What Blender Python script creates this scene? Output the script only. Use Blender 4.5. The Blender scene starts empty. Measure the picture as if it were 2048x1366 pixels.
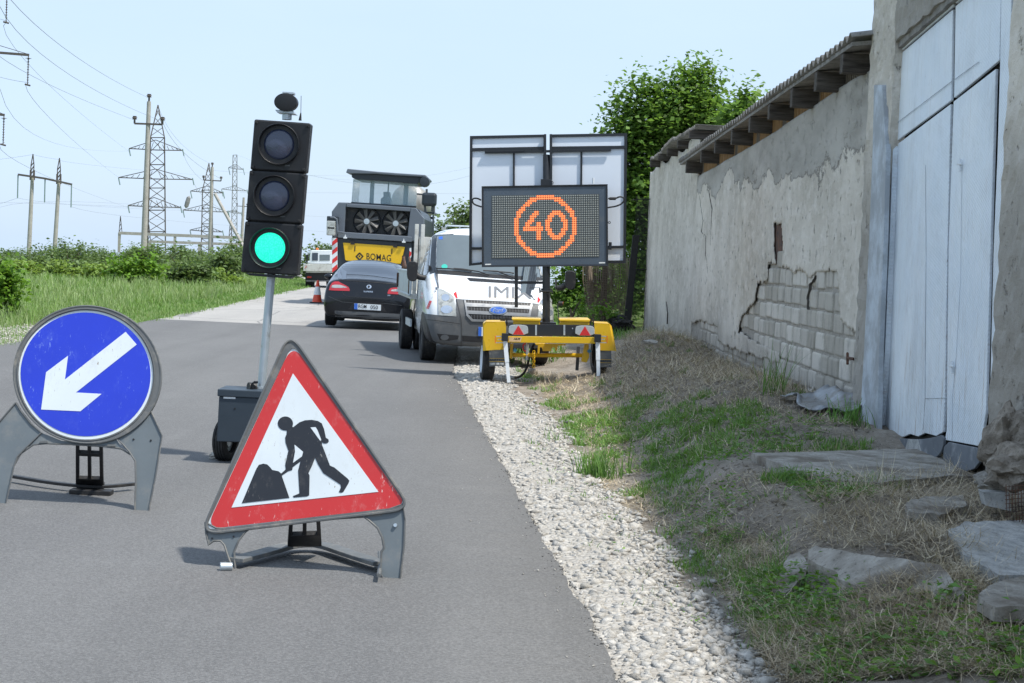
import bpy, bmesh, math, random
import numpy as np
from mathutils import Vector, Matrix, noise
from mathutils.bvhtree import BVHTree
R = math.radians
random.seed(7); rng = np.random.default_rng(7)
scene = bpy.context.scene
COL = scene.collection

# ------------------------------------------------------------------ camera
F, PITCH, ROLL, CAMH = 3500.0, R(2.683), R(2.55), 1.6
CAM = Vector((0, 0, CAMH))
fw = Vector((0, math.cos(PITCH), -math.sin(PITCH)))
u0 = Vector((0, math.sin(PITCH), math.cos(PITCH)))
r0 = Vector((1, 0, 0))
rt = r0*math.cos(ROLL) + u0*math.sin(ROLL)
up = u0*math.cos(ROLL) - r0*math.sin(ROLL)
cd = bpy.data.cameras.new('camera'); cam = bpy.data.objects.new('camera', cd); COL.objects.link(cam)
cd.sensor_width = 36; cd.lens = F/2048*36; cd.clip_start = 0.1; cd.clip_end = 6000
cam.matrix_world = Matrix(((rt.x, up.x, -fw.x, 0), (rt.y, up.y, -fw.y, 0), (rt.z, up.z, -fw.z, CAMH), (0, 0, 0, 1)))
scene.camera = cam
# ------------------------------------------------------------------ light
SUN_EL, SUN_AZ = R(61), R(117)        # azimuth clockwise from +Y: to the right and a little behind the camera
w = bpy.data.worlds.new('World'); scene.world = w; w.use_nodes = True
nt = w.node_tree; nt.nodes.clear()
sk = nt.nodes.new('ShaderNodeTexSky'); sk.sky_type = 'NISHITA'; sk.sun_disc = False
sk.sun_elevation = SUN_EL; sk.sun_rotation = SUN_AZ; sk.air_density = 1.0; sk.dust_density = 1.0; sk.ozone_density = 1.5
mixs = nt.nodes.new('ShaderNodeMix'); mixs.data_type = 'RGBA'
tcw = nt.nodes.new('ShaderNodeTexCoord'); mpw = nt.nodes.new('ShaderNodeMapping'); mpw.inputs['Scale'].default_value = (1.2, 1.2, 5)
nsw = nt.nodes.new('ShaderNodeTexNoise'); nsw.inputs['Scale'].default_value = 2.2; nsw.inputs['Detail'].default_value = 5
rpw = nt.nodes.new('ShaderNodeMapRange'); rpw.inputs['From Min'].default_value = .42; rpw.inputs['From Max'].default_value = .75
rpw.inputs['To Min'].default_value = 0.72; rpw.inputs['To Max'].default_value = 0.97
bgd = nt.nodes.new('ShaderNodeBackground'); outw = nt.nodes.new('ShaderNodeOutputWorld')
nt.links.new(tcw.outputs['Generated'], mpw.inputs[0]); nt.links.new(mpw.outputs[0], nsw.inputs['Vector'])
nt.links.new(nsw.outputs['Fac'], rpw.inputs['Value']); nt.links.new(rpw.outputs[0], mixs.inputs[0])
nt.links.new(sk.outputs[0], mixs.inputs[6]); mixs.inputs[7].default_value = (4.35, 5.5, 7.1, 1)   # thin high cloud veil
nt.links.new(mixs.outputs[2], bgd.inputs['Color']); nt.links.new(bgd.outputs[0], outw.inputs[0])
bgd.inputs['Strength'].default_value = 0.10
sd = bpy.data.lights.new('sun', 'SUN'); sun = bpy.data.objects.new('sun', sd); COL.objects.link(sun)
sd.energy = 3.2; sd.angle = R(2.5); sd.color = (1, .95, .87)
sdir = Vector((math.sin(SUN_AZ)*math.cos(SUN_EL), math.cos(SUN_AZ)*math.cos(SUN_EL), math.sin(SUN_EL)))
sun.rotation_euler = sdir.to_track_quat('Z', 'Y').to_euler()
vs = scene.view_settings; vs.view_transform = 'Standard'; vs.look = 'None'; vs.gamma = 1; vs.exposure = 0.72
scene.cycles.max_bounces = 6

# ------------------------------------------------------------------ measuring helpers
def ray(px, py):
    return (fw + rt*((px-1024)/F) + up*((683-py)/F))
def G(px, py, z=0.0):                  # the point at height z seen there
    d = ray(px, py); t = (z-CAMH)/d.z
    return CAM + d*t
def T(px, py, Y):                      # the point at distance Y seen there
    d = ray(px, py)
    return CAM + d*(Y/d.y)
def TX(px, py, X):                     # the point on the wall plane x = X
    d = ray(px, py)
    return CAM + d*(X/d.x)
class Plane:
    def __init__(s, o, u, v):
        s.o = Vector(o); s.u = Vector(u).normalized(); s.n = s.u.cross(Vector(v)).normalized(); s.v = s.n.cross(s.u)
    def hit(s, px, py, off=0):
        d = ray(px, py); o = s.o + s.n*off
        t = (o-CAM).dot(s.n)/d.dot(s.n)
        return CAM + d*t
    def at(s, a, b, c=0): return s.o + s.u*a + s.v*b + s.n*c

# ------------------------------------------------------------------ object helpers
def tag(o, label=None, cat=None, group=None, kind=None):
    if label: o['label'] = label
    if cat: o['category'] = cat
    if group: o['group'] = group
    if kind: o['kind'] = kind
    return o
def thing(name, label, cat, loc=(0, 0, 0), rot=None, group=None):
    o = bpy.data.objects.new(name, None); COL.objects.link(o); o.location = loc
    if rot: o.rotation_euler = rot
    o.empty_display_size = .1
    return tag(o, label, cat, group)
def copy_tree(o, parent=None):
    c = o.copy(); COL.objects.link(c); c.parent = parent
    for ch in list(o.children): copy_tree(ch, c)
    return c
class MB:
    def __init__(s, o=(0, 0, 0)): s.v = []; s.f = []; s.m = []; s.o = Vector(o); s.k = 0
    def add(s, vs, fs):
        b = len(s.v); s.v += [Vector(q)-s.o for q in vs]; s.f += [tuple(i+b for i in q) for q in fs]; s.m += [s.k]*len(fs)
        return s
    def box(s, c, d, M=None):
        c = Vector(c); vs = []
        for x in (-.5, .5):
            for y in (-.5, .5):
                for z in (-.5, .5):
                    q = Vector((x*d[0], y*d[1], z*d[2]))
                    if M: q = M @ q
                    vs.append(c+q)
        return s.add(vs, [(0, 1, 3, 2), (4, 6, 7, 5), (0, 4, 5, 1), (2, 3, 7, 6), (0, 2, 6, 4), (1, 5, 7, 3)])
    def ring(s, p, ax, r, n, ref=None):
        ax = Vector(ax).normalized(); a = ax.orthogonal().normalized() if ref is None else (ref-ax*ref.dot(ax)).normalized(); b = ax.cross(a)
        return [Vector(p)+a*r*math.cos(2*math.pi*i/n)+b*r*math.sin(2*math.pi*i/n) for i in range(n)]
    def cyl(s, p0, p1, r0, r1=None, n=12):
        r1 = r0 if r1 is None else r1; p0 = Vector(p0); p1 = Vector(p1); ax = p1-p0
        vs = s.ring(p0, ax, r0, n)+s.ring(p1, ax, r1, n)
        return s.add(vs, [(i, (i+1) % n, n+(i+1) % n, n+i) for i in range(n)]+[tuple(range(n))[::-1], tuple(range(n, 2*n))])
    def tube(s, pts, r, n=6):
        pts = [Vector(p) for p in pts]; vs = []; ref = None
        for i, p in enumerate(pts):
            ax = (pts[min(i+1, len(pts)-1)]-pts[max(i-1, 0)]).normalized()
            if ref is None or abs(ref.dot(ax)) > .98: ref = ax.orthogonal().normalized()
            rr = r[i] if hasattr(r, '__len__') else r
            vs += s.ring(p, ax, rr, n, ref)
        fs = [(j*n+i, j*n+(i+1) % n, (j+1)*n+(i+1) % n, (j+1)*n+i) for j in range(len(pts)-1) for i in range(n)]
        return s.add(vs, fs+[tuple(range(n))[::-1], tuple(range((len(pts)-1)*n, len(pts)*n))])
    def prism(s, poly, vec):
        n = len(poly); vec = Vector(vec); vs = [Vector(p) for p in poly]; vs += [p+vec for p in vs]
        return s.add(vs, [tuple(range(n))[::-1], tuple(range(n, 2*n))]+[(i, (i+1) % n, n+(i+1) % n, n+i) for i in range(n)])
    def frame(s, outer, inner, vec):            # closed band between two loops of equal length
        n = len(outer); vec = Vector(vec); o = [Vector(p) for p in outer]; i_ = [Vector(p) for p in inner]
        vs = o+i_+[p+vec for p in o]+[p+vec for p in i_]; fs = []
        for a in range(n):
            b = (a+1) % n
            fs += [(a, b, n+b, n+a), (2*n+a, 3*n+a, 3*n+b, 2*n+b), (a, 2*n+a, 2*n+b, b), (n+a, n+b, 3*n+b, 3*n+a)]
        return s.add(vs, fs)
    def lathe(s, prof, o, ax, n=24):            # prof: (r, h)
        o = Vector(o); ax = Vector(ax).normalized(); vs = []
        for r, h in prof: vs += s.ring(o+ax*h, ax, max(r, 1e-4), n)
        fs = [(j*n+i, j*n+(i+1) % n, (j+1)*n+(i+1) % n, (j+1)*n+i) for j in range(len(prof)-1) for i in range(n)]
        return s.add(vs, fs)
    def build(s, name, mats, parent=None, smooth=False, bevel=0, sub=0, norm=True, solid=0):
        me = bpy.data.meshes.new(name)
        me.from_pydata([tuple(q) for q in s.v], [], s.f)
        if not isinstance(mats, (list, tuple)): mats = [mats]
        for m in mats: me.materials.append(m)
        if len(mats) > 1: me.polygons.foreach_set('material_index', s.m)
        if norm:
            bm = bmesh.new(); bm.from_mesh(me); bmesh.ops.recalc_face_normals(bm, faces=bm.faces); bm.to_mesh(me); bm.free()
        if smooth:
            me.shade_smooth()
            if smooth != True: me.set_sharp_from_angle(angle=R(smooth))
        ob = bpy.data.objects.new(name, me); COL.objects.link(ob)
        if parent: ob.parent = parent
        else: ob.location = s.o
        if solid:
            md = ob.modifiers.new('s', 'SOLIDIFY'); md.thickness = solid; md.offset = -1
        if bevel:
            md = ob.modifiers.new('b', 'BEVEL'); md.width = bevel; md.segments = 2; md.limit_method = 'ANGLE'
        if sub:
            md = ob.modifiers.new('u', 'SUBSURF'); md.levels = sub; md.render_levels = sub
        return ob
def npmesh(name, V, Fq, mats, parent=None, loc=(0, 0, 0), mi=None, smooth=False):
    me = bpy.data.meshes.new(name); k = Fq.shape[1]
    me.vertices.add(len(V)); me.vertices.foreach_set('co', np.asarray(V, np.float32).ravel())
    me.loops.add(Fq.size); me.loops.foreach_set('vertex_index', Fq.astype(np.int32).ravel())
    me.polygons.add(len(Fq)); me.polygons.foreach_set('loop_start', np.arange(0, Fq.size, k, dtype=np.int32))
    if not isinstance(mats, (list, tuple)): mats = [mats]
    for m in mats: me.materials.append(m)
    if mi is not None: me.polygons.foreach_set('material_index', mi.astype(np.int32))
    me.update(calc_edges=True)
    if smooth: me.shade_smooth()
    ob = bpy.data.objects.new(name, me); COL.objects.link(ob)
    if parent: ob.parent = parent
    else: ob.location = loc
    return ob
def smoothpoly(pts, it=2, closed=True):
    pts = [Vector(p) for p in pts]
    for _ in range(it):
        q = []; n = len(pts)
        for i in range(n if closed else n-1):
            a, b = pts[i], pts[(i+1) % n]; q += [a*.75+b*.25, a*.25+b*.75]
        if not closed: q = [pts[0]]+q+[pts[-1]]
        pts = q
    return pts
def circ(cx, cy, rx, ry=None, n=48, rot=0):
    ry = rx if ry is None else ry; o = []
    for i in range(n):
        t = 2*math.pi*i/n; x = rx*math.cos(t); y = ry*math.sin(t)
        o.append((cx+x*math.cos(rot)-y*math.sin(rot), cy+x*math.sin(rot)+y*math.cos(rot)))
    return o
def text_mesh(body, size=1, shear=0, bold=0, spacing=1):
    cu = bpy.data.curves.new('t', 'FONT'); cu.body = body; cu.size = size; cu.align_x = 'CENTER'; cu.align_y = 'CENTER'
    cu.shear = shear; cu.offset = bold; cu.space_character = spacing
    ob = bpy.data.objects.new('t', cu); COL.objects.link(ob)
    me = bpy.data.meshes.new_from_object(ob.evaluated_get(bpy.context.evaluated_depsgraph_get()))
    vs = [v.co.copy() for v in me.vertices]; fs = [tuple(p.vertices) for p in me.polygons]
    bpy.data.objects.remove(ob); bpy.data.curves.remove(cu); bpy.data.meshes.remove(me)
    x = [v.x for v in vs]; y = [v.y for v in vs]
    cx, cy, wd, ht = (min(x)+max(x))/2, (min(y)+max(y))/2, max(x)-min(x), max(y)-min(y)
    return [Vector(((v.x-cx)/wd, (v.y-cy)/ht, 0)) for v in vs], fs      # normalised to 1 x 1
def text_on(mb, body, fn, **k):          # fn maps (-.5...5, -.5...5) to a world point
    vs, fs = text_mesh(body, **k); mb.add([fn(v.x, v.y) for v in vs], fs)
def quadmap(P, hit):                     # four photo corners tl tr br bl -> mapping through hit(px, py)
    def f(x, y):
        s_, t = x+.5, .5-y
        a = Vector(P[0])*(1-s_)+Vector(P[1])*s_; b = Vector(P[3])*(1-s_)+Vector(P[2])*s_; c = a*(1-t)+b*t
        return hit(c.x, c.y)
    return f
def decal(mb, poly, hit, step=4.0):      # fine-cut patch laid on a real surface
    bm = bmesh.new(); vs = [bm.verts.new((p[0], p[1], 0)) for p in poly]; f = bm.faces.new(vs); f.normal_update()
    if f.normal.z > 0: f.normal_flip()
    xs = [p[0] for p in poly]; ys = [p[1] for p in poly]
    for ax, lo, hi in ((0, min(xs), max(xs)), (1, min(ys), max(ys))):
        k = lo+step
        while k < hi:
            co = [0, 0, 0]; no = [0, 0, 0]; co[ax] = k; no[ax] = 1
            bmesh.ops.bisect_plane(bm, geom=bm.verts[:]+bm.edges[:]+bm.faces[:], plane_co=co, plane_no=no); k += step
    bm.verts.index_update()
    mb.add([hit(v.co.x, v.co.y) for v in bm.verts], [tuple(v.index for v in f.verts) for f in bm.faces]); bm.free()
def text_decal(mb, body, fn2, hit, step=3.0, **k):   # lettering cut fine enough to follow a curved panel; fn2 gives photo pixels
    vs_, fs = text_mesh(body, **k); bm = bmesh.new(); bv = [bm.verts.new((*fn2(v.x, v.y), 0)) for v in vs_]
    for f in fs:
        try: bm.faces.new([bv[i] for i in f])
        except ValueError: pass
    for ax in (0, 1):
        c = [v.co[ax] for v in bm.verts]; q = min(c)+step
        while q < max(c):
            co = [0, 0, 0]; no = [0, 0, 0]; co[ax] = q; no[ax] = 1
            bmesh.ops.bisect_plane(bm, geom=bm.verts[:]+bm.edges[:]+bm.faces[:], plane_co=co, plane_no=no); q += step
    bm.verts.index_update(); mb.add([hit(v.co.x, v.co.y) for v in bm.verts], [tuple(v.index for v in f.verts) for f in bm.faces]); bm.free()
def surface(ob, off=.006):               # camera-independent surface sampler built from a finished mesh
    dg = bpy.context.evaluated_depsgraph_get(); dg.update(); ev = ob.evaluated_get(dg); me = ev.to_mesh(); M = ob.matrix_world
    bv = BVHTree.FromPolygons([M @ v.co for v in me.vertices], [tuple(p.vertices) for p in me.polygons]); ev.to_mesh_clear()
    def hit(px, py, o=off):
        d = ray(px, py).normalized(); h = bv.ray_cast(CAM, d)
        if h[0] is None:
            q = CAM+d*((M.translation-CAM).dot(d)); h = bv.find_nearest(q)
        n = h[1]
        if n.dot(d) > 0: n = -n
        return h[0]+n*o
    return hit
# ------------------------------------------------------------------ materials
class NT:
    def __init__(s, name):
        s.m = bpy.data.materials.new(name); s.m.use_nodes = True; s.t = s.m.node_tree; s.b = s.t.nodes['Principled BSDF']
        s.co = s.t.nodes.new('ShaderNodeTexCoord').outputs['Object']
    def n(s, ty, **k):
        q = s.t.nodes.new('ShaderNode'+ty)
        for a, v in k.items():
            if a in q.inputs.keys() if hasattr(q.inputs, 'keys') else False: s.set(q.inputs[a], v)
            else: setattr(q, a, v)
        return q
    def set(s, i, v):
        if hasattr(v, 'links') or isinstance(v, bpy.types.NodeSocket): s.t.links.new(v, i)
        elif isinstance(v, tuple) and len(v) == 3 and i.type == 'RGBA': i.default_value = (*v, 1)
        else: i.default_value = v
    def map(s, sc=(1, 1, 1), rot=(0, 0, 0), loc=(0, 0, 0), co=None):
        q = s.n('Mapping'); s.set(q.inputs['Vector'], co or s.co); q.inputs['Scale'].default_value = sc; q.inputs['Rotation'].default_value = rot; q.inputs['Location'].default_value = loc
        return q.outputs[0]
    def noise(s, scale, det=4, rough=.55, vec=None, dist=0):
        q = s.n('TexNoise'); s.set(q.inputs['Vector'], vec or s.co); q.inputs['Scale'].default_value = scale; q.inputs['Detail'].default_value = det
        q.inputs['Roughness'].default_value = rough; q.inputs['Distortion'].default_value = dist; return q.outputs['Fac']
    def vor(s, scale, feat='F1', vec=None, out='Distance'):
        q = s.n('TexVoronoi'); q.feature = feat; s.set(q.inputs['Vector'], vec or s.co); q.inputs['Scale'].default_value = scale; return q.outputs[out]
    def rng(s, v, a, b, c=0, d=1):
        q = s.n('MapRange'); s.set(q.inputs['Value'], v); q.inputs['From Min'].default_value = a; q.inputs['From Max'].default_value = b
        q.inputs['To Min'].default_value = c; q.inputs['To Max'].default_value = d; return q.outputs[0]
    def mix(s, f, a, b, bt='MIX'):
        q = s.n('Mix'); q.data_type = 'RGBA'; q.blend_type = bt; s.set(q.inputs[0], f); s.set(q.inputs[6], a); s.set(q.inputs[7], b); return q.outputs[2]
    def math(s, op, a, b=0):
        q = s.n('Math'); q.operation = op; s.set(q.inputs[0], a); s.set(q.inputs[1], b); return q.outputs[0]
    def sep(s, v=None):
        q = s.n('SeparateXYZ'); s.set(q.inputs[0], v or s.co); return q.outputs
    def bump(s, h, st=.3, d=.01):
        q = s.n('Bump'); s.set(q.inputs['Height'], h); q.inputs['Strength'].default_value = st; q.inputs['Distance'].default_value = d; s.set(s.b.inputs['Normal'], q.outputs[0])
    def out(s, col=None, rough=.5, metal=0, spec=None):
        if col is not None: s.set(s.b.inputs['Base Color'], col)
        s.set(s.b.inputs['Roughness'], rough); s.b.inputs['Metallic'].default_value = metal
        if spec is not None: s.b.inputs['Specular IOR Level'].default_value = spec
        return s.m
def mul(c, k): return tuple(min(1, x*k) for x in c)
def paint(name, c, rough=.4, var=.15, sc=6, metal=0, bump=.0, dirt=None, dsc=5, dth=(.55, .75), coat=0, spec=None):
    t = NT(name); col = t.mix(t.noise(sc, 5), mul(c, 1-var), mul(c, 1+var))
    if dirt: col = t.mix(t.rng(t.noise(dsc, 8, .7), *dth), col, dirt)
    rr = t.rng(t.noise(sc*3, 4), .3, .7, max(0, rough-.08), min(1, rough+.1))
    if bump: t.bump(t.noise(sc*8, 5), bump, .004)
    if coat: t.b.inputs['Coat Weight'].default_value = coat; t.b.inputs['Coat Roughness'].default_value = .05
    return t.out(col, rr, metal, spec)
def scratched(name, c, sc_col, amt=.68, rough=.35):
    t = NT(name); a = t.noise(22, 6, .8, t.map((1, 1, .25), (0, .9, 0)))
    b = t.noise(6, 6, .8); k = t.math('MULTIPLY', t.rng(a, .60, .66), t.rng(b, amt-.12, amt))
    st = t.noise(5, 4, .6, t.map((18, 18, .8), (0, .9, 0))); st2 = t.math('MULTIPLY', t.rng(st, .66, .69), t.rng(t.noise(6, 3), .46, .56))
    col = t.mix(t.noise(3, 5), mul(c, .84), mul(c, 1.1)); col = t.mix(t.math('MULTIPLY', t.rng(t.noise(11, 7, .8, t.map((1, 1, .5), (0, .5, 0))), .54, .74), .22), col, sc_col)
    col = t.mix(t.math('MAXIMUM', k, st2), col, sc_col)
    return t.out(col, rough)
M = {}
def asphalt(name, c1, c2, grain=.5, crack=False):
    t = NT(name); big = t.noise(.35, 5, .6, t.map((1, .35, 1)))
    col = t.mix(t.rng(big, .35, .65), c1, c2)
    col = t.mix(t.math('MULTIPLY', t.rng(t.vor(170), .0, .35, 1, 0), .42), col, mul(c2, 1.9))
    col = t.mix(t.math('MULTIPLY', t.rng(t.noise(240, 2), .55, .75), .55), col, mul(c1, .45))
    col = t.mix(t.math('MULTIPLY', t.rng(t.noise(1.3, 6, .7), .55, .75), .25), col, mul(c2, 1.5))
    tk = t.noise(1.0, 4, .6, t.map((1.6, .05, 1))); col = t.mix(t.math('MULTIPLY', t.rng(tk, .45, .65), .22), col, mul(c1, .62)); sp = t.rng(t.noise(.8, 7, .75), .62, .72); col = t.mix(t.math('MULTIPLY', sp, .3), col, mul(c2, 1.4))
    g2 = t.noise(70, 3, .75); col = t.mix(t.math('MULTIPLY', t.rng(g2, .50, .66), .42), col, mul(c2, 1.5)); col = t.mix(t.math('MULTIPLY', t.rng(g2, .50, .38), .45), col, mul(c1, .55))
    if crack:
        cr = t.vor(.5, 'DISTANCE_TO_EDGE', t.map((1, .35, 1), co=t.mix(.12, t.co, t.n('TexNoise', Scale=2.0).outputs['Color'])))
        col = t.mix(t.rng(cr, .004, .012, .6, 0), col, (.12, .12, .12))
    t.bump(t.math('ADD', t.noise(190, 2), t.math('MULTIPLY', t.vor(130), .6)), grain, .006)
    return t.out(col, .82, 0, .35)
M['asphalt'] = asphalt('new_asphalt', (.134, .134, .134), (.172, .172, .170), .8)
M['asphalt_old'] = asphalt('old_asphalt', (.31, .30, .285), (.39, .375, .35), .3, True)
def soil():
    t = NT('soil'); x, y, z = t.sep()
    a = t.mix(t.rng(t.noise(2.2, 7, .65), .35, .65), (.19, .158, .125), (.37, .325, .27))
    a = t.mix(t.rng(t.noise(28, 5, .7), .5, .72), a, (.42, .385, .335))
    a = t.mix(t.rng(t.noise(60, 4, .7), .58, .7), a, (.045, .036, .028))
    fld = t.mix(t.rng(t.noise(.9, 6, .7), .35, .65), (.075, .12, .028), (.16, .21, .06))
    a = t.mix(t.math('MULTIPLY', t.rng(x, -3.5, -7.2), 1.0), a, fld)
    a = t.mix(t.rng(y, 40, 46), a, fld)
    t.bump(t.noise(35, 8, .75), .9, .03)
    return t.out(a, .95, 0, .2)
M['soil'] = soil()
def gravel():
    t = NT('gravel_bed'); c = t.mix(t.vor(22, out='Color'), (.32, .30, .27), (.52, .50, .46))
    c = t.mix(t.rng(t.vor(22, 'DISTANCE_TO_EDGE'), .0, .09, .75, 0), c, (.17, .155, .13)); c = t.mix(t.math('MULTIPLY', t.rng(t.noise(1.7, 5), .5, .7), .45), c, (.30, .26, .21))
    t.bump(t.vor(22, 'DISTANCE_TO_EDGE'), 1, .02); return t.out(c, .9, 0, .2)
M['gravel'] = gravel()
def rocky(name, c1, c2, sc=9, b=.8, moss=None):
    t = NT(name); q = t.n('ObjectInfo'); c = t.mix(t.rng(t.noise(sc, 7, .65), .35, .65), c1, c2)
    c = t.mix(t.rng(t.noise(sc*6, 4, .7), .56, .7), c, mul(c1, .5))
    if moss: c = t.mix(t.rng(t.noise(sc*.4, 5), .5, .62), c, moss)
    t.bump(t.noise(sc*5, 7, .7), b, .012); return t.out(c, .92, 0, .2)
M['stone_white'] = rocky('limestone_chip', (.33, .315, .285), (.60, .575, .53), 14, .8)
M['stone_grey'] = rocky('grey_stone', (.20, .185, .165), (.42, .40, .36), 6)
M['asphalt_crumb'] = rocky('asphalt_crumb', (.05, .05, .052), (.10, .10, .10), 30)
M['slab'] = rocky('old_concrete', (.22, .20, .17), (.43, .405, .36), 6, 1, (.17, .145, .115))
M['boulder'] = rocky('earthy_boulder', (.17, .145, .115), (.38, .34, .29), 11, 1)
def leafmat(name, c, var=.5, trans=.35):
    t = NT(name); g = t.n('NewGeometry'); rpi = g.outputs['Random Per Island']
    cr = t.n('ValToRGB'); t.set(cr.inputs[0], rpi); e = cr.color_ramp.elements
    e[0].color = (*mul(c, 1-var), 1); e[1].color = (*mul(c, 1+var), 1); m2 = e.new(.5); m2.color = (*c, 1)
    t.set(t.b.inputs['Base Color'], cr.outputs[0]); t.b.inputs['Roughness'].default_value = .5; t.b.inputs['Specular IOR Level'].default_value = .3
    tr = t.n('BsdfTranslucent'); t.set(tr.inputs['Color'], t.mix(.5, cr.outputs[0], mul((c[0]*1.5, c[1]*1.5, c[2]*.7), 1.3)))
    mx = t.n('MixShader'); mx.inputs[0].default_value = trans; t.t.links.new(t.b.outputs[0], mx.inputs[1]); t.t.links.new(tr.outputs[0], mx.inputs[2])
    t.t.links.new(mx.outputs[0], t.t.nodes['Material Output'].inputs[0]); return t.m
M['leaf_hazel'] = leafmat('hazel_leaf', (.135, .235, .05), .6, .45)
M['leaf_hedge'] = leafmat('hedge_leaf', (.125, .185, .068), .45)
M['leaf_bright'] = leafmat('bright_leaf', (.14, .26, .035), .4)
M['leaf_vine'] = leafmat('vine_leaf', (.20, .29, .07), .5)
M['grass'] = leafmat('grass_blade', (.16, .275, .065), .45, .35)
M['grass_shade'] = leafmat('verge_grass_blade', (.12, .235, .055), .5, .35)
M['grass_pale'] = leafmat('pale_tall_grass', (.26, .345, .15), .35, .35)
M['straw'] = leafmat('dry_straw', (.43, .355, .25), .55, .15)
M['straw_pale'] = leafmat('bleached_straw', (.62, .54, .40), .3, .15)
M['straw_dark'] = leafmat('rotting_straw', (.25, .205, .15), .5, .1)
M['bark'] = rocky('bark', (.07, .055, .04), (.16, .13, .10), 12)
def plaster(name, band):
    t = NT(name); x, y, z = t.sep()
    st = t.noise(1.1, 7, .68, t.map((1, .55, .8))); c = t.mix(t.rng(st, .35, .68), (.50, .455, .385), (.76, .705, .62))
    fine = t.noise(8, 8, .75, t.map((1, .42, .75))); c = t.mix(t.rng(fine, .48, .72), c, (.80, .75, .68))
    dk = t.noise(15, 4, .7, t.map((1, .45, .5))); c = t.mix(t.math('MULTIPLY', t.rng(dk, .62, .70), .8), c, (.16, .145, .125))
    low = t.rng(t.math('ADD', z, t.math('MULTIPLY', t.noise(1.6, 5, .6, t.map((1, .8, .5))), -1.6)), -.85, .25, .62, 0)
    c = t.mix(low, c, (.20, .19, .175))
    if band:
        e = t.math('ADD', t.math('MULTIPLY', y, -.0141), t.math('MULTIPLY', t.math('SUBTRACT', t.noise(1.3, 8, .66, t.map((1, .38, .75))), .5), -1.5))
        k = t.math('ADD', z, e); kk = t.rng(k, band-.02, band+.015)
        cb = t.mix(t.rng(t.noise(2.5, 6, .6, t.map((1, .3, 1.2))), .35, .65), (.35, .33, .295), (.52, .495, .45)); c = t.mix(kk, c, cb)
        c = t.mix(t.math('MULTIPLY', t.rng(t.math('ABSOLUTE', t.math('SUBTRACT', k, band)), .0, .03, 1, 0), .75), c, (.12, .11, .095))
    cr = t.vor(.55, 'DISTANCE_TO_EDGE', t.map((1, .5, .42), co=t.mix(.10, t.co, t.n('TexNoise', Scale=2.6, Detail=6.0).outputs['Color'])))
    ck = t.math('MULTIPLY', t.rng(cr, .003, .012, 1, 0), t.rng(t.noise(.6, 3), .5, .6)); c = t.mix(t.math('MULTIPLY', ck, 0.0), c, (.09, .08, .07))
    h = t.math('ADD', t.math('MULTIPLY', fine, .6), t.math('MULTIPLY', t.rng(dk, .60, .68), -.8)); t.bump(t.math('ADD', h, t.math('MULTIPLY', t.noise(40, 6, .7), .5)), 1, .02)
    return t.out(c, .93, 0, .15)
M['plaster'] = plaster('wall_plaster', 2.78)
M['plaster2'] = plaster('pier_plaster', 0)
def blockmat():
    t = NT('limestone_block'); r_ = t.n('NewGeometry').outputs['Random Per Island']
    c = t.mix(r_, (.46, .425, .365), (.72, .675, .60)); c = t.mix(t.math('MULTIPLY', t.rng(t.noise(5, 6, .7, t.map((1, 1, .5))), .5, .7), .6), c, (.25, .235, .21))
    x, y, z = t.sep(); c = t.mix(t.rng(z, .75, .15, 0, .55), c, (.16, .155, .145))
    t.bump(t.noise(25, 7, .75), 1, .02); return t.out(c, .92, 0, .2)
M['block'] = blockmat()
M['mortar'] = rocky('mortar', (.33, .305, .27), (.50, .465, .41), 12, 1)
def wood(name, c1, c2, ax=0):
    t = NT(name); sc = [14, 14, 14]; sc[ax] = 1.2; n = t.noise(2.5, 7, .65, t.map(tuple(sc)))
    c = t.mix(t.rng(n, .35, .65), c1, c2); t.bump(n, .6, .01); return t.out(c, .85, 0, .2)
M['beam'] = wood('weathered_beam', (.045, .038, .032), (.13, .115, .10))
M['reed'] = wood('reed_board', (.30, .17, .07), (.50, .34, .19), 2)
M['reed_dark'] = wood('dark_reed_board', (.12, .10, .08), (.30, .26, .21), 2)
M['asbestos'] = rocky('fibre_cement', (.19, .18, .165), (.32, .305, .28), 7, .5)
def gatepaint():
    t = NT('blue_gate_paint'); x, y, z = t.sep()
    dn = t.noise(2.2, 8, .72, t.map((1, .7, .35)))
    c = t.mix(t.rng(t.noise(.9, 5, .6), .35, .65), (.70, .78, .86), (.82, .87, .91))
    vs_ = t.noise(3.0, 7, .75, t.map((1, 9, .55))); lowm = t.rng(z, 1.5, .35)
    ru = t.math('MULTIPLY', t.rng(vs_, .545, .64), t.math('ADD', t.math('MULTIPLY', lowm, .7), .16)); c = t.mix(ru, c, (.33, .20, .10))
    c = t.mix(t.math('MULTIPLY', t.rng(t.noise(30, 4, .7, t.map((1, 1.5, .4))), .66, .72), .6), c, (.28, .22, .18))
    c = t.mix(t.math('MULTIPLY', t.rng(dn, .50, .70), .38), c, (.36, .38, .40))
    q = t.n('TexWave'); q.bands_direction = 'DIAGONAL'; q.inputs['Scale'].default_value = 14; t.set(q.inputs['Vector'], t.map((0, 1, 1.4)))
    t.bump(t.math('ADD', t.math('MULTIPLY', q.outputs['Fac'], .35), t.math('MULTIPLY', t.noise(2.2, 5), 5)), .45, .012)
    return t.out(c, .42, 0, .5)
M['gate'] = gatepaint()
M['jamb'] = paint('shaded_stained_jamb', (.34, .37, .40), .6, .3, 3, 0, .3, (.50, .56, .62), 3, (.45, .62))  # gate paint greyed to carry the jamb's shade, plus pale stains
M['gap_shade'] = paint('gap_shade', (.035, .031, .027), .9)
M['crack'] = paint('crack_shadow_gap', (.10, .09, .078), .95)
M['rust'] = paint('rusty_iron', (.12, .055, .03), .85, .4, 12, 0, .4, (.045, .03, .025), 9, (.45, .6))
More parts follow.
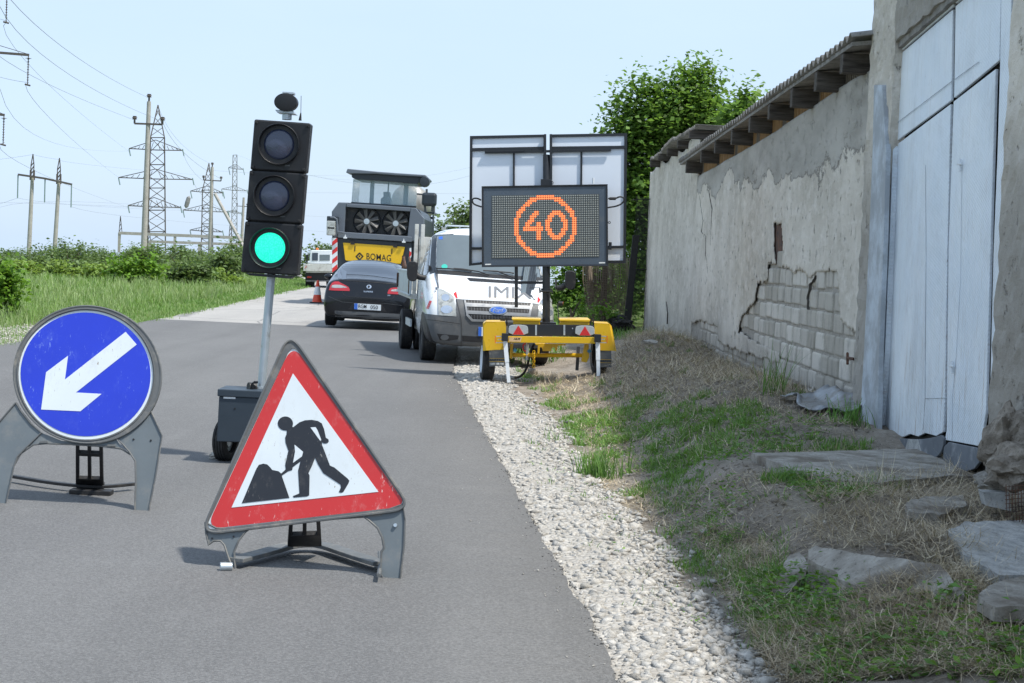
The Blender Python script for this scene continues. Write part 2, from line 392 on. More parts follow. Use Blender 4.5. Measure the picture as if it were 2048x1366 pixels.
M['felt'] = paint('torn_rubber_felt', (.13, .145, .165), .7, .4, 3, 0, .5, (.34, .35, .36), 4, (.55, .7))
M['whitewash'] = rocky('whitewash', (.34, .345, .34), (.58, .58, .56), 12, 1)
M['concrete'] = rocky('pole_concrete', (.34, .32, .29), (.44, .42, .385), 3, .2)
M['lattice'] = paint('weathered_lattice_steel', (.10, .085, .075), .7, .3)
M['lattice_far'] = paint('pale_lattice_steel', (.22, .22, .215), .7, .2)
M['wire'] = paint('cable', (.24, .26, .28), .6, .1)
M['insul'] = paint('glass_insulator', (.22, .30, .29), .3)
# sign colours
M['sign_white'] = scratched('sign_white', (.70, .76, .79), (.30, .26, .2), .74)
M['sign_red'] = scratched('sign_red', (.56, .03, .03), (.70, .55, .52), .60)
M['sign_blue'] = scratched('sign_blue', (.018, .045, .56), (.16, .24, .66), .57)
M['sign_black'] = scratched('sign_black', (.018, .020, .026), (.3, .28, .25), .72)
M['sign_frame'] = paint('recycled_plastic_grey', (.115, .122, .125), .62, .25, 7, 0, .3, (.25, .235, .205), 6, (.52, .72))
M['sign_panel'] = paint('leg_panel_plastic', (.135, .160, .175), .55, .2, 4, 0, .15, (.22, .22, .21), 5, (.52, .75))
M['black_plastic'] = paint('black_plastic', (.016, .016, .017), .5, .3, 8, 0, .1, (.06, .055, .05), 6, (.55, .75))
M['head'] = paint('signal_black', (.0065, .0075, .010), .48, .2, 5, 0, .1, (.035, .035, .033), 4, (.55, .8))
M['box_blue'] = paint('battery_box_paint', (.030, .045, .062), .5, .15, 4, 0, .05)
M['galv'] = paint('galvanised_steel', (.50, .56, .60), .38, .12, 5, .6, .1, (.35, .36, .36), 9, (.55, .7))
M['rubber'] = paint('tyre_rubber', (.022, .022, .023), .75, .3, 10, 0, .3, (.075, .07, .06), 6, (.5, .75))
def lens():
    t = NT('dark_signal_lens'); g = t.n('TexBrick'); q = t.vor(130, 'F1'); t.bump(q, .35, .002)
    t.b.inputs['Coat Weight'].default_value = .6; t.b.inputs['Coat Roughness'].default_value = .12
    return t.out((.035, .045, .085), .22)
M['lens'] = lens()
def emis(name, c, st, base=(.02, .02, .02)):
    t = NT(name); t.set(t.b.inputs['Emission Color'], c); t.b.inputs['Emission Strength'].default_value = st; return t.out(base, .3)
def green():
    t = NT('green_signal_light'); q = t.vor(95, 'F1'); t.set(t.b.inputs['Emission Color'], t.mix(t.rng(q, .1, .6), (.045, 1.0, .66), (.012, .72, .46)))
    t.b.inputs['Emission Strength'].default_value = .9; return t.out((.0, .12, .07), .3)
M['green'] = green()
M['led'] = emis('amber_led', (1, .26, .085), .95, (.25, .08, .03))
M['led_halo'] = emis('amber_led_glow', (.6, .09, .03), .35, (.16, .05, .03))  # LED halo painted as dim glowing squares behind the lit dots
M['led_off'] = paint('unlit_led', (.30, .32, .30), .45, .1)
M['led_grid'] = paint('led_board', (.075, .085, .085), .45, .15)
M['vms_face'] = paint('display_border', (.075, .10, .13), .3, .2, 3, 0, .02, (.12, .13, .14), 4, (.6, .8))
M['vms_frame'] = paint('trailer_black_steel', (.016, .019, .024), .42, .2, 6)
M['solar_back'] = paint('solar_back_sheet', (.74, .80, .88), .42, .03, 3)
M['yellow'] = paint('trailer_yellow', (.72, .44, .012), .32, .07, 4, 0, .02, (.40, .26, .05), 7, (.62, .8))
M['orange'] = paint('orange_plastic', (.75, .17, .02), .35)
M['white_part'] = paint('white_enamel', (.70, .74, .77), .35, .06, 6, 0, .03, (.36, .36, .33), 6, (.6, .78))
M['dirty_white'] = paint('dirty_white_paint', (.58, .58, .54), .5, .1, 6, 0, .05, (.26, .24, .20), 5, (.5, .72))
M['van_white'] = paint('van_white_paint', (.72, .75, .77), .22, .04, 2, 0, 0, (.50, .50, .47), 2.2, (.58, .8), .5)
M['bumper'] = paint('grey_bumper_plastic', (.085, .092, .10), .55, .15, 5, 0, .15, (.16, .155, .145), 4, (.5, .8))
M['grille_bar'] = paint('silver_grille', (.30, .31, .32), .35, .1, 5, .5)
M['car_black'] = paint('black_car_paint', (.004, .005, .008), .2, .2, 2, 0, 0, (.02, .02, .02), 3, (.6, .9), .45, .35)
M['chrome'] = paint('chrome', (.75, .76, .78), .15, .05, 5, 1)
M['tail_red'] = paint('red_lamp_plastic', (.42, .012, .018), .15, .1, 8, 0, 0, None, 5, (.5, .6), 1)
M['red_mark'] = paint('red_reflector', (.62, .03, .03), .25, .1)
M['lamp_clear'] = paint('clear_lamp_glass', (.48, .49, .46), .15, .25, 14, .35, 0, (.25, .25, .23), 12, (.5, .6), 1)
M['lamp_grey'] = paint('clear_trailer_lens', (.42, .46, .47), .25, .15, 30, 0, .2)
def glass(name, c, a, rough=.05):
    t = NT(name); t.b.inputs['Alpha'].default_value = a; t.b.inputs['Coat Weight'].default_value = .6; t.b.inputs['Coat Roughness'].default_value = .03
    return t.out(t.mix(t.noise(3, 4), mul(c, .85), mul(c, 1.15)), rough)
M['glass_dark'] = glass('dark_window_glass', (.035, .048, .07), 1)
M['glass_van'] = glass('windscreen_glass', (.12, .15, .165), 1, .10)
M['glass_cab'] = glass('pale_cab_glass', (.45, .60, .65), .36, .08)
M['planer_grey'] = paint('machine_grey_paint', (.115, .135, .165), .4, .1, 3, 0, 0, (.16, .17, .18), 4, (.55, .8))
M['planer_dark'] = paint('machine_dark_paint', (.022, .030, .040), .4, .15)
M['mesh_black'] = paint('fan_guard_mesh', (.018, .02, .023), .6, .3, 20, 0, .4, (.06, .055, .05), 4, (.55, .7))
M['fan'] = paint('fan_blade', (.085, .083, .08), .5, .3)
M['ink'] = paint('black_lettering', (.012, .012, .014), .5)
M['ink_grey'] = paint('grey_lettering', (.17, .175, .185), .5)
M['ink_beige'] = paint('faded_beige_line', (.70, .62, .50), .5, .05)
M['ink_white'] = paint('white_lettering', (.78, .80, .80), .5, .03)
M['plate_white'] = paint('plate_white', (.66, .72, .76), .35, .05)
M['plate_blue'] = paint('plate_blue', (.04, .14, .55), .35, .05)
M['teal'] = paint('teal_sticker', (.04, .42, .34), .4)
M['cone_orange'] = paint('cone_orange', (.78, .085, .035), .45, .1)
M['tank'] = paint('dull_tank_steel', (.34, .33, .31), .45, .2, 3, .3, .1, (.22, .20, .18), 5, (.5, .7))
M['net'] = paint('brown_net_cord', (.20, .155, .11), .8, .3)
M['iron_dark'] = paint('dark_iron_bar', (.012, .011, .01), .7, .3)
M['tarp'] = paint('grey_plastic_sheet', (.22, .24, .26), .35, .4, 5, 0, .4, (.12, .11, .10), 6, (.48, .6))
# ------------------------------------------------------------------ ground, road, gravel
def lerp_tab(tab):
    ys = [a[0] for a in tab]; xs = [a[1] for a in tab]
    return lambda y: np.interp(y, ys, xs)
def w2(pts): return sorted([(G(*p).y, G(*p).x) for p in pts])
_re = w2([(1240, 1366), (1170, 1225), (1080, 1070), (1020, 960), (960, 850), (905, 745)])
road_r = lerp_tab([(0, .55)]+_re+[(32, -1.0), (45, -1.4), (60, -2.2), (80, -4.0), (120, -10), (200, -26), (400, -75)])
_le = w2([(0, 690), (280, 645), (330, 635), (480, 603), (610, 575)])
road_l = lerp_tab([(0, -7.6)]+_le+[(90, -10.4), (120, -15.5), (200, -32), (400, -82)])
grav_o = lerp_tab([(0, 1.1)]+w2([(1560, 1366), (1400, 1200), (1250, 1000), (1150, 900), (1100, 830), (1020, 770)])+[(25, .15), (40, -.5), (80, -3.4)])
zwall = lerp_tab([(0, .18), (7.5, .20), (10, .34), (11.5, .40), (15, .42), (23, .30), (30, .24), (38, .06), (45, 0), (60, 0)])
def vnoise(x, y, s, o=0):
    r = np.zeros_like(x)
    for i, (a, b, c, k) in enumerate(((1, .3, 0, 1), (-.6, 1.1, 2, .8), (1.7, -1.9, 4, .5), (3.1, 2.3, 1, .35), (-4.7, 5.1, 3, .22), (7.9, -6.7, 5, .16))):
        r += k*np.sin((a*x+b*y)*s+c+o+1.3*np.sin((b*x-a*y)*s*.7+c))
    return r/3
BUMPS = []      # (x, y, rx, ry, h)
for px, py, z, rx, ry, h in ((1330, 705, .2, .7, 2.2, .20), (1480, 800, .3, .5, 1.6, .10), (1290, 720, .15, .5, 1.5, .12), (1790, 1030, .5, .45, .8, .12), (1940, 1120, .5, .35, .5, .05), (1700, 1300, .25, .25, .4, .07), (1150, 790, .05, .4, 1.2, -.04)):
    q = G(px, py, z); BUMPS.append((q.x, q.y, rx, ry, h))
def hgt(x, y):
    x = np.asarray(x, float); y = np.asarray(y, float)
    rr, go = road_r(y), grav_o(y); zw = zwall(y)
    t = np.clip((x-go)/np.maximum(2.15-go, .7), 0, 1); t = t*t*(3-2*t)
    z = np.where(x > go, -.035+t*(zw+.035), -.035)
    z = z+np.where(x > go-.1, np.clip((x-go+.1)/.5, 0, 1)*.038*vnoise(x, y, 4.2), 0)+np.where(x > go, np.clip((x-go)/.5, 0, 1)*(.014*vnoise(x, y, 17, 2)+.008*vnoise(x, y, 41, 1)), 0)
    for bx, by, rx, ry, h in BUMPS: z = z+h*np.exp(-((x-bx)/rx)**2-((y-by)/ry)**2)*np.clip((x-go)/.3, 0, 1)
    wp = np.clip((x-1.3)/.3, 0, 1)*np.clip((y-9.8)/.5, 0, 1)*np.clip((13.4-y)/.5, 0, 1); z = z*(1-wp)+.30*wp
    ll = road_l(y); f = np.clip((ll-x)/3, 0, 1); z = np.where(x < ll, -.035+f*(.10+.06*vnoise(x, y, .6)), z)
    return z
def H(x, y): return float(hgt(x, y))
def GH(px, py):                              # ground hit on the real height field
    z = 0.0
    for _ in range(12):
        q = G(px, py, z); z = H(q.x, q.y)
    return G(px, py, z)
xs = np.concatenate([-np.geomspace(3000, 14, 40), np.arange(-13.5, -.5, .35), np.arange(-.4, 4.4, .07), np.geomspace(4.6, 3000, 36)])
ys = np.concatenate([[-60, -20, -5, 0, 2, 3.4], np.arange(4.2, 16, .085), np.arange(16, 40, .2), np.arange(40, 90, 1.0), np.geomspace(91, 5000, 50)])
X, Y = np.meshgrid(xs, ys); Z = hgt(X, Y)
Z = np.where(Y > 112, -.03-(Y-112)*.022, Z)
V = np.stack([X, Y, Z], -1).reshape(-1, 3); nx = len(xs); ny = len(ys)
ii = (np.arange(ny-1)[:, None]*nx+np.arange(nx-1)[None]).ravel()
tag(npmesh('ground', V, np.stack([ii, ii+1, ii+nx+1, ii+nx], 1), M['soil'], smooth=True), kind='structure')
def strip(name, fl, fr, y0, y1, dy, z, mat, cols=10, edge=0, edz=0):
    yy = np.arange(y0, y1+dy, dy); V = []; 
    for y in yy:
        a, b = fl(y), fr(y)
        jl = edge*float(vnoise(np.array(y), np.array(1.), 9)); jr = edge*float(vnoise(np.array(y), np.array(5.), 6)+.7*vnoise(np.array(y), np.array(2.), 23))
        for k in range(cols+1):
            V.append((a+jl+(b+jr-a-jl)*k/cols, y, z))
        V.append((b+jr+.012, y, z+edz))
    V = np.array(V); n = cols+2; m = len(yy)
    ii = (np.arange(m-1)[:, None]*n+np.arange(n-1)[None]).ravel()
    return tag(npmesh(name, V, np.stack([ii, ii+1, ii+n+1, ii+n], 1), mat), kind='structure')
jy = (G(280, 645).y+G(850, 655).y)/2
strip('road', road_l, road_r, -4, jy, .06, .004, M['asphalt'], 8, .022, -.05)
strip('old_road', lambda y: road_l(y), lambda y: road_r(y)+.1, jy-.02, 300, 1.0, -.003, M['asphalt_old'], 8, .12, -.05)
# gravel bed on the right, shaped to lie just over the soil, and its loose stones
def bed(name, fa, fb, y0, y1, dy, n, zf, mat):
    yy = np.arange(y0, y1, dy); V = []
    for y in yy:
        a, b = fa(y), fb(y)
        for k in range(n+1):
            x = a+(b-a)*k/n; V.append((x, y, zf(x, y, k/n)))
    V = np.array(V); m = len(yy); q = n+1
    ii = (np.arange(m-1)[:, None]*q+np.arange(q-1)[None]).ravel()
    return tag(npmesh(name, V, np.stack([ii, ii+1, ii+q+1, ii+q], 1), mat, smooth=True), kind='structure')
bed('gravel_verge', lambda y: road_r(y)-.05, lambda y: grav_o(y)+.09*float(vnoise(np.array(y), np.array(2.), 5)), 1, 42, .08, 14,
    lambda x, y, k: H(x, y)+.004+.026*math.sin(math.pi*min(1, max(0, k*1.02)))+.006*float(vnoise(np.array(x), np.array(y), 19)), M['gravel'])
bed('gravel_shoulder', lambda y: road_l(y)-1.6+.3*float(vnoise(np.array(y), np.array(2.), 1)), lambda y: road_l(y)+.03, 14, 33.5, .3, 8, lambda x, y, k: H(x, y)+.02, M['gravel'])
# stones
def rock_proto(seed, n=10):
    bm = bmesh.new(); r = random.Random(seed)
    for i in range(n):
        v = Vector((r.gauss(0, 1), r.gauss(0, 1), r.gauss(0, 1))).normalized(); bm.verts.new((v.x*r.uniform(.75, 1.15), v.y*r.uniform(.55, .95), v.z*r.uniform(.28, .5)))
    bmesh.ops.convex_hull(bm, input=bm.verts[:]); bmesh.ops.triangulate(bm, faces=bm.faces[:])
    bm.verts.index_update(); vs = np.array([v.co[:] for v in bm.verts if v.link_faces]); idx = {v.index: i for i, v in enumerate([v for v in bm.verts if v.link_faces])}
    fs = np.array([[idx[v.index] for v in f.verts] for f in bm.faces]); bm.free(); return vs, fs
protos = [rock_proto(i, 7+i % 4) for i in range(8)]
def rocks(name, P, S, mat, label=None, kind='stuff', loc=(0, 0, 0)):
    Vs, Fs = [], []; b = 0
    pid = rng.integers(0, 8, len(P))
    for k in range(8):
        sel = np.where(pid == k)[0]
        if not len(sel): continue
        vs, fs = protos[k]; n = len(sel); a = rng.uniform(0, 6.28, n); ti = rng.normal(0, .35, n)
        c, s_ = np.cos(a), np.sin(a); v = vs[None]*S[sel][:, None, None]
        x, y, z = v[..., 0], v[..., 1], v[..., 2]
        y, z = y*np.cos(ti)[:, None]-z*np.sin(ti)[:, None], y*np.sin(ti)[:, None]+z*np.cos(ti)[:, None]
        x, y = x*c[:, None]-y*s_[:, None], x*s_[:, None]+y*c[:, None]
        Vs.append((np.stack([x, y, z], -1)+P[sel][:, None]).reshape(-1, 3))
        Fs.append((fs[None]+(np.arange(n)*len(vs))[:, None, None]).reshape(-1, 3)+b); b += n*len(vs)
    o = npmesh(name, np.concatenate(Vs), np.concatenate(Fs), mat); return tag(o, label, None, None, kind)
n = 30000; yy = 4.6+rng.power(1.0, n)*0+rng.random(n)**1.5*24; t = rng.random(n)
xx = road_r(yy)-.005+t*(grav_o(yy)-road_r(yy)+.10*vnoise(yy, yy*0+2, 5)+.04+np.where(rng.random(n) < .10, rng.exponential(.16, n), 0))
S = np.clip(rng.lognormal(-4.15, .52, n), .006, .06)
P = np.stack([xx, yy, hgt(xx, yy)+.02*np.sin(np.pi*np.clip(t, 0, 1))+S*.15+.004], -1)
tag(rocks('gravel_stones', P, S, M['stone_white']), 'loose pale limestone chippings along the right edge of the asphalt', 'gravel', kind='stuff')
n = 1500; yy = 5+rng.random(n)**1.4*20; k = vnoise(yy, yy*0, 5) > -.1; yy = yy[k]; n = len(yy); xx = road_r(yy)-rng.exponential(.02, n)+.02; S = rng.uniform(.002, .008, n)
tag(rocks('edge_crumbs', np.stack([xx, yy, .004+S*.3], -1), S, M['asphalt_crumb']), 'dark crumbs of broken asphalt along the road edge', 'crumbs', kind='stuff')
n = 90; yy = 5+rng.random(n)**1.4*20; xx = road_r(yy)-rng.exponential(.14, n); S = rng.uniform(.004, .014, n)
tag(rocks('spilled_stones', np.stack([xx, yy, .004+S*.3], -1), S, M['stone_white']), 'few pale chippings spilled onto the asphalt', 'gravel', kind='stuff')
n = 2600; yy = rng.uniform(17, 33, n); xx = road_l(yy)-rng.random(n)*1.5; S = rng.uniform(.02, .05, n)
tag(rocks('shoulder_stones', np.stack([xx, yy, hgt(xx, yy)+.03], -1), S, M['stone_white']), 'pale chippings on the far left shoulder behind the round arrow sign', 'gravel', kind='stuff')

# ------------------------------------------------------------------ blades, straw, leaves
def blades(P, L, W, az, tilt, bend, segs=3):
    n = len(P); P = np.asarray(P, float); d = np.stack([np.cos(az), np.sin(az)], -1); side = np.stack([-np.sin(az), np.cos(az), np.zeros(n)], -1)
    V = np.zeros((n, (segs+1)*2, 3)); cur = P.copy(); 
    for k in range(segs+1):
        wk = W*(1-.85*(k/segs)**1.5)/2
        V[:, 2*k] = cur-side*wk[:, None]; V[:, 2*k+1] = cur+side*wk[:, None]
        a = tilt+bend*(k+.5)/segs; st = L/segs
        cur = cur+np.concatenate([d*(np.sin(a)*st)[:, None], (np.cos(a)*st)[:, None]], 1)
    b = (np.arange(n)*(segs+1)*2)[:, None]
    Fs = np.concatenate([np.stack([b+2*k, b+2*k+1, b+2*k+3, b+2*k+2], -1).reshape(-1, 4) for k in range(segs)])
    return V.reshape(-1, 3), Fs
class Acc:
    def __init__(s): s.V = []; s.F = []; s.M = []; s.n = 0
    def add(s, VF, mi=0):
        V, Fs = VF; s.V.append(V); s.F.append(Fs+s.n); s.n += len(V); s.M.append(np.full(len(Fs), mi) if np.isscalar(mi) else mi)
    def build(s, name, mats, parent=None, loc=(0, 0, 0)):
        return npmesh(name, np.concatenate(s.V), np.concatenate(s.F), mats, parent, loc, np.concatenate(s.M))
def U(a, b, n): return rng.uniform(a, b, n)
def leaves(C, size, flat=.6, asp=.85):                    # folded leaf quads around the centres
    n = len(C); az = U(0, 6.283, n); el = rng.normal(0, flat, n); ro = U(0, 6.283, n)
    nrm = np.stack([np.cos(az)*np.sin(el), np.sin(az)*np.sin(el), np.cos(el)], -1)
    a = np.stack([np.cos(ro), np.sin(ro), np.zeros(n)], -1); a -= nrm*(a*nrm).sum(-1)[:, None]; a /= np.linalg.norm(a, axis=1)[:, None]+1e-9
    b = np.cross(nrm, a); s = np.broadcast_to(np.asarray(size), (n,))[:, None]*.5
    c = nrm*s*.25
    V = np.stack([C-a*s, C-b*s*asp-a*s*.15+c, C+a*s*1.05, C+b*s*asp-a*s*.15+c], 1).reshape(-1, 3)
    k = (np.arange(n)*4)[:, None]; return V, k+np.array([[0, 1, 2, 3]])
def clumps(cx, cy, per, spread, zf=hgt):                    # expand tuft centres
    x = np.repeat(cx, per)+rng.normal(0, spread, len(cx)*per); y = np.repeat(cy, per)+rng.normal(0, spread, len(cy)*per)
    return x, y
def inpoly(x, y, poly):
    r = np.zeros(len(x), bool); n = len(poly)
    for i in range(n):
        x0, y0 = poly[i][:2]; x1, y1 = poly[(i+1) % n][:2]
        c = ((y0 > y) != (y1 > y)) & (x < (x1-x0)*(y-y0)/(y1-y0+1e-12)+x0); r ^= c
    return r
def toworld(poly):
    return [tuple(GH(*p))[:2] for p in poly]
def scatter(poly, n):
    pw = toworld(poly); a = np.array(pw); lo, hi = a.min(0), a.max(0); X_, Y_ = [], []
    tot = 0
    while tot < n:
        x = U(lo[0], hi[0], n*2); y = U(lo[1], hi[1], n*2); k = inpoly(x, y, pw); X_.append(x[k]); Y_.append(y[k]); tot += k.sum()
    x, y = np.concatenate(X_)[:n], np.concatenate(Y_)[:n]; pad = [tuple(G(a, b, .36))[:2] for a, b in ((1508, 908), (1640, 950), (1790, 948), (1900, 938), (1900, 905), (1620, 906))]
    k = ~inpoly(x, y, pad); k |= rng.random(len(x)) < .04; return x[k], y[k]
# right verge: short green grass in patches
A = Acc()
patches = [([(1110, 835), (1180, 800), (1330, 790), (1500, 810), (1600, 850), (1740, 860), (1740, 905), (1500, 905), (1400, 940), (1330, 960), (1230, 960), (1160, 900)], 900, .065),
           ([(1180, 920), (1400, 900), (1640, 1000), (1500, 1010), (1340, 1010), (1230, 990)], 330, .055), ([(1520, 960), (1700, 950), (1800, 980), (1760, 1020), (1600, 1030)], 330, .07),
           ([(1030, 740), (1120, 770), (1180, 820), (1110, 830), (1060, 790)], 130, .07), ([(1480, 1150), (1560, 1130), (1600, 1250), (1560, 1290), (1480, 1250)], 190, .05),
           ([(1500, 1290), (1900, 1260), (2048, 1290), (2048, 1366), (1560, 1366)], 190, .06), ([(1300, 1100), (1480, 1080), (1560, 1160), (1440, 1200)], 90, .05),
           ([(1250, 690), (1500, 690), (1720, 830), (1400, 830), (1230, 760)], 150, .06), ([(1040, 850), (1200, 1000), (1450, 1300), (1300, 1320), (1100, 1000)], 26, .06), ([(1180, 760), (1400, 780), (1640, 850), (1300, 900), (1150, 860)], 260, .055), ([(1300, 1010), (1560, 1060), (1600, 1160), (1450, 1150), (1330, 1080)], 130, .05)]
for poly, nc, h in patches:
    cx, cy = scatter(poly, nc); k = (vnoise(cx, cy, 3.3, 1) > -.05) if nc > 100 else np.ones(len(cx), bool); cx, cy = cx[k], cy[k]
    x, y = clumps(cx, cy, 16, .035); n = len(x); sc = np.repeat(U(.5, 1.5, len(cx)), 16)
    A.add(blades(np.stack([x, y, hgt(x, y)-.005], -1), h*sc*U(.5, 1.3, n), U(.0035, .008, n)*np.clip(y/9, 1, 2), U(0, 6.28, n), U(.05, .6, n), U(.2, 1.2, n)), rng.integers(0, 2, n*3 if False else n).repeat(1)[np.tile(np.arange(n), 3)])
tag(A.build('verge_grass', [M['grass_shade'], M['grass']]), 'short green grass in patches on the earth verge beside the shed wall', 'grass', kind='stuff')
# broad-leaved weeds
A = Acc()
for poly, nc, sz in (([(1540, 960), (1700, 950), (1760, 1000), (1640, 1040), (1560, 1010)], 120, .035), ([(1490, 1170), (1640, 1150), (1700, 1230), (1600, 1290), (1500, 1240)], 110, .04), ([(1640, 1250), (2048, 1230), (2048, 1366), (1600, 1366)], 120, .045),
                     ([(1130, 840), (1500, 830), (1700, 880), (1500, 930), (1250, 950)], 220, .035), ([(1360, 980), (1500, 1050), (1450, 1120), (1360, 1060)], 50, .03), ([(1120, 880), (1500, 1340), (1400, 1340), (1050, 900)], 14, .025)):
    cx, cy = scatter(poly, nc); x, y = clumps(cx, cy, 14, .045); n = len(x)
    A.add(leaves(np.stack([x, y, hgt(x, y)+np.abs(rng.normal(.02, .03, n))], -1), sz*U(.5, 1.3, n), .5, .5), rng.integers(0, 2, n))
tag(A.build('broadleaf_weeds', [M['grass_shade'], M['leaf_bright']]), 'low broad-leaved weeds sprouting between the rubble and straw on the verge', 'weeds', kind='stuff')
# straw and cut dry grass
A = Acc()
for poly, nb, L, up_, mi in (([(1215, 740), (1240, 690), (1300, 668), (1420, 705), (1560, 760), (1650, 790), (1500, 820), (1300, 800), (1220, 790)], 16000, .16, .10, 0), ([(1230, 720), (1300, 670), (1740, 830), (1700, 870), (1250, 800)], 9000, .14, .05, 2),
                             ([(1600, 950), (1900, 930), (2048, 1000), (2048, 1160), (1900, 1160), (1640, 1100)], 11000, .13, .07, 0), ([(1620, 1000), (1760, 940), (1800, 990), (1640, 1060)], 700, .20, .05, 1), ([(1640, 1040), (1900, 1040), (1960, 1110), (1900, 1150), (1760, 1110)], 2600, .11, .03, 2),
                             ([(1840, 1140), (1960, 1160), (1960, 1290), (1850, 1260)], 2200, .07, .05, 1), ([(1500, 1260), (2048, 1200), (2048, 1366), (1560, 1366)], 14000, .10, .045, 0), ([(1380, 1060), (1540, 1080), (1600, 1230), (1540, 1366), (1480, 1250)], 5200, .08, .03, 0),
                             ([(1140, 940), (1560, 960), (1660, 1100), (1480, 1150), (1300, 1050)], 4200, .08, .02, 0), ([(1180, 1060), (1420, 1120), (1540, 1300), (1440, 1320), (1220, 1130)], 900, .05, .015, 2), ([(1040, 740), (1300, 760), (1400, 830), (1120, 820)], 5000, .12, .03, 0), ([(1150, 830), (1500, 800), (1740, 860), (1700, 930), (1300, 960), (1180, 930)], 6000, .10, .03, 0)):
    x, y = scatter(poly, nb); n = len(x); z = hgt(x, y)+np.abs(rng.normal(0, up_*.5, n))*(.4+.6*(vnoise(x, y, 6) > 0))
    m_ = np.where(rng.random(n) < .6, mi, rng.integers(0, 3, n)); 
    A.add(blades(np.stack([x, y, z+.006], -1), L*U(.4, 1.5, n), U(.0022, .0055, n)*np.clip(y/10, 1, 2), U(0, 6.28, n), U(1.15, 1.75, n), rng.normal(0, .5, n)), np.tile(m_, 3))
tag(A.build('cut_straw', [M['straw'], M['straw_pale'], M['straw_dark']]), 'heaped dry straw and cut grass along the foot of the plastered wall', 'straw', kind='stuff')
# earth clods
x, y = scatter([(1100, 830), (1250, 740), (1740, 850), (1900, 960), (2048, 1000), (2048, 1366), (1600, 1366), (1400, 1150), (1250, 980)], 5200)
tag(rocks('earth_clods', np.stack([x, y, hgt(x, y)+.002], -1), np.clip(rng.lognormal(-4.5, .6, len(x)), .004, .06), M['boulder']), 'small earth clods and crumbs on the bare verge soil', 'soil crumbs', kind='stuff')
x, y = scatter([(1150, 900), (1500, 960), (2048, 1000), (2048, 1366), (1600, 1366), (1450, 1200)], 300)
tag(rocks('scattered_chips', np.stack([x, y, hgt(x, y)+.004], -1), np.clip(rng.lognormal(-4.4, .45, len(x)), .005, .03), M['stone_white']), 'pale stone chips scattered over the brown verge soil', 'stone chips', kind='stuff')

def rough_box(name, poly, depth, mat, seed=0, step=.05, amp=.012, bev=0, label=None, cat=None, group=None, parent=None):
    # a slab from a top outline (world points) going down by depth, its faces broken up
    c = sum((Vector(p) for p in poly), Vector())/len(poly); bm = bmesh.new()
    top = [bm.verts.new(Vector(p)-c) for p in poly]; f = bm.faces.new(top)
    r = bmesh.ops.extrude_face_region(bm, geom=[f]); vv = [g for g in r['geom'] if isinstance(g, bmesh.types.BMVert)]
    dv = Vector((0, 0, -depth)) if not hasattr(depth, '__len__') else Vector(depth)
    bmesh.ops.translate(bm, verts=vv, vec=dv); bmesh.ops.recalc_face_normals(bm, faces=bm.faces)
    cs = [v.co.copy() for v in bm.verts]
    for ax in range(3):
        lo = min(q[ax] for q in cs); hi = max(q[ax] for q in cs); k = lo+step*.7
        while k < hi-.2*step:
            co = [0, 0, 0]; no = [0, 0, 0]; co[ax] = k; no[ax] = 1
            bmesh.ops.bisect_plane(bm, geom=bm.verts[:]+bm.edges[:]+bm.faces[:], plane_co=co, plane_no=no); k += step
    bmesh.ops.triangulate(bm, faces=[f for f in bm.faces if len(f.verts) > 4])
    for v in bm.verts:
        q = v.co*9+Vector((seed*3.1, 0, 0)); d = noise.noise_vector(q)*amp+noise.noise_vector(q*3.1)*amp*.5; v.co += d
    me = bpy.data.meshes.new(name); bm.to_mesh(me); bm.free(); me.materials.append(mat)
    ob = bpy.data.objects.new(name, me); COL.objects.link(ob); ob.location = c
    if parent: ob.parent = parent
    return tag(ob, label, cat, group)
def boulder(name, c, s, seed, mat, label, cat, group=None, rot=0, lvl=3, amp=.35):
    bm = bmesh.new(); bmesh.ops.create_icosphere(bm, subdivisions=lvl+1, radius=1)
    for v in bm.verts:
        n_ = v.co.normalized(); k = 1+amp*noise.noise(n_*1.6+Vector((seed*5.3, 0, 0)))+amp*.5*noise.noise(n_*4+Vector((0, seed*2.3, 0)))+amp*.2*noise.noise(n_*11)
        q = noise.voronoi(n_*1.8+Vector((seed, 0, 0)))[0]; k *= .86+.22*(q[1]-q[0])
        p = n_*k; v.co = Vector((p.x*s[0], p.y*s[1], p.z*s[2]))
    bmesh.ops.rotate(bm, verts=bm.verts, cent=(0, 0, 0), matrix=Matrix.Rotation(rot, 3, 'Y'))
    me = bpy.data.meshes.new(name); bm.to_mesh(me); bm.free(); me.materials.append(mat); me.shade_smooth(); me.set_sharp_from_angle(angle=R(35))
    ob = bpy.data.objects.new(name, me); COL.objects.link(ob); ob.location = c; return tag(ob, label, cat, group)
def zs(pts, up_):
    z = .2
    for _ in range(8): z = float(np.mean([H(*tuple(G(a, b, z))[:2]) for a, b in pts]))+up_
    return z
def g3s(pts, up_):                          # outline laid on the slope of the ground
    z = [.2]*len(pts)
    for _ in range(8):
        q = [G(a, b, k) for (a, b), k in zip(pts, z)]; A_ = np.array([[v.x, v.y, 1] for v in q]); c, *_r = np.linalg.lstsq(A_, np.array([H(v.x, v.y) for v in q]), rcond=None)
        a0 = np.array([[v.x, v.y] for v in q]); s_ = a0.mean(0); s_ = np.concatenate([a0, (a0+s_)/2, a0*.25+s_*.75, [s_]])
        ex = max(0, float(np.max(hgt(s_[:, 0], s_[:, 1])-(s_ @ c[:2]+c[2])))); z = list(A_ @ c+up_+ex*.75)
    return [tuple(G(a, b, k)) for (a, b), k in zip(pts, z)]
def g3(pts, z): return [tuple(G(px, py, z)) for px, py in pts]
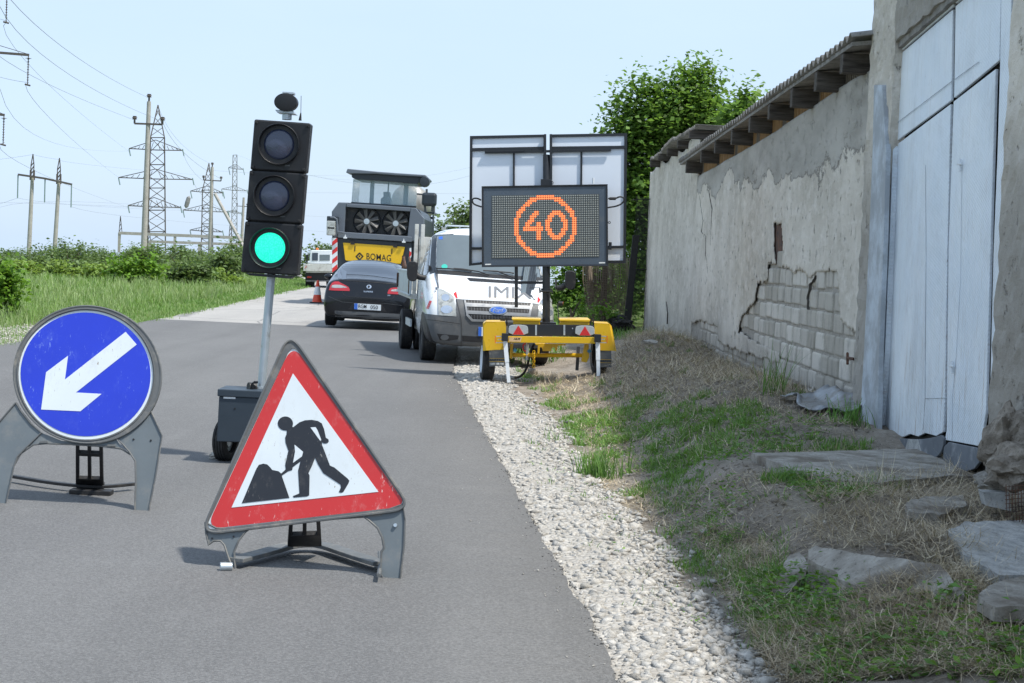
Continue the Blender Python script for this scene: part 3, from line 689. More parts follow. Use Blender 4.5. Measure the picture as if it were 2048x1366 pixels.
ZP = .36; ZB = zs([(1615, 1101), (1720, 1108), (1880, 1130), (1842, 1206), (1675, 1143)], .10); ZR = zs([(1985, 1165), (2048, 1215), (1990, 1212)], .06); ZW = zs([(1900, 1060), (2060, 1040), (2000, 1150)], .05); ZK = zs([(1812, 1005), (1935, 1010)], .07)
print('slabs', ZP, ZB, ZR, ZW, ZK)
q = g3([(1503, 906), (1640, 958), (1760, 965), (1905, 950)], ZP); q += [(3.04, 11.0, ZP), (3.04, 12.7, ZP)]+g3([(1620, 903)], ZP)
rough_box('concrete_slab', q, .09, M['slab'], 1, .12, .006, label='flat concrete threshold slab lying in front of the blue gate', cat='slab')
q = g3s([(1615, 1101), (1629, 1092), (1720, 1108), (1800, 1118), (1880, 1130), (1930, 1190), (1842, 1206), (1838, 1212), (1760, 1208), (1735, 1180), (1680, 1158), (1675, 1143), (1618, 1120)], .085)
rough_box('broken_slab', q, .08, M['slab'], 2, .035, .009, label='long jagged slab of broken concrete jutting out towards the gravel', cat='concrete slab', group='broken concrete slabs on the verge')
q = g3s([(1955, 1192), (1985, 1165), (2060, 1150), (2140, 1190), (2130, 1225), (2048, 1215), (1990, 1212)], .09)
rough_box('broken_slab', q, .06, M['slab'], 3, .035, .008, label='grey slab with a straight front edge at the right border of the photo', cat='concrete slab', group='broken concrete slabs on the verge')
q = g3s([(1575, 1112), (1600, 1104), (1616, 1128), (1612, 1150), (1572, 1185), (1545, 1180)], .035)
rough_box('broken_slab', q, .06, M['slab'], 4, .03, .006, label='small tilted block leaning beside the jagged slab', cat='concrete slab', group='broken concrete slabs on the verge')
q = g3s([(1895, 1060), (1930, 1045), (2060, 1040), (2100, 1100), (2090, 1150), (2000, 1150), (1930, 1110)], .05)
rough_box('broken_slab', q, .09, M['whitewash'], 5, .04, .010, label='pale crumbling concrete patch under the wire mesh', cat='concrete slab', group='broken concrete slabs on the verge')
q = g3s([(1812, 1005), (1850, 992), (1925, 990), (1935, 1010), (1880, 1030), (1815, 1025)], .06)
rough_box('broken_slab', q, .10, M['slab'], 6, .03, .012, label='chunky stone block half buried in the straw heap', cat='concrete slab', group='broken concrete slabs on the verge')
q = [tuple(T(a, b, 9.3)) for a, b in ((1968, 984), (2018, 986), (2022, 1022), (1975, 1012))]
rough_box('kerb_block', q, (0, .12, 0), M['whitewash'], 7, .03, .004, label='bluish grey flat block standing behind the wire mesh', cat='block')
boulder('boulder', T(2012, 884, 9.95), (.13, .16, .23), 3, M['boulder'], 'upright lump of earth and rock leaning on the pier beside the gate', 'boulder', 'rubble boulders by the gate', .25)
boulder('boulder', T(2048, 930, 9.35), (.22, .24, .14), 8, M['boulder'], 'broad low boulder in front of the upright rock lump', 'boulder', 'rubble boulders by the gate', -.3)
boulder('boulder', T(1985, 962, 9.6), (.10, .10, .06), 5, M['stone_grey'], 'small grey stone wedged under the broad boulder', 'boulder', 'rubble boulders by the gate')
p = GH(433, 928)
boulder('wheel_stone', (p.x, p.y, .024), (.062, .05, .034), 12, M['stone_white'], 'whitish stone wedged against the wheel of the traffic light trolley', 'stone')
for i, (a, b, sx, l) in enumerate(((1300, 686, .11, 'flat white stone on the straw heap by the far wall corner'), (1483, 742, .055, 'small white stone in the straw below the exposed blocks'), (1545, 752, .05, 'white stone at the wall foot, beside the tall grass tuft'),
                                (1540, 778, .05, 'lower white stone of the two beside the grass tuft'), (1455, 790, .09, 'light grey stone sunk in the cut straw'), (1322, 830, .07, 'grey stone on the bank between grass and straw'), (1195, 1055, .08, 'wedge shaped pale stone standing up from the gravel'), (1100, 885, .02, 'tiny dark pebble beside a grass sprout on the gravel'))):
    p = GH(a, b); boulder('stone', (p.x, p.y, p.z+sx*.12), (sx, sx*.6, sx*.38), 20+i, M['stone_white'] if i not in (4, 5) else M['stone_grey'], l, 'stone', 'single stones lying on the verge', lvl=2)
p = GH(1064, 752)
boulder('wheel_chock_stone', (p.x, p.y, p.z+.05), (.09, .07, .07), 31, M['boulder'], 'dark stone lying under the display trailer', 'stone', lvl=2)
# crumpled plastic sheet at the wall foot
bm = bmesh.new(); bmesh.ops.create_grid(bm, x_segments=26, y_segments=20, size=.5)
p = GH(1630, 815)
for v in bm.verts:
    q = v.co.copy(); d = noise.noise(q*2.3)*.16+noise.noise(q*6+Vector((3, 1, 0)))*.05+noise.noise(q*15)*.012; v.co = Vector((q.x*.55+d*.5, q.y*1.6, .03+max(0, d)+max(0, q.x)*.12))
me = bpy.data.meshes.new('plastic_sheet'); bm.to_mesh(me); bm.free(); me.materials.append(M['tarp']); me.shade_smooth()
o = bpy.data.objects.new('plastic_sheet', me); COL.objects.link(o); o.location = (p.x+.1, p.y, p.z+.01); md = o.modifiers.new('s', 'SOLIDIFY'); md.thickness = .004
tag(o, 'crumpled grey plastic sheet half covered by straw at the wall foot', 'plastic sheet')
# rusty wire mesh offcut
mb = MB(T(2035, 1010, 9.0)); 
for i in range(15):
    a = 2012+i*6; mb.tube([T(a, 968+2*math.sin(i), 9.0), T(a+1, 1010, 8.97), T(a+3+i*.3, 1052+4*math.sin(i*2), 9.0)], .0022, 4)
for j in range(10):
    b = 972+j*8.5; mb.tube([T(2010, b+2, 9.0), T(2050, b-2, 8.98), T(2100, b-3, 9.02)], .0022, 4)
tag(mb.build('wire_mesh', M['rust']), 'rusty square wire mesh standing in the rubble at the right border', 'wire mesh')
# ------------------------------------------------------------------ shed, second shed, gate building
YA0, YA1, YB1 = 14.95, TX(1393, 420, 3.0).y, TX(1297, 480, 3.03).y
print('shed', YA1, YB1)
_zt = sorted((TX(a, b, 3.0).y, TX(a, b, 3.0).z-.045) for a, b in ((1738, 134), (1684, 165), (1541, 264), (1395, 349)))
ztop = lambda y: float(np.interp(y, [q[0] for q in _zt], [q[1] for q in _zt]))
def yz(px, py, X=3.0):
    q = TX(px, py, X); return (q.y, q.z)
def c4(x, y): return (1180+x/3.105, 380+y/3.105)
hole1 = [yz(*c4(*p)) for p in ((1110, 450), (1205, 480), (1262, 500), (1330, 495), (1365, 560), (1390, 500), (1420, 490), (1450, 505), (1530, 500), (1545, 640), (1560, 800), (1610, 850), (1650, 900), (1700, 990), (1700, 1300), (1180, 1200), (1170, 1020), (1110, 980), (1000, 925), (930, 880), (940, 790), (1030, 690), (1045, 580), (1105, 560))]
hole2 = [yz(*c4(*p)) for p in ((625, 825), (690, 810), (760, 835), (805, 850), (800, 940), (880, 980), (1060, 1040), (1180, 1080), (1180, 1300), (620, 1100))]
slot = [yz(*p) for p in ((1548, 446), (1564, 448), (1566, 490), (1563, 530), (1552, 532), (1548, 500))]
def plaster_sheet(name, y0, y1, zt, zb, X, holes, mat, parent, step=(.04, .032), thick=.012, o=(0, 0, 0)):
    ny = int((y1-y0)/step[0]); nz = int(3.9/step[1]); yv = np.linspace(y0, y1, ny+1)
    V = []; 
    for y in yv:
        a, b = zb(y), zt(y)
        for k in range(nz+1): V.append((X, y, a+(b-a)*k/nz))
    V = np.array(V); ii = (np.arange(ny)[:, None]*(nz+1)+np.arange(nz)[None]).ravel()
    Fq = np.stack([ii, ii+1, ii+nz+2, ii+nz+1], 1); c = V[Fq].mean(1)
    keep = np.ones(len(Fq), bool)
    wy = c[:, 1]+.07*vnoise(c[:, 1], c[:, 2], 8)+.03*vnoise(c[:, 1], c[:, 2], 30, 1); wz = c[:, 2]+.03*vnoise(c[:, 1], c[:, 2], 7, 3)+.012*vnoise(c[:, 1], c[:, 2], 33, 1)
    for h_, jit in holes: keep &= ~inpoly(wy if jit else c[:, 1], wz if jit else c[:, 2], h_)
    V[:, 0] += .010*vnoise(V[:, 1], V[:, 2], 2.5)+.0035*vnoise(V[:, 1], V[:, 2], 22)+.02*vnoise(V[:, 1], V[:, 2], .7)
    V -= np.array(o)
    ob = npmesh(name, V, Fq[keep][:, ::-1], mat, parent, smooth=True); md = ob.modifiers.new('s', 'SOLIDIFY'); md.thickness = thick; md.offset = -1
    return ob
shed = thing('storage_shed', 'long low shed with crumbling plaster wall and timber beams under its corrugated roof', 'shed', (3, 21.5, 0)); O = shed.location.copy()
holes_a = [(hole1, True), (hole2, True), (slot, False)]
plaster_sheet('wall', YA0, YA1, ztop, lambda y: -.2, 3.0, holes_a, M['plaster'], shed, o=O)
mb = MB(O); mb.box((3.31, (YA0+YA1)/2, 1.38), (.56, YA1-YA0, 3.2)); mb.build('wall_core', M['mortar'], shed)
mb = MB(O); z = .02; row = 0
while z < 2.2:
    y = 14.8+(row % 2)*.24
    while y < 27.8:
        L = random.uniform(.40, .58); a = random.uniform(-.006, .006)
        if inpoly(np.array([y+L/2+.75, y+L/2+.3, y+L/2, y+L/2-.3, y+L/2+.6]), np.array([z+.1]*4+[z-.02]), hole1).any() or inpoly(np.array([y+L/2+.75, y+L/2+.3, y+L/2, y+L/2-.3]), np.array([z+.1]*4), hole2).any():
            mb.box((3.036+a, y+L/2, z+.1+random.uniform(-.010, .010)), (.05, L-.085, .183+random.uniform(-.014, .008)))
        y += L
    z += .203; row += 1
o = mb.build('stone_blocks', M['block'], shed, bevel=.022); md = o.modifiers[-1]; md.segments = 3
mb = MB(O); mb.prism([TX(a, b, 3.02) for a, b in ((1550, 450), (1563, 449), (1565, 529), (1553, 530))], (.012, 0, 0)); mb.build('rusty_plate', M['rust'], shed)
# cracks in the plaster
mb = MB(O)
def crack(pts, w0=.011):
    mb = MB(O)
    P = [Vector(TX(a, b, 2.985)) for a, b in pts]; out = []
    for i in range(len(P)-1):
        for k in range(5):
            t = k/5; q = P[i].lerp(P[i+1], t); out.append(q+Vector((0, random.uniform(-.025, .025), random.uniform(-.01, .01))))
    for i in range(len(out)-1):
        a, b = out[i], out[i+1]; w_ = .55*w0*(.4+.6*math.sin(math.pi*(i+.5)/len(out)))*random.uniform(.6, 1.4)*2
        mb.prism([a+Vector((0, -w_, 0)), a+Vector((0, w_, 0)), b+Vector((0, w_, 0)), b+Vector((0, -w_, 0))], (.03, 0, 0))
    mb.build('crack', M['crack'], shed, norm=True)
crack([c4(*p) for p in ((675, 0), (690, 120), (700, 190), (690, 260), (718, 290), (715, 400), (730, 490), (725, 600))], .012)
crack([c4(*p) for p in ((735, 0), (755, 120), (750, 250), (745, 370))], .012)
crack([c4(*p) for p in ((1395, 535), (1360, 590), (1345, 680), (1350, 760))], .009)
crack([c4(*p) for p in ((470, 690), (478, 760), (475, 850))], .016)
crack([c4(*p) for p in ((910, 830), (895, 900), (870, 980))], .012)
# beams, reed boards, roof
bys = [TX(x, 130+(1689-x)*.65, 2.78).y for x in (1689, 1636, 1587, 1541, 1502, 1466, 1432, 1404, 1374)]
_ra, _rb = TX(1357, 323, 2.75), TX(1684, 88, 2.75); print('roof', _ra, _rb)
zr = lambda y: _rb.z-.03+(y-_rb.y)*(_ra.z-_rb.z)/(_ra.y-_rb.y)
for i, y in enumerate(bys):
    z1 = zr(y)-.045; hh = .17+.012*(i % 3)
    mb = MB(O); mb.box((3.02, y+.10, z1-hh/2), (.50, .14, hh)); mb.build('beam', M['beam'], shed, bevel=.008)
mb = MB(O)
for k in range(int((YA1-YA0)/.035)):
    y = YA0+.02+k*.035; zb_ = ztop(y)-.02; zt_ = zr(y)+.03
    mb.k = 1 if (y < 17.0 or (k//9) % 7 == 3) else 0
    mb.box((3.06+.006*(k % 3), y, (zb_+zt_)/2), (.03, .030, zt_-zb_))
mb.build('reed_lining', [M['reed'], M['reed_dark']], shed)
def corrugated(name, x0, x1, y0, y1, zf, slope, mat, parent, O, per=.24, amp=.034, thick=.009, jag=0):
    n = int((y1-y0)/per*8); yv = np.linspace(y0, y1, n); V = []
    xs_ = np.linspace(0, 1, 5)
    for i, y in enumerate(yv):
        sheet = math.floor(y/1.1)
        a = x0+jag*(math.sin(sheet*7.3)*.5)
        for t in xs_: V.append((a+(x1-a)*t-O[0], y-O[1], zf(y)+slope*(x1-x0)*t+amp*math.sin(2*math.pi*y/per)+.006*math.sin(sheet*3.1)-O[2]))
    V = np.array(V); ii = (np.arange(n-1)[:, None]*5+np.arange(4)[None]).ravel()
    o = npmesh(name, V, np.stack([ii, ii+1, ii+6, ii+5], 1), mat, parent, smooth=True); md = o.modifiers.new('s', 'SOLIDIFY'); md.thickness = thick; md.offset = 1; return o
corrugated('roof', 2.74, 7.5, YA0-.08, _ra.y, lambda y: zr(y)+.03, .16, M['asbestos'], shed, O, jag=.02)
mb = MB(O); mb.prism([(2.77, YA0, zr(YA0)-.035), (2.77, _ra.y-.1, zr(_ra.y)-.035), (2.77, _ra.y-.1, zr(_ra.y)), (2.77, YA0, zr(YA0))], (.42, 0, .05)); mb.build('eaves_board', M['asbestos'], shed)
mb = MB(O)
q = [TX(a, b, 2.93) for a, b in ((1697, 722), (1700, 716), (1716, 719))]
mb.tube([TX(1695, 706, 2.93), TX(1695, 728, 2.92)], .012, 6); mb.tube([TX(1695, 716, 2.93), TX(1708, 718, 2.93), TX(1719, 715, 3.0)], .014, 6); mb.build('hook', M['rust'], shed)
# second shed behind
sb = thing('rear_shed', 'second plastered shed beyond the first with a short corrugated roof and broken beams', 'shed', (3, 33, 0)); O = sb.location.copy()
_rc, _rd = TX(1300, 318, 2.8), TX(1385, 252, 2.8); print('rear', _rc, _rd); zB = lambda y: _rd.z+(y-_rd.y)*(_rc.z-_rd.z)/(_rc.y-_rd.y); ZB_ = (_rc.z+_rd.z)/2-.12
plaster_sheet('wall', YA1+.02, YB1, lambda y: ZB_+.07*math.sin(y*1.7), lambda y: -.2, 3.03, [], M['plaster2'], sb, (.12, .09), .03, o=O)
mb = MB(O); mb.box((5.0, (YA1+YB1)/2+.03, (ZB_-.06)/2-.1), (3.88, YB1-YA1-.08, ZB_+.14)); mb.build('wall_core', M['mortar'], sb)
plaster = plaster_sheet
g = rough_box('gable', [(3.05, YA1-.05, ZB_+.02), (3.85, YA1-.05, ZB_+.06), (3.85, YA1-.05, ZB_-.4), (3.05, YA1-.05, ZB_-.4)], (0, .05, 0), M['plaster2'], 3, .08, .01); g.parent = sb; g.location = g.location-O
corrugated('roof', 2.80, 6.9, _rd.y, _rc.y, lambda y: zB(y), -.012, M['asbestos'], sb, O, jag=.10)
for y in [_rd.y+.4+(_rc.y-_rd.y-.6)*k/4 for k in range(5)]:
    mb = MB(O); mb.box((3.0, y, ZB_+.02*math.sin(y*5)), (.42, .15, .14)); mb.build('beam', M['beam'], sb, bevel=.008)
# gate building
gb = thing('gate_building', 'tall grey rendered building with a big pale blue sheet metal gate', 'building', (3, 12, 0)); O = gb.location.copy()
zl = lambda y: 1.6+(np.interp(y, [12.1, 13.75], [1.93, 1.82]))
def part(o, p): o.parent = p; o.location = o.location-p.location; return o
PN, PR = TX(1774, 400, 2.93).y+.03, TX(1999, 450, 2.93).y; L0, L1 = TX(1775, 97, 2.93), TX(1880, 3, 2.93); LS = (L1.z-L0.z)/(L1.y-L0.y); lz = lambda y: L0.z+(y-L0.y)*LS
print('pier', PN, PR, L0, L1)
LP = [(2.93, PN, 4.02), (2.93, 14.95, 4.02), (2.93, 14.95, -.2), (2.93, PN, -.2)]
part(rough_box('wall', LP, (.5, 0, 0), M['plaster2'], 11, .09, .018), gb)
part(rough_box('wall', [(2.93, 5.3, 4.02), (2.93, PR, 4.02), (2.93, PR, -.2), (2.93, 5.3, -.2)], (.5, 0, 0), M['plaster2'], 12, .09, .018), gb)
part(rough_box('wall', [(2.935, PR-.1, 4.02), (2.935, PN+.03, 4.02), (2.935, PN+.03, lz(PN)), (2.935, 12.1, lz(12.1)), (2.935, PR-.1, min(3.95, lz(PR)))], (.5, 0, 0), M['plaster2'], 13, .09, .018), gb)
part(rough_box('lintel', [(2.955, PN+.01, lz(PN)-.05), (2.955, PN+.01, lz(PN)+.02), (2.955, PR, min(3.98, lz(PR)+.02)), (2.955, PR, min(3.9, lz(PR)-.05))], (.2, 0, 0), M['asbestos'], 14, .12, .006), gb)
mb = MB(O); mb.box((3.06, 12.2, 1.75), (.04, 3.5, 3.9)); mb.build('gap_shade_sheet', M['gap_shade'], gb)  # near-black sheet added to paint deep shade into the gate gaps
gate = gb
def panel(name, pts, X=3.0, th=.02, mat='gate', par=None, rough=0):
    P = [TX(a, b, X) for a, b in pts]
    if rough: P = smoothpoly(P, 1)
    mb = MB(O); mb.prism(P, (th, 0, 0)); return mb.build(name, M[mat], par or gb, bevel=.004)
lg = panel('gate_leaf', ((1787, 294), (1901, 208), (1894, 500), (1889, 800), (1886, 864), (1872, 872), (1850, 866), (1836, 873), (1820, 868), (1806, 874), (1790, 869), (1757, 879), (1771, 600)))
panel('gate_top_panel', ((1784, 122), (1905, 19), (1902, 201), (1786, 287)), 2.995)
panel('gate_top_panel', ((1781, 88), (1908, -30), (1906, 13), (1784, 117)), 2.99)
rg = panel('gate_leaf', ((1907, 203), (1991, 138), (1983, 400), (1976, 650), (1971, 825), (1961, 893), (1925, 886), (1890, 880), (1893, 860), (1897, 500)), 2.99)
panel('gate_top_panel', ((1911, 12), (2003, -66), (1998, 121), (1908, 196)), 2.995)
panel('gate_top_panel', ((1911, -33), (2004, -110), (2004, -72), (1911, 7)), 2.99)
panel('frame_strip', ((2000, 127), (2004, -80), (2024, -80), (2016, 300), (1998, 600), (1988, 826), (1979, 826), (1987, 500), (1995, 300)), 2.985, .03)
panel('frame_strip', ((1769, 108), (1785, 96), (1786, 290), (1779, 480), (1770, 700), (1757, 884), (1749, 884), (1763, 480)), 2.96, .09)
panel('jamb_board', ((1748, 170), (1764, 170), (1772, 300), (1767, 480), (1758, 700), (1754, 884), (1719, 856), (1728, 700), (1738, 480), (1745, 300)), 2.90, .04, 'jamb')
panel('rubber_flap', ((1757, 884), (1790, 876), (1836, 879), (1862, 876), (1888, 868), (1886, 898), (1870, 918), (1830, 915), (1790, 905), (1757, 892)), 2.975, .02, 'felt', None, 1)
panel('whitewash_smear', ((1816, 878), (1836, 879), (1845, 915), (1806, 912)), 2.97, .004, 'whitewash')
panel('rubber_flap', ((1888, 882), (1925, 890), (1962, 897), (1956, 935), (1925, 945), (1885, 930)), 2.98, .02, 'felt', None, 1)
def seam(pts, w_=.006, X=2.985, mat='jamb'):
    mb = MB(O); mb.tube([TX(a, b, X) for a, b in pts], w_, 5); mb.build('seam', M[mat], gb)
seam(((1851, 330), (1852, 500), (1851, 640), (1850, 797)), .0018, 2.998); seam(((1850, 797), (1889, 796)), .002, 2.998); seam(((1850, 797), (1846, 860)), .0015, 2.998)
seam(((1924, 330), (1921, 560), (1913, 700), (1905, 795), (1904, 880)), .0011, 2.988); seam(((1893, 796), (1905, 795)), .003, 3.05)
seam(((1787, 251), (1903, 163)), .0025, 2.988); seam(((1908, 160), (1957, 124)), .0025, 2.988)
for a, b in ((1920, 330), (1904, 735)):
    mb = MB(O); mb.tube([TX(a, b-12, 2.975), TX(a, b+12, 2.975)], .009, 6); mb.tube([TX(a-5, b-2, 2.97), TX(a+3, b-2, 2.97)], .006, 6); mb.build('hinge', M['white_part'], rg)
for o_ in (rg,):
    pass
# iron railing and leaning post by the far corner, netting
ir = thing('iron_railing', 'dark iron railing of close vertical bars beside the far wall corner', 'railing', (2.75, 40, 0)); O = ir.location.copy()
mb = MB(O)
for i in range(17):
    a = 1268+i*1.75; mb.tube([T(a+5, 392+i*.3, 40), T(a-4, 664, 40)], .006, 4)
for b in (400, 540, 655): mb.tube([T(1262, b, 40), T(1302, b-2, 40)], .014, 4)
mb.build('bars', M['iron_dark'], ir)
mb = MB(T(1255, 650, 39.4)); mb.prism([T(1266, 470, 39.4), T(1279, 470, 39.4), T(1261, 650, 39.4), T(1247, 650, 39.4)], (0, .1, 0)); tag(mb.build('wooden_post', M['iron_dark'], bevel=.006), 'dark post leaning beside the iron railing', 'post')
nn = thing('netting_fence', 'brown netting strung between rough posts behind the display trailer', 'netting fence', T(1210, 660, 40.5)); O = nn.location.copy()
mb = MB(O)
for i in range(34):
    a = 1166+i*3.0; mb.tube([T(a+2*math.sin(i), 515, 40.5), T(a+4*math.sin(i*.5), 560, 40.4+.1*math.sin(i)), T(a+6-i*.2, 600, 40.5), T(a+9-i*.35, 652, 40.5)], .009, 3)
for j in range(40):
    b = 517+j*3.4; mb.tube([T(1166+5*j/40, b, 40.5), T(1200, b+2, 40.42), T(1235, b-1, 40.5), T(1264-j*.25, b+1, 40.5)], .007, 3)
mb.build('netting', M['net'], nn)
for a, b in ((1212, 1205), (1176, 1186)):
    mb = MB(O); mb.tube([T(a, 500, 40.7), T(b, 660, 40.7)], [.06, .09], 8); mb.build('post', M['bark'], nn)
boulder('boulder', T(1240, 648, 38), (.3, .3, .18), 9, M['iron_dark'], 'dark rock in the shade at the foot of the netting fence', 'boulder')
# ------------------------------------------------------------------ round arrow sign
def c1(x, y): return (x/2.8455, 580+y/2.8455)
def c2(x, y): return (380+x/2.627, 660+y/2.627)
def plane_for(pA, pB, lean):                 # plane standing on two ground contact pixels, leaning back
    a, b = G(*pA), G(*pB); u = (b-a).normalized(); n = Vector((u.y, -u.x, 0)).normalized()   # towards the camera
    v = Vector((0, 0, 1))*math.cos(lean)-n*math.sin(lean)
    return Plane(a, u, v)
def onp(P, pts, off=0): return [P.hit(x, y, off) for x, y in pts]
def rail(mb, P, pts, off, w_, d, closed=False): # raised rim bead following a path on the plane
    q = onp(P, pts, off)
    if closed: q = q+[q[0]]
    mb.tube(q, w_, 6)
P1 = plane_for((10, 1008), (285, 1022), R(14))
if P1.n.y > 0: P1.n = -P1.n
s1 = thing('arrow_sign', 'round blue sign with a white arrow pointing down left on a grey plastic frame', 'road sign', G(150, 1000)); O = s1.location.copy()
oc = [c1(*p) for p in circ(497, 482, 419, 390, 72, .10)]
f1 = [c1(*p) for p in circ(487, 482, 384, 368, 72, .10)]; f0 = [c1(*p) for p in circ(487, 480, 370, 352, 72, .10)]
N = P1.n
mb = MB(O); mb.frame(onp(P1, oc, .012), onp(P1, f1, .012), N*-.035); rail(mb, P1, oc, .010, .0065, .01, True); rail(mb, P1, [c1(*p) for p in circ(489, 482, 391, 374, 72, .10)], .014, .003, .01, True)
mb.build('rim', M['sign_frame'], s1, 40)
mb = MB(O); mb.prism(onp(P1, [c1(*p) for p in circ(487, 482, 386, 370, 72, .10)], .004), N*-.02); mb.build('backing_plate', M['sign_white'], s1)
mb = MB(O); mb.prism(onp(P1, f0, .0065), N*-.0024); mb.build('blue_face', M['sign_blue'], s1)
arrow = ((715, 238), (778, 310), (432, 583), (578, 591), (457, 690), (234, 680), (262, 468), (387, 374), (369, 510))
mb = MB(O); mb.prism(onp(P1, [c1(*p) for p in arrow], .0085), N*-.0024); mb.build('arrow', M['sign_white'], s1)
def leg(P, s, name, outline, rim, mat='sign_panel', off=0):
    mb = MB(O); mb.prism(onp(P, outline, off), N*-.012); lg_ = mb.build(name, M[mat], s, bevel=.002)
    mb = MB(O); rail(mb, P, rim, off+.004, .0055, .01, True); mb.build('edge_bead', M['sign_frame'], lg_, 40); return lg_
Lr = [c1(*p) for p in ((848, 665), (923, 830), (886, 1060), (845, 1266), (766, 1264), (772, 1100), (770, 975), (735, 920), (700, 880), (652, 830), (745, 770), (800, 720))]
Ll = [c1(*p) for p in ((90, 640), (0, 745), (-60, 820), (-95, 1040), (-75, 1225), (32, 1222), (52, 1130), (80, 1000), (100, 945), (150, 895), (235, 812), (180, 765), (120, 690))]
leg(P1, s1, 'leg', Lr, Lr); leg(P1, s1, 'leg', Ll, Ll)
mb = MB(O); Ap = [c1(*p) for p in ((235, 812), (350, 858), (500, 872), (600, 852), (652, 832), (690, 900), (600, 888), (400, 876), (260, 872), (190, 878), (150, 895))]
mb.prism(onp(P1, Ap, -.002), N*-.010); mb.build('apron', M['sign_panel'], s1)
mb = MB(O); mb.tube(onp(P1, [c1(*p) for p in ((80, 1000), (120, 930), (190, 880), (260, 873), (400, 878), (600, 890), (690, 903), (740, 935))], -.004), .006, 6)
for a, b in ((247, 864), (632, 884)): mb.prism(onp(P1, [c1(*p) for p in ((a-20, b-6), (a+20, b-6), (a+24, b+6), (a-24, b+6))], .006), N*-.02)
mb.build('lower_lip', M['sign_frame'], s1)
mb = MB(O)
for a, b in ((759, 850), (858, 856)):
    q = P1.hit(*c1(a, b), .004); mb.cyl(q, q+N*-.006, .006, .006, 10)
mb.build('bolt_holes', M['ink'], s1)
# rear prop: a ladder shaped strut and a bowed cross bar on the ground
def rear_prop(s, O, P, cc, U0, W, rungs, bar, barw, foot, back):
    # strut in a plane behind: top fixed to the sign, bottom on the ground
    tl, tr, br, bl = [Vector((*cc(*p), 0)) for p in U0]
    A_, B_ = P.hit(tl.x, tl.y, -.03), P.hit(tr.x, tr.y, -.03); g0 = G(bl.x, bl.y, .05); g1 = G(br.x, br.y, .05)
    PL = Plane(A_, (B_-A_), (A_-g0)); 
    if PL.n.y > 0: PL.n = -PL.n
    mb = MB(O)
    for a in (0, .5, 1):
        t0 = tl.lerp(tr, a); b0 = bl.lerp(br, a); wx = Vector((W/2, 0, 0))
        c_ = -1 if a == 0 else (1 if a == 1 else 0); t0 = t0-wx*c_; b0 = b0-wx*c_
        mb.prism([PL.hit(*(t0-wx).xy), PL.hit(*(t0+wx).xy), PL.hit(*(b0+wx).xy), PL.hit(*(b0-wx).xy)], PL.n*-.022)
    for r in rungs:
        a, b = r; L0 = tl.lerp(bl, a); R0 = tr.lerp(br, a); L1 = tl.lerp(bl, b); R1 = tr.lerp(br, b)
        mb.prism([PL.hit(*L0.xy, .002), PL.hit(*R0.xy, .002), PL.hit(*R1.xy, .002), PL.hit(*L1.xy, .002)], PL.n*-.026)
    mb.build('rear_strut', M['black_plastic'], s, bevel=.003)
rear_prop(s1, O, P1, c1, ((430, 872), (583, 880), (588, 1112), (430, 1108)), 7, ((-.02, .03), (.24, .31), (.86, 1.0)), None, 0, None, 0)
def bow(s, O, pts, w0, name, mat, z=.03, zt=.025):
    q = [G(a, b, z) for a, b in pts]; q = smoothpoly(q, 2, False); mb = MB(O); n = len(q)
    L = []; Rr = []
    for i, p in enumerate(q):
        d = (q[min(i+1, n-1)]-q[max(i-1, 0)]).normalized(); sd_ = Vector((d.y, -d.x, 0))*w0
        L.append(p+sd_); Rr.append(p-sd_)
    mb.prism(L+Rr[::-1], (0, 0, zt)); return mb.build(name, M[mat], s, bevel=.004)
bow(s1, O, [c1(*p) for p in ((70, 1068), (250, 1100), (430, 1122), (590, 1130), (765, 1112))], .020, 'cross_bar', 'black_plastic', .035, .02)
mb = MB(O); q = [G(*c1(*p), .0) for p in ((390, 1168), (632, 1172))]; mb.box((q[0]+q[1])/2+Vector((0, .04, .018)), ((q[1]-q[0]).length, .10, .032)); mb.build('rear_foot', M['black_plastic'], s1, bevel=.006)
mb = MB(O); q = G(*c1(508, 1140), .02); mb.box(q+Vector((0, .03, .03)), (.17, .05, .05)); mb.build('hinge_block', M['black_plastic'], s1, bevel=.008)

# ------------------------------------------------------------------ triangular road works sign
P2 = plane_for((447, 1137), (792, 1158), R(13))
if P2.n.y > 0: P2.n = -P2.n
N = P2.n
s2 = thing('roadworks_sign', 'triangular red bordered sign with a digging worker, its grey frame broken at the left leg', 'road sign', G(620, 1140)); O = s2.location.copy()
def tri(pts, rad): # rounded triangle from crop coordinates
    out = []; n = 3
    for i in range(3):
        p = Vector((*pts[i], 0)); a = Vector((*pts[i-1], 0)); b = Vector((*pts[(i+1) % 3], 0)); da = (a-p).normalized(); db = (b-p).normalized()
        for k in range(9):
            t = k/8; s0 = p+da*rad; s1_ = p+db*rad; out.append(tuple(((s0*(1-t)+p*t)*(1-t)+(p*(1-t)+s1_*t)*t).xy))
    return out
outer = tri(((523, 10), (1165, 940), (55, 1075)), 105)
facew = tri(((538, 70), (1140, 925), (75, 1052)), 62)
red_o = tri(((540, 70), (1150, 925), (82, 1047)), 95)
white = ((541, 228), (990, 850), (218, 933))
T2 = lambda pts: [c2(*p) for p in pts]
mb = MB(O); mb.frame(onp(P2, T2(outer), .010), onp(P2, T2(facew), .010), N*-.042); rail(mb, P2, T2(outer), .010, .0075, 0, True); mb.build('rim', M['sign_frame'], s2, 40)
mb = MB(O); mb.prism(onp(P2, T2(facew), .004), N*-.015); mb.build('backing_plate', M['sign_white'], s2)
mb = MB(O); mb.prism(onp(P2, T2(red_o), .0065), N*-.0024); mb.build('red_border', M['sign_red'], s2)
mb = MB(O); mb.prism(onp(P2, T2(white), .0085), N*-.0024); mb.build('white_panel', M['sign_white'], s2)
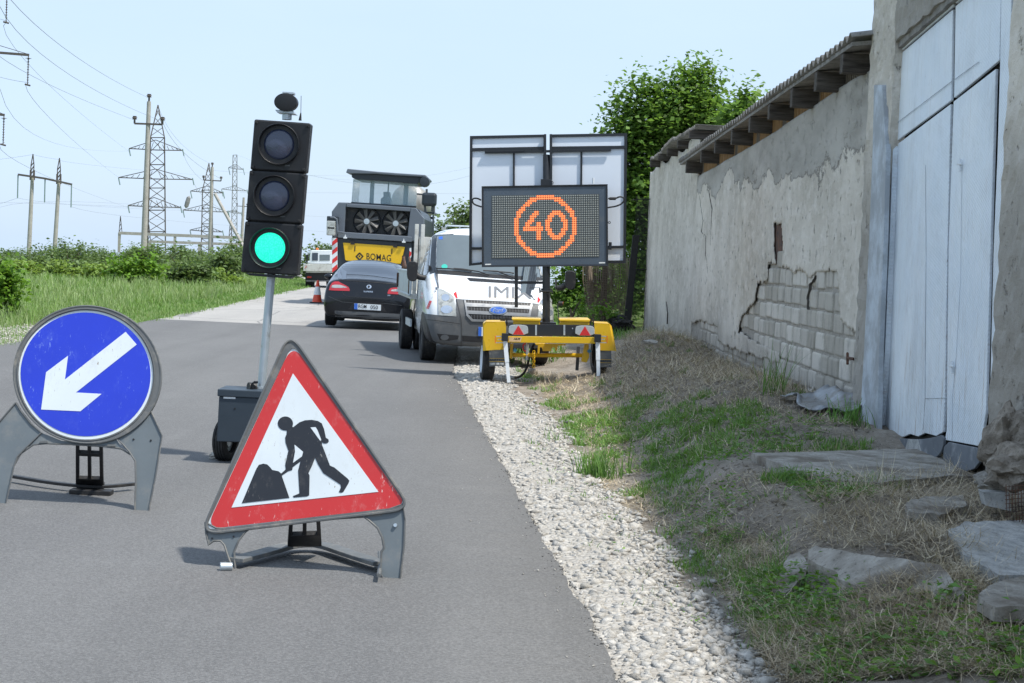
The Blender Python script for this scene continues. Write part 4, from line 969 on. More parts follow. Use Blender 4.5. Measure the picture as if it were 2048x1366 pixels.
heap = [(272, 910), (348, 730), (362, 708), (385, 702), (405, 706), (418, 718), (432, 735), (465, 742), (477, 752), (522, 882)]
head_ = circ(501, 491, 40, 37, 28)
body = [(508, 524), (520, 530), (545, 508), (575, 485), (605, 474), (640, 472), (672, 478), (692, 490), (704, 520), (714, 566), (727, 574), (729, 585), (722, 594), (705, 596), (692, 590), (694, 605), (708, 640), (735, 712), (758, 722), (828, 780), (837, 792), (832, 806), (806, 850), (794, 855), (782, 851), (793, 826), (790, 812), (700, 752), (690, 735), (672, 705), (657, 672), (640, 715), (622, 752), (628, 765), (626, 868), (614, 874), (545, 880), (541, 872), (566, 862), (575, 858), (568, 740), (580, 690), (540, 720), (536, 736), (515, 742), (475, 770), (470, 762), (503, 732), (500, 710), (512, 655), (517, 635), (502, 592), (500, 565), (508, 545)]
gap1 = [(549, 602), (594, 640), (588, 664), (541, 698), (552, 640)]
gap2 = [(633, 512), (659, 510), (668, 522), (690, 578), (684, 582)]
mb = MB(O)
for pl in (heap, body, head_): mb.prism(onp(P2, T2(pl), .0105 if pl is not body else .0106), N*-.0022)
mb.prism(onp(P2, T2([(490, 520), (510, 510), (535, 500), (545, 520), (520, 535)]), .0108), N*-.0022)
mb.build('worker_pictogram', M['sign_black'], s2)
mb = MB(O)
for pl in (gap1, gap2): mb.prism(onp(P2, T2(pl), .0118), N*-.001)
mb.build('pictogram_gap', M['sign_white'], s2)
# legs: right one whole, left one broken off
Rl = T2(((905, 975), (1010, 955), (1118, 915), (1130, 1000), (1125, 1130), (1104, 1312), (1018, 1308), (1000, 1280), (1004, 1165), (1018, 1145), (1010, 1090), (985, 1040), (940, 1000)))
leg(P2, s2, 'leg', Rl, Rl)
Lb = T2(((80, 1010), (140, 1042), (250, 1042), (335, 1030), (290, 1062), (255, 1108), (232, 1165), (238, 1255), (222, 1250), (200, 1190), (180, 1130), (160, 1108), (125, 1108), (98, 1130), (84, 1070)))
o = leg(P2, s2, 'leg', Lb, Lb); o['label'] = 'left leg panel broken away to a jagged hooked edge'
mb = MB(O); mb.prism(onp(P2, T2(((135, 1043), (400, 1012), (640, 988), (900, 968), (1010, 955), (1010, 975), (905, 985), (640, 1002), (330, 1034), (250, 1050))), .004), N*-.03); mb.build('lower_lip', M['sign_frame'], s2, bevel=.003)
q = [G(*c2(*p), .022) for p in ((158, 1243), (222, 1243))]
mb = MB(O); mb.cyl(q[0], q[1], .022, .021, 14); mb.build('foot_tube', M['galv'], s2, 50, bevel=.002)
q = [T2(((170, 1222), (210, 1205), (228, 1225), (220, 1235)))]
mb = MB(O); mb.prism(onp(P2, q[0], .0), N*-.05); mb.build('foot_bracket', M['sign_frame'], s2, bevel=.003)
rear_prop(s2, O, P2, c2, ((522, 1000), (683, 985), (692, 1138), (512, 1140)), 8, ((.0, .06), (.60, 1.0)), None, 0, None, 0)
b_ = bow(s2, O, T2(((238, 1220), (400, 1178), (520, 1142), (600, 1134), (700, 1138), (830, 1185), (1000, 1238))), .045, 'cross_bar', 'sign_frame', .035, .022)
mb = MB(O); mb.tube([G(*c2(*p), .04) for p in ((995, 1170), (1000, 1240), (992, 1290))], .011, 6); mb.build('side_hinge', M['sign_frame'], s2)
mb = MB(O); q = P2.hit(*c2(1079, 1026), .004); mb.cyl(q, q+N*.008, .010, .009, 14); mb.build('rivet', M['galv'], s2)
mb = MB(O)
for a, b in ((116, 1095), (229, 1085)):
    q = P2.hit(*c2(a, b), .003); mb.cyl(q, q+N*.002, .005, .005, 10)
mb.build('bolt_holes', M['ink'], s2)

# ------------------------------------------------------------------ portable traffic light
def c3(x, y): return (400+x/3.1045, 160+y/3.1045)
YT = G(520, 925).y
tl = thing('traffic_light', 'portable black traffic light showing green, leaning on a galvanised pole above a wheeled battery box', 'traffic light', (G(520, 925).x, YT, 0)); O = tl.location.copy()
yf = YT-.10
Tf = lambda x, y, Y=yf: T(*c3(x, y), Y)
ux = (Tf(686, 268)-Tf(337, 243)).normalized()
heads = [((337, 243), (686, 268), (657, 576), (311, 556)), ((307, 560), (656, 580), (630, 893), (282, 872)), ((279, 876), (629, 898), (605, 1216), (252, 1192))]
lensc = [(491, 400), (462, 720), (435, 1042)]
cube = thing
for i, (hq, lc) in enumerate(zip(heads, lensc)):
    q = [Tf(*p) for p in hq]; mb = MB(O); mb.prism(q, (0, .17, 0)); h = mb.build('signal_head', M['head'], tl, bevel=.012)
    c = Tf(*lc); nrm = Vector((0, -1, 0)); r_ = 94/3.1045/F*yf
    mb = MB(O); R1 = r_*1.36
    mb.lathe([(R1, -.002), (R1, .040), (R1-.004, .044), (R1-.008, .040), (R1-.014, .002), (r_*1.0, .0015)], c, nrm, 48); mb.build('visor_ring', M['head'], h, 50)
    mb = MB(O); mb.lathe([(1e-4, .018), (r_*.5, .0155), (r_*.85, .009), (r_, .002), (r_, -.002)], c, nrm, 48); mb.build('lens', M['green'] if i == 2 else M['lens'], h, True)
    ub = (q[2]-q[1]).normalized()
    mb = MB(O)
    for p, sx, sy in ((q[0], 1, 1), (q[1], -1, 1), (q[2], -1, -1), (q[3], 1, -1)):
        cc = p+ux*.018*sx+ub*.02*sy; mb.box(cc+Vector((0, -.004, 0)), (.024, .02, .022))
        mb.box(cc+ub*.0*sy+Vector((0, -.016, 0)), (.010, .006, .008))
    mb.build('corner_clip', M['black_plastic'], h, bevel=.002)
    mb = MB(O); cc = q[3].lerp(q[2], .66)-ub*.045+Vector((0, -.002, 0)); mb.box(cc, (.035, .003, .010)); mb.build('maker_mark', M['bumper'], h)
mb = MB(O); mb.prism([Tf(*p, yf+.03) for p in ((350, 262), (672, 284), (598, 1196), (268, 1176))], (0, .12, 0)); mb.build('gap_blocker', M['head'], tl)  # added box keeps bright sky out of the gaps between heads
mb = MB(O); mb.prism([Tf(*p) for p in ((283, 1200), (310, 1214), (560, 1234), (575, 1222), (600, 1218))], (0, .17, 0)); mb.build('head_base', M['head'], tl)
top = Tf(539, 245, YT); bot = T(512, 905, YT); axis = top-bot
mb = MB(O); p0 = T(512, 900, YT); p1 = T(543, 545, YT)
mb.cyl(p0, p0.lerp(p1, 1.05), .031, .031, 20); mb.build('pole', M['galv'], tl, 50)
mb = MB(O); mb.cyl(T(508, 870, YT), T(518, 775, YT), .040, .040, 20); mb.cyl(T(518, 779, YT), T(518.6, 773, YT), .044, .044, 20); mb.build('pole_sleeve', M['galv'], tl, 50)
mb = MB(O); mb.cyl(Tf(539, 248, YT), Tf(541, 190, YT), .036, .036, 16); mb.prism([Tf(465, 184, YT-.06), Tf(580, 192, YT-.06), Tf(593, 212, YT-.06), Tf(480, 203, YT-.06)], (0, .14, 0)); mb.build('sensor_bracket', M['galv'], tl, bevel=.003)
mb = MB(O); c = Tf(530, 136, YT-.10)
mb.lathe([(1e-4, 0), (.060, 0), (.083, .004), (.085, .012), (.085, .10), (.07, .115), (1e-4, .115)], c, (0, 1, 0), 36)
for v in mb.v: v.z = (v.z+O.z-c.z)*.78+c.z-O.z
mb.build('sensor_drum', M['head'], tl, 50)
mb = MB(O); mb.box(Tf(552, 84, YT-.03), (.085, .09, .018)); mb.build('sensor_cap', M['galv'], tl, bevel=.003)
mb = MB(O); mb.cyl(Tf(621, 252, YT), Tf(626, 204, YT), .012, .004, 10); mb.tube([Tf(626, 210, YT), Tf(628, 98, YT)], .0022, 6); mb.build('antenna', M['black_plastic'], tl)
# battery trolley
def c8(x, y): return (400+x/6.208, 740+y/6.208)
yb = YT-.22
mb = MB(O); q = [T(*c8(*p), yb) for p in ((235, 325), (760, 350), (760, 905), (208, 888))]; mb.prism(q, (0, .34, 0)); bx = mb.build('battery_box', M['box_blue'], tl, bevel=.006)
mb = MB(O); q = [T(*c8(*p), yb-.012) for p in ((218, 236), (770, 262), (770, 352), (214, 325))]; mb.prism(q, (0, .364, 0)); mb.build('lid', M['box_blue'], bx, bevel=.006)
mb = MB(O); q = [T(*c8(*p), yb-.004) for p in ((292, 332), (440, 338), (440, 360), (292, 354))]; mb.prism(q, (0, .003, 0)); mb.build('sticker', M['white_part'], bx)
mb = MB(O); q = T(*c8(431, 481), yb-.003); mb.cyl(q, q+Vector((0, .006, 0)), .007, .007, 12); mb.build('lock', M['ink'], bx)
mb = MB(O); mb.tube([T(*c8(600, 210), YT-.08), T(*c8(690, 215), YT-.05)], .035, 14); mb.build('clamp_roller', M['black_plastic'], tl, 50)
mb = MB(O); mb.tube([T(*c8(*p), YT-.10) for p in ((655, 230), (650, 170), (675, 150), (720, 152))], .009, 8); mb.build('clamp_handle', M['head'], tl, 50)
def tyre(mb, c, ax, r, w_, ri, n=36, tread=5):
    pr = [(ri, -w_*.42), (ri*1.05, -w_*.5), (r*.86, -w_*.52), (r*.96, -w_*.46)]
    for k in range(tread):
        a = -w_*.42+w_*.84*k/tread; b = a+w_*.84/tread*.72; pr += [(r, a), (r, b), (r-.008, b+.001), (r-.008, a+w_*.84/tread-.001)]
    pr += [(r*.96, w_*.46), (r*.86, w_*.52), (ri*1.05, w_*.5), (ri, w_*.42), (ri, -w_*.42)]
    mb.lathe(pr, c, ax, n)
wr = .155
for dx in (0, .62):
    cx = G(431+8, 929).x+dx; wp = thing('w', None, None)
    bpy.data.objects.remove(wp); c = Vector((cx, YT+.02, wr)); ax = Vector((1, -.25, 0)).normalized()
    mb = MB(O); tyre(mb, c, ax, wr, .10, wr*.58, 36, 4); wh = mb.build('wheel', M['rubber'], tl, 35)
    mb = MB(O); mb.lathe([(1e-4, .03), (wr*.3, .03), (wr*.4, .01), (wr*.6, .02), (wr*.6, -.04), (1e-4, -.04)], c, ax, 24); mb.build('rim', M['galv'], wh, 40)
mb = MB(O); a = G(439, 929).x; mb.cyl((a, YT+.02, wr), (a+.62, YT+.02, wr), .014, .014, 10); mb.box((a+.31, YT, .20), (.42, .3, .03)); mb.build('axle_frame', M['black_plastic'], tl)
# ------------------------------------------------------------------ traffic cone
p = G(634, 606); cn = thing('traffic_cone', 'orange traffic cone with one white band on a dark square foot, on the old road', 'traffic cone', p); 
mb = MB((0, 0, 0)); mb.box((0, 0, .018), (.42, .42, .035)); mb.build('base', M['black_plastic'], cn, bevel=.01)
hc = .70; rr_ = lambda h: .155-(.155-.032)*h/hc
mb = MB(); mb.lathe([(.17, .035), (rr_(.04), .05), (rr_(.26), .26), (rr_(.50)*.97, .27), (rr_(.5), .50), (rr_(hc), hc-.005), (.02, hc), (1e-4, hc)], (0, 0, 0), (0, 0, 1), 28); mb.build('cone_body', M['cone_orange'], cn, 40)
mb = MB(); mb.lathe([(rr_(.255)+.003, .255), (rr_(.50)+.003, .50), (rr_(.50), .502), (rr_(.255), .253)], (0, 0, 0), (0, 0, 1), 28); mb.build('white_band', M['ink_white'], cn, 40)
# ------------------------------------------------------------------ display trailer
def c6(x, y): return (900+x/4.268, 240+y/4.268)
def c7(x, y): return (900+x/5.12, 560+y/5.12)
YV = G(980, 760).y; 
tr = thing('display_trailer', 'yellow two wheeled trailer carrying a black display lit with an orange 40 in a circle', 'sign trailer', (T(1095, 740, YV).x, YV, 0)); O = tr.location.copy()
Yd = YV+.15
D = lambda x, y, Y=Yd: T(*c6(x, y), Y)
K = lambda x, y, Y=YV: T(*c7(x, y), Y)
def bar2(mb, a, b, w_, Y, d, C=D):
    p, q = C(*a, Y), C(*b, Y); dr = (q-p).normalized(); sd_ = Vector((dr.z, 0, -dr.x))*w_/2
    mb.prism([p+sd_, q+sd_, q-sd_, p-sd_], (0, d, 0))
px2m = YV/F/4.268
# solar panels behind
for nm, q in (('solar_panel', ((170, 137), (822, 124), (822, 1180), (162, 1245))), ('solar_panel', ((850, 124), (1512, 113), (1500, 1222), (850, 1225)))):
    Ys = Yd+.30; x0, x1 = q[0][0], q[1][0]
    qq = [D(*p, Ys) for p in q]; c_ = sum(qq, Vector())/4
    mb = MB(O); mb.prism([p.lerp(c_, .012) for p in qq], (0, .02, 0)); sp = mb.build('solar_panel', M['solar_back'], tr)
    mb = MB(O); inn = [p.lerp(c_, .06) for p in qq]; inn = [Vector((p.x+(c_.x-p.x)/abs(c_.x-p.x)*.036, p.y, p.z+(c_.z-p.z)/abs(c_.z-p.z)*.036)) for p in qq]
    mb.frame([p+Vector((0, -.02, 0)) for p in qq], [p+Vector((0, -.02, 0)) for p in inn], (0, .045, 0)); mb.build('panel_frame', M['vms_frame'], sp)
    mb = MB(O)
    if x0 < 500:
        bl = (((180, 253), (815, 240), .042), ((545, 280), (545, 600), .026), ((165, 1097), (815, 1090), .034))
    else:
        bl = (((860, 240), (1505, 232), .042), ((1122, 270), (1120, 600), .026), ((855, 1090), (1500, 1083), .034))
    for a_, b_, w_ in bl: mb = MB(O); bar2(mb, a_, b_, w_, Ys-.022, .02); mb.build('stiffener', M['vms_frame'], sp)
mb = MB(O); bar2(mb, (297, 276), (1374, 257), .034, Yd+.255, .02); mb.prism([D(297, 262, Yd+.25), D(640, 256, Yd+.25), D(640, 268, Yd+.25), D(297, 275, Yd+.25)], (0, .03, 0)); mb.build('cross_rail', M['vms_frame'], tr, bevel=.002)
mb = MB(O); bar2(mb, (812, 120), (812, 700), .030, Yd+.24, .03); bar2(mb, (862, 120), (862, 700), .030, Yd+.24, .03); mb.build('centre_upright', M['vms_frame'], tr)
mb = MB(O); bar2(mb, (775, 532), (873, 532), .085, Yd+.10, .08); mb.tube([D(860, 515, Yd+.1), D(880, 530, Yd+.09), D(878, 552, Yd+.1)], .006, 6); mb.build('junction_box', M['vms_frame'], tr, bevel=.004)
mb = MB(O); q = D(1222, 545, Yd+.2); mb.cyl(q, D(1222, 494, Yd+.2), .014, .014, 12); mb.build('white_antenna', M['white_part'], tr, 50)
# display box
ds = [(270, 566), (1345, 548), (1350, 1246), (272, 1256)]
qq = [D(*p, Yd) for p in ds]
mb = MB(O); mb.prism(qq, (0, .13, 0)); dp = mb.build('display_housing', M['vms_frame'], tr, bevel=.004)
c_ = sum(qq, Vector())/4
inn = [D(*p, Yd-.014) for p in ((286, 582), (1330, 564), (1332, 1232), (288, 1240))]
mb = MB(O); mb.frame([p+Vector((0, -.018, 0)) for p in qq], inn, (0, .02, 0)); mb.build('display_bezel', M['vms_frame'], dp)
mb = MB(O); mb.prism([D(*p, Yd-.004) for p in ((286, 582), (1330, 564), (1332, 1232), (288, 1240))], (0, .003, 0)); mb.build('border_panel', M['vms_face'], dp)
g0 = [(358, 648), (1269, 634), (1271, 1168), (358, 1180)]
gm = quadmap(g0, lambda x, y: D(x, y, Yd-.007))
mb = MB(O); mb.prism([gm(-.505, .505), gm(.505, .505), gm(.505, -.505), gm(-.505, -.505)], (0, .0025, 0)); mb.build('led_board', M['led_grid'], dp)
rows = {7: [9, 10], 8: [8, 9, 10], 9: [7, 8, 9], 10: [7, 8], 11: [6, 7, 8], 12: [5, 6, 7, 10, 11], 13: [5, 6, 10, 11], 14: list(range(4, 13)), 15: list(range(4, 13)), 16: [10, 11], 17: [10, 11], 18: [10, 11], 19: [10, 11]}
zero = {7: (17, 18, 19, 20), 8: range(16, 22), 9: (15, 16, 17, 20, 21, 22), 10: (15, 16, 21, 22), 11: (14, 15, 16, 21, 22, 23), 12: (14, 15, 22, 23), 13: (14, 15, 22, 23), 14: (14, 15, 22, 23), 15: (14, 15, 16, 21, 22, 23), 16: (15, 16, 21, 22), 17: (15, 16, 17, 20, 21, 22), 18: range(16, 22), 19: (17, 18, 19, 20)}
lit = set()
for r_, cs in list(rows.items())+list(zero.items()):
    for c in cs: lit.add((c, r_))
for c in range(28):
    for r_ in range(28):
        d = math.hypot(c-13.5, r_-13.5)
        if 12.05 < d < 14.15: lit.add((c, r_))
mon = MB(O); moff = MB(O); halo = MB(O); pit = (gm(.5, 0)-gm(-.5, 0)).length/48
for c in range(48):
    for r_ in range(28):
        p = gm((c+.5)/48-.5, .5-(r_+.5)/28); L_ = (c-10, r_) in lit; a = pit*(.43 if L_ else .36); q = p+Vector((0, -.004, 0))
        (mon if L_ else moff).add([q+Vector((a*math.cos(t), 0, a*math.sin(t))) for t in [math.pi/4*k for k in range(8)]]+[q+Vector((0, -.003, 0))], [(k, (k+1) % 8, 8) for k in range(8)])
        if L_: a = pit*.52; q = p+Vector((0, -.0012, 0)); halo.add([q+Vector((sx*a, 0, sz*a)) for sx, sz in ((-1, -1), (1, -1), (1, 1), (-1, 1))], [(0, 1, 2, 3)])
mon.build('lit_digits', M['led'], dp, norm=False); moff.build('unlit_dots', M['led_off'], dp, norm=False); halo.build('glow_backing', M['led_halo'], dp, norm=False)
for a, b, c in ((300, 1233, 50), (1272, 1219, 52)): mb = MB(O); mb.prism([D(a, b-5, Yd-.016), D(a+c, b-6, Yd-.016), D(a+c, b+4, Yd-.016), D(a, b+5, Yd-.016)], (0, .002, 0)); mb.build('white_label', M['ink_white'], dp)
mb = MB(O); mb.tube(smoothpoly([D(*p, Yd+.1) for p in ((265, 685), (235, 668), (200, 668), (186, 690), (205, 722), (270, 742))], 2, False), .011, 6); mb.build('cable_loop', M['black_plastic'], tr, 50); mb = MB(O)
mb.tube(smoothpoly([D(*p, Yd+.1) for p in ((1350, 670), (1410, 672), (1450, 652), (1490, 665), (1480, 705), (1430, 735), (1345, 748))], 2, False), .011, 6); mb.tube([D(1360, 671, Yd+.1), D(1415, 671, Yd+.1)], .020, 8)
mb.build('cable_loop', M['black_plastic'], tr, 50)
mb = MB(O); q = D(1366, 1075, Yd+.05); mb.box(q, (.04, .05, .10)); mb.tube([D(1350, 1075, Yd+.05), D(1350, 1098, Yd+.05)], .01, 6); q = D(1360, 875, Yd+.05); mb.lathe([(.009, -.006), (.018, -.006), (.018, .006), (.009, .006), (.009, -.006)], q, (0, 1, 0), 14); mb.build('latch', M['vms_frame'], dp)
# mast
p0 = K(985, 452, YV+.2); p1 = D(822, 1240, YV+.2)
mb = MB(O); mb.cyl(p0, p1, .052, .052, 20); mb.cyl(p1, D(822, 300, Yd+.3), .045, .045, 12); mast = mb.build('mast', M['vms_frame'], tr, 50)
mb = MB(O); a = K(985, 105, YV+.2); mb.cyl(a, a+(p1-p0).normalized()*.025, .072, .072, 20); mb.tube([K(918, 115, YV+.13), K(1048, 118, YV+.13)], .012, 8); mb.tube([K(918, 80, YV+.13), K(921, 135, YV+.13)], .010, 6); mb.tube([K(1045, 95, YV+.13), K(1046, 138, YV+.13)], .010, 6); mb.tube([K(812, 82, YV+.1), K(920, 76, YV+.1)], .004, 6); mb.build('mast_clamp', M['vms_frame'], tr)
mb = MB(O); bar2(mb, (566, 1250), (566, 1600), .045, Yd+.04, .045); bar2(mb, (700, 25), (950, 28), .035, Yd+.05, .03, K); mb.build('lowering_arm', M['vms_frame'], tr)
mb = MB(O); mb.box(K(985, 448, YV+.2), (.26, .22, .05)); mb.build('mast_foot', M['vms_frame'], tr, bevel=.004)
# chassis
mb = MB(O); mb.prism([K(*p, YV-.42) for p in ((588, 576), (1485, 588), (1484, 652), (590, 640))], (0, .06, 0)); mb.build('rear_beam', M['yellow'], tr, bevel=.004)
for x0, x1, yy_ in ((632, 935, 395), (1115, 1440, 402)):
    mb = MB(O); mb.prism([K(x0, yy_, YV-.30), K(x1, yy_+6, YV-.30), K(x1-12, yy_+28, YV-.30), K(x0+8, yy_+20, YV-.30)], (0, .9, 0)); mb.prism([K(x0+14, yy_+20, YV-.28), K(x1-14, yy_+26, YV-.28), K(x1-14, yy_+70, YV-.28), K(x0+14, yy_+66, YV-.28)], (0, .85, 0)); mb.build('equipment_box', M['yellow'], tr, bevel=.005)
mb = MB(O); mb.prism([K(*p, YV-.36) for p in ((598, 452), (1482, 462), (1482, 578), (598, 568))], (0, .03, 0)); lb = mb.build('lamp_board', M['vms_frame'], tr, bevel=.004)
for x0, x1, yo in ((600, 800, 460), (1283, 1480, 468)):
    xm = (x0+x1)/2
    mb = MB(O); mb.prism(smoothpoly([K(*p, YV-.40) for p in ((x0, yo+16), (x0+30, yo+2), (xm, yo-2), (x1-30, yo+4), (x1, yo+20), (x1, yo+106), (x0, yo+102))], 1), (0, .05, 0)); tlp = mb.build('tail_lamp', M['lamp_grey'], lb, bevel=.004)
for x0, x1, yo in ((600, 800, 460), (1283, 1480, 468)):
    xm = (x0+x1)/2; mb = MB(O); mb.prism([K(*p, YV-.412) for p in ((xm, yo+5), (xm+57, yo+101), (xm-57, yo+99))], (0, .013, 0)); mb.build('red_triangle', M['red_mark'], lb, bevel=.002)
for x in (881, 1171): mb = MB(O); mb.prism([K(*p, YV-.366) for p in ((x-9, 460), (x+9, 460), (x+9, 566), (x-9, 566))], (0, .007, 0)); mb.build('grey_strip', M['galv'], lb)
mb = MB(O); q = K(1255, 496, YV-.365); mb.cyl(q, q+Vector((0, .006, 0)), .008, .008, 10); mb.build('bolt', M['galv'], lb)
wrr = .27
for side, (fx, m2) in enumerate(((((372, 428), (563, 428), (575, 470), (574, 565), (566, 600), (548, 712), (372, 722), (345, 600), (345, 470)), ((345, 455), (372, 428), (372, 722), (345, 735), (306, 740), (318, 490))),
                 (((1478, 440), (1632, 448), (1680, 725), (1500, 720), (1480, 560)), ((1632, 448), (1660, 468), (1682, 735), (1680, 725), (1632, 448))))):
    mb = MB(O); front = [K(*p, YV-.36) for p in fx]; mb.prism(front, (0, .006, 0))
    tp = [K(*p, YV-.36) for p in ((fx[0][0], fx[0][1]), (fx[1][0], fx[1][1]))]; mb.prism([tp[0], tp[1], tp[1]+Vector((0, .72, 0)), tp[0]+Vector((0, .72, 0))], (0, 0, -.006))
    ends = (fx[0], (306+40, 730)) if side == 0 else ((1632, 448), (1680, 728))
    a, b = K(*((372, 428) if side == 0 else (1632, 448)), YV-.36), K(*((372, 722) if side == 0 else (1680, 725)), YV-.36)
    sx = -.045 if side == 0 else .03
    a2, b2 = a+Vector((sx, .05, -.03)), b+Vector((sx, .05, -.01)); mb.prism([a, b, b2, a2], (0, .004, 0)); mb.prism([a2, b2, b2+Vector((0, .62, 0)), a2+Vector((0, .62, 0))], (.004, 0, 0)); mb.prism([a, a2, a2+Vector((0, .62, 0)), a+Vector((0, .67, 0))], (0, 0, .004))
    mg = mb.build('mudguard', M['yellow'], tr)
    xx0, xx1 = (404, 560) if side == 0 else (1530, 1650)
    mb = MB(O); fl = [K(*p, YV-.352) for p in ((xx0, 712), (xx1, 715), (xx1+4, 880 if side == 0 else 893), (xx0-2, 885 if side == 0 else 893))]; mb.prism(fl, (0, .008, 0)); fo = mb.build('mud_flap', M['tarp'] if False else M['sign_frame'], mg)
    mb = MB(O)
    fm = quadmap(((xx0, 0), (xx1, 0), (xx1, 1), (xx0, 1)), lambda x, y: K(x, y, YV-.356))
    ya = 800 if side == 0 else 812
    for b_ in (ya, ya+33): mb.prism([K(xx0, b_, YV-.355), K(xx1, b_+2, YV-.355), K(xx1, b_+5, YV-.355), K(xx0, b_+3, YV-.355)], (0, .002, 0))
    mb.build('stripe', M['yellow'], fo)
    mb = MB(O); text_on(mb, 'BARTCO', lambda x, y: K((xx0+xx1)/2+x*(xx1-xx0)*.95, ya+18-y*18, YV-.356), bold=.02); mb.build('lettering', M['ink'], fo, norm=False)
    if side == 0:
        mb = MB(O); text_on(mb, '1300 198 100', lambda x, y: K((xx0+xx1)/2+x*(xx1-xx0)*.9, ya+58-y*20, YV-.356), bold=.02); mb.build('lettering', M['ink_white'], fo, norm=False)
    cx, cy = (K(420, 0).x, 0) if side == 0 else (K(1565, 0).x, 0)
    zb_ = G(980, 760).z if side == 0 else T(1212, 749, YV).z
    c = Vector((cx, YV, zb_+wrr)); ax = Vector((1, .10, 0)).normalized()
    mb = MB(O); tyre(mb, c, ax, wrr, .165, wrr*.66, 40, 5); wh = mb.build('wheel', M['rubber'], tr, 35)
    mb = MB(O); sg = -1 if side == 0 else 1
    mb.lathe([(wrr*.67, -.08*sg), (wrr*.67, .075*sg), (wrr*.70, .08*sg), (wrr*.62, .085*sg), (wrr*.58, .05*sg), (wrr*.3, .03*sg), (wrr*.2, .06*sg), (1e-4, .065*sg)][::1], c, ax*1, 28); mb.build('rim', M['white_part'], wh, 40)
mb = MB(O); mb.tube([K(640, 768, YV), K(1370, 772, YV)], .028, 8); mb.build('axle', M['yellow'], tr)
mb = MB(O)
for p in (((870, 648), (1190, 656), (1180, 672), (880, 668)), ((900, 668), (1105, 670), (1095, 725), (1080, 725), (1070, 690), (1040, 690), (1035, 728), (950, 728), (940, 690), (920, 690), (915, 755), (895, 755)), ((615, 650), (650, 650), (635, 810), (610, 800)), ((1380, 655), (1420, 655), (1425, 790), (1400, 845), (1345, 835), (1360, 760))):
    mb.prism([K(*q, YV-.15) for q in p], (0, .12, 0))
mb.prism([K(980, 660, YV-.1), K(1050, 660, YV-.1), K(1050, 700, YV-.1), K(980, 700, YV-.1)], (0, 1.7, 0))
mb.build('chassis_bracket', M['yellow'], tr, bevel=.003)
for a, b, c, d in (((562, 590), (603, 1050), .045, 0), ((1512, 600), (1520, 1003), .045, 0)):
    mb = MB(O); p, q = K(*a, YV-.44), K(*b, YV-.50); mb.tube([p, p.lerp(q, .55)], .038, 4); mb.tube([p.lerp(q, .53), q], .032, 4); mb.build('stabiliser_leg', M['white_part'], tr)
    sx = -1 if a[0] < 800 else 1; mb = MB(O); x0 = a[0]-12 if sx < 0 else a[0]+12
    for e, f in (((0, -22), (sx*85, -22)), ((0, 42), (sx*85, 42))): mb.prism([K(x0+e[0], 595+e[1], YV-.47), K(x0+f[0], 597+f[1], YV-.47), K(x0+f[0], 605+f[1], YV-.47), K(x0+e[0], 603+e[1], YV-.47)], (0, .05, 0))
    mb.prism([K(x0+sx*10, 603, YV-.47), K(x0+sx*60, 605, YV-.47), K(x0+sx*60, 613, YV-.47), K(x0+sx*10, 611, YV-.47)], (0, .04, 0)); mb.build('leg_clamp', M['galv'], tr)
    mb = MB(O); mb.prism([K(x0+sx*80, 570, YV-.475), K(x0+sx*90, 570, YV-.475), K(x0+sx*90, 645, YV-.475), K(x0+sx*80, 645, YV-.475)], (0, .055, 0)); mb.build('clamp_grip', M['orange'], tr)
    mb = MB(O); mb.box(K(a[0], a[1]-5, YV-.46), (.085, .09, .10)); mb.build('leg_socket', M['vms_frame'], tr, bevel=.004)
mb = MB(O); mb.tube([K(1315, 680, YV+.5), K(1300, 925, YV+.5)], .030, 4); mb.build('stabiliser_leg', M['bumper'], tr)
mb = MB(O); mb.tube(smoothpoly([K(*p, YV+.3) for p in ((860, 655), (820, 740), (800, 850), (770, 940), (720, 990), (660, 1003))], 2, False), .016, 8); mb.build('hanging_cable', M['rubber'], tr, 50)
mb = MB(O)
for k in range(7):
    p = K(858+3*(k % 2), 742+k*23, YV-.2); ax = (1, 0, .2) if k % 2 else (0, 1, 0)
    pts = [p+Vector((math.cos(t)*.016*(k % 2 == 0), math.cos(t)*.016*(k % 2), math.sin(t)*.026)) for t in [2*math.pi*i/10 for i in range(11)]]; mb.tube(pts, .0055, 5)
mb.build('safety_chain', M['yellow'], tr)
mb = MB(O); mb.cyl(K(785, 640, YV), K(788, 820, YV), .030, .026, 12); mb.build('jack_tube', M['galv'], tr, 50)
mb = MB(O); mb.tube(smoothpoly([K(*p, YV-.1) for p in ((775, 650), (750, 660), (748, 720), (775, 730))], 2, False), .010, 6); mb.build('red_handle', M['red_mark'], tr)
mb = MB(O)
for a, b in ((665, 718), (1425, 728)): mb.prism([K(a-22, b, YV-.2), K(a, b-25, YV-.2), K(a+24, b, YV-.2), K(a, b+26, YV-.2)], (0, .01, 0))
mb.build('blue_tag', paint('blue_tag', (.05, .22, .36), .5), tr)
mb = MB(O); mb.prism([K(603, 588, YV-.423), K(735, 588, YV-.423), K(722, 632, YV-.423), K(603, 630, YV-.423)], (0, .002, 0)); st = mb.build('sticker', paint('peach_sticker', (.70, .48, .26), .5), tr)
mb = MB(O); text_on(mb, 'A&.M', lambda x, y: K(685+x*70, 602-y*22, YV-.425), bold=.03, shear=.3); mb.build('lettering', M['ink'], st, norm=False)
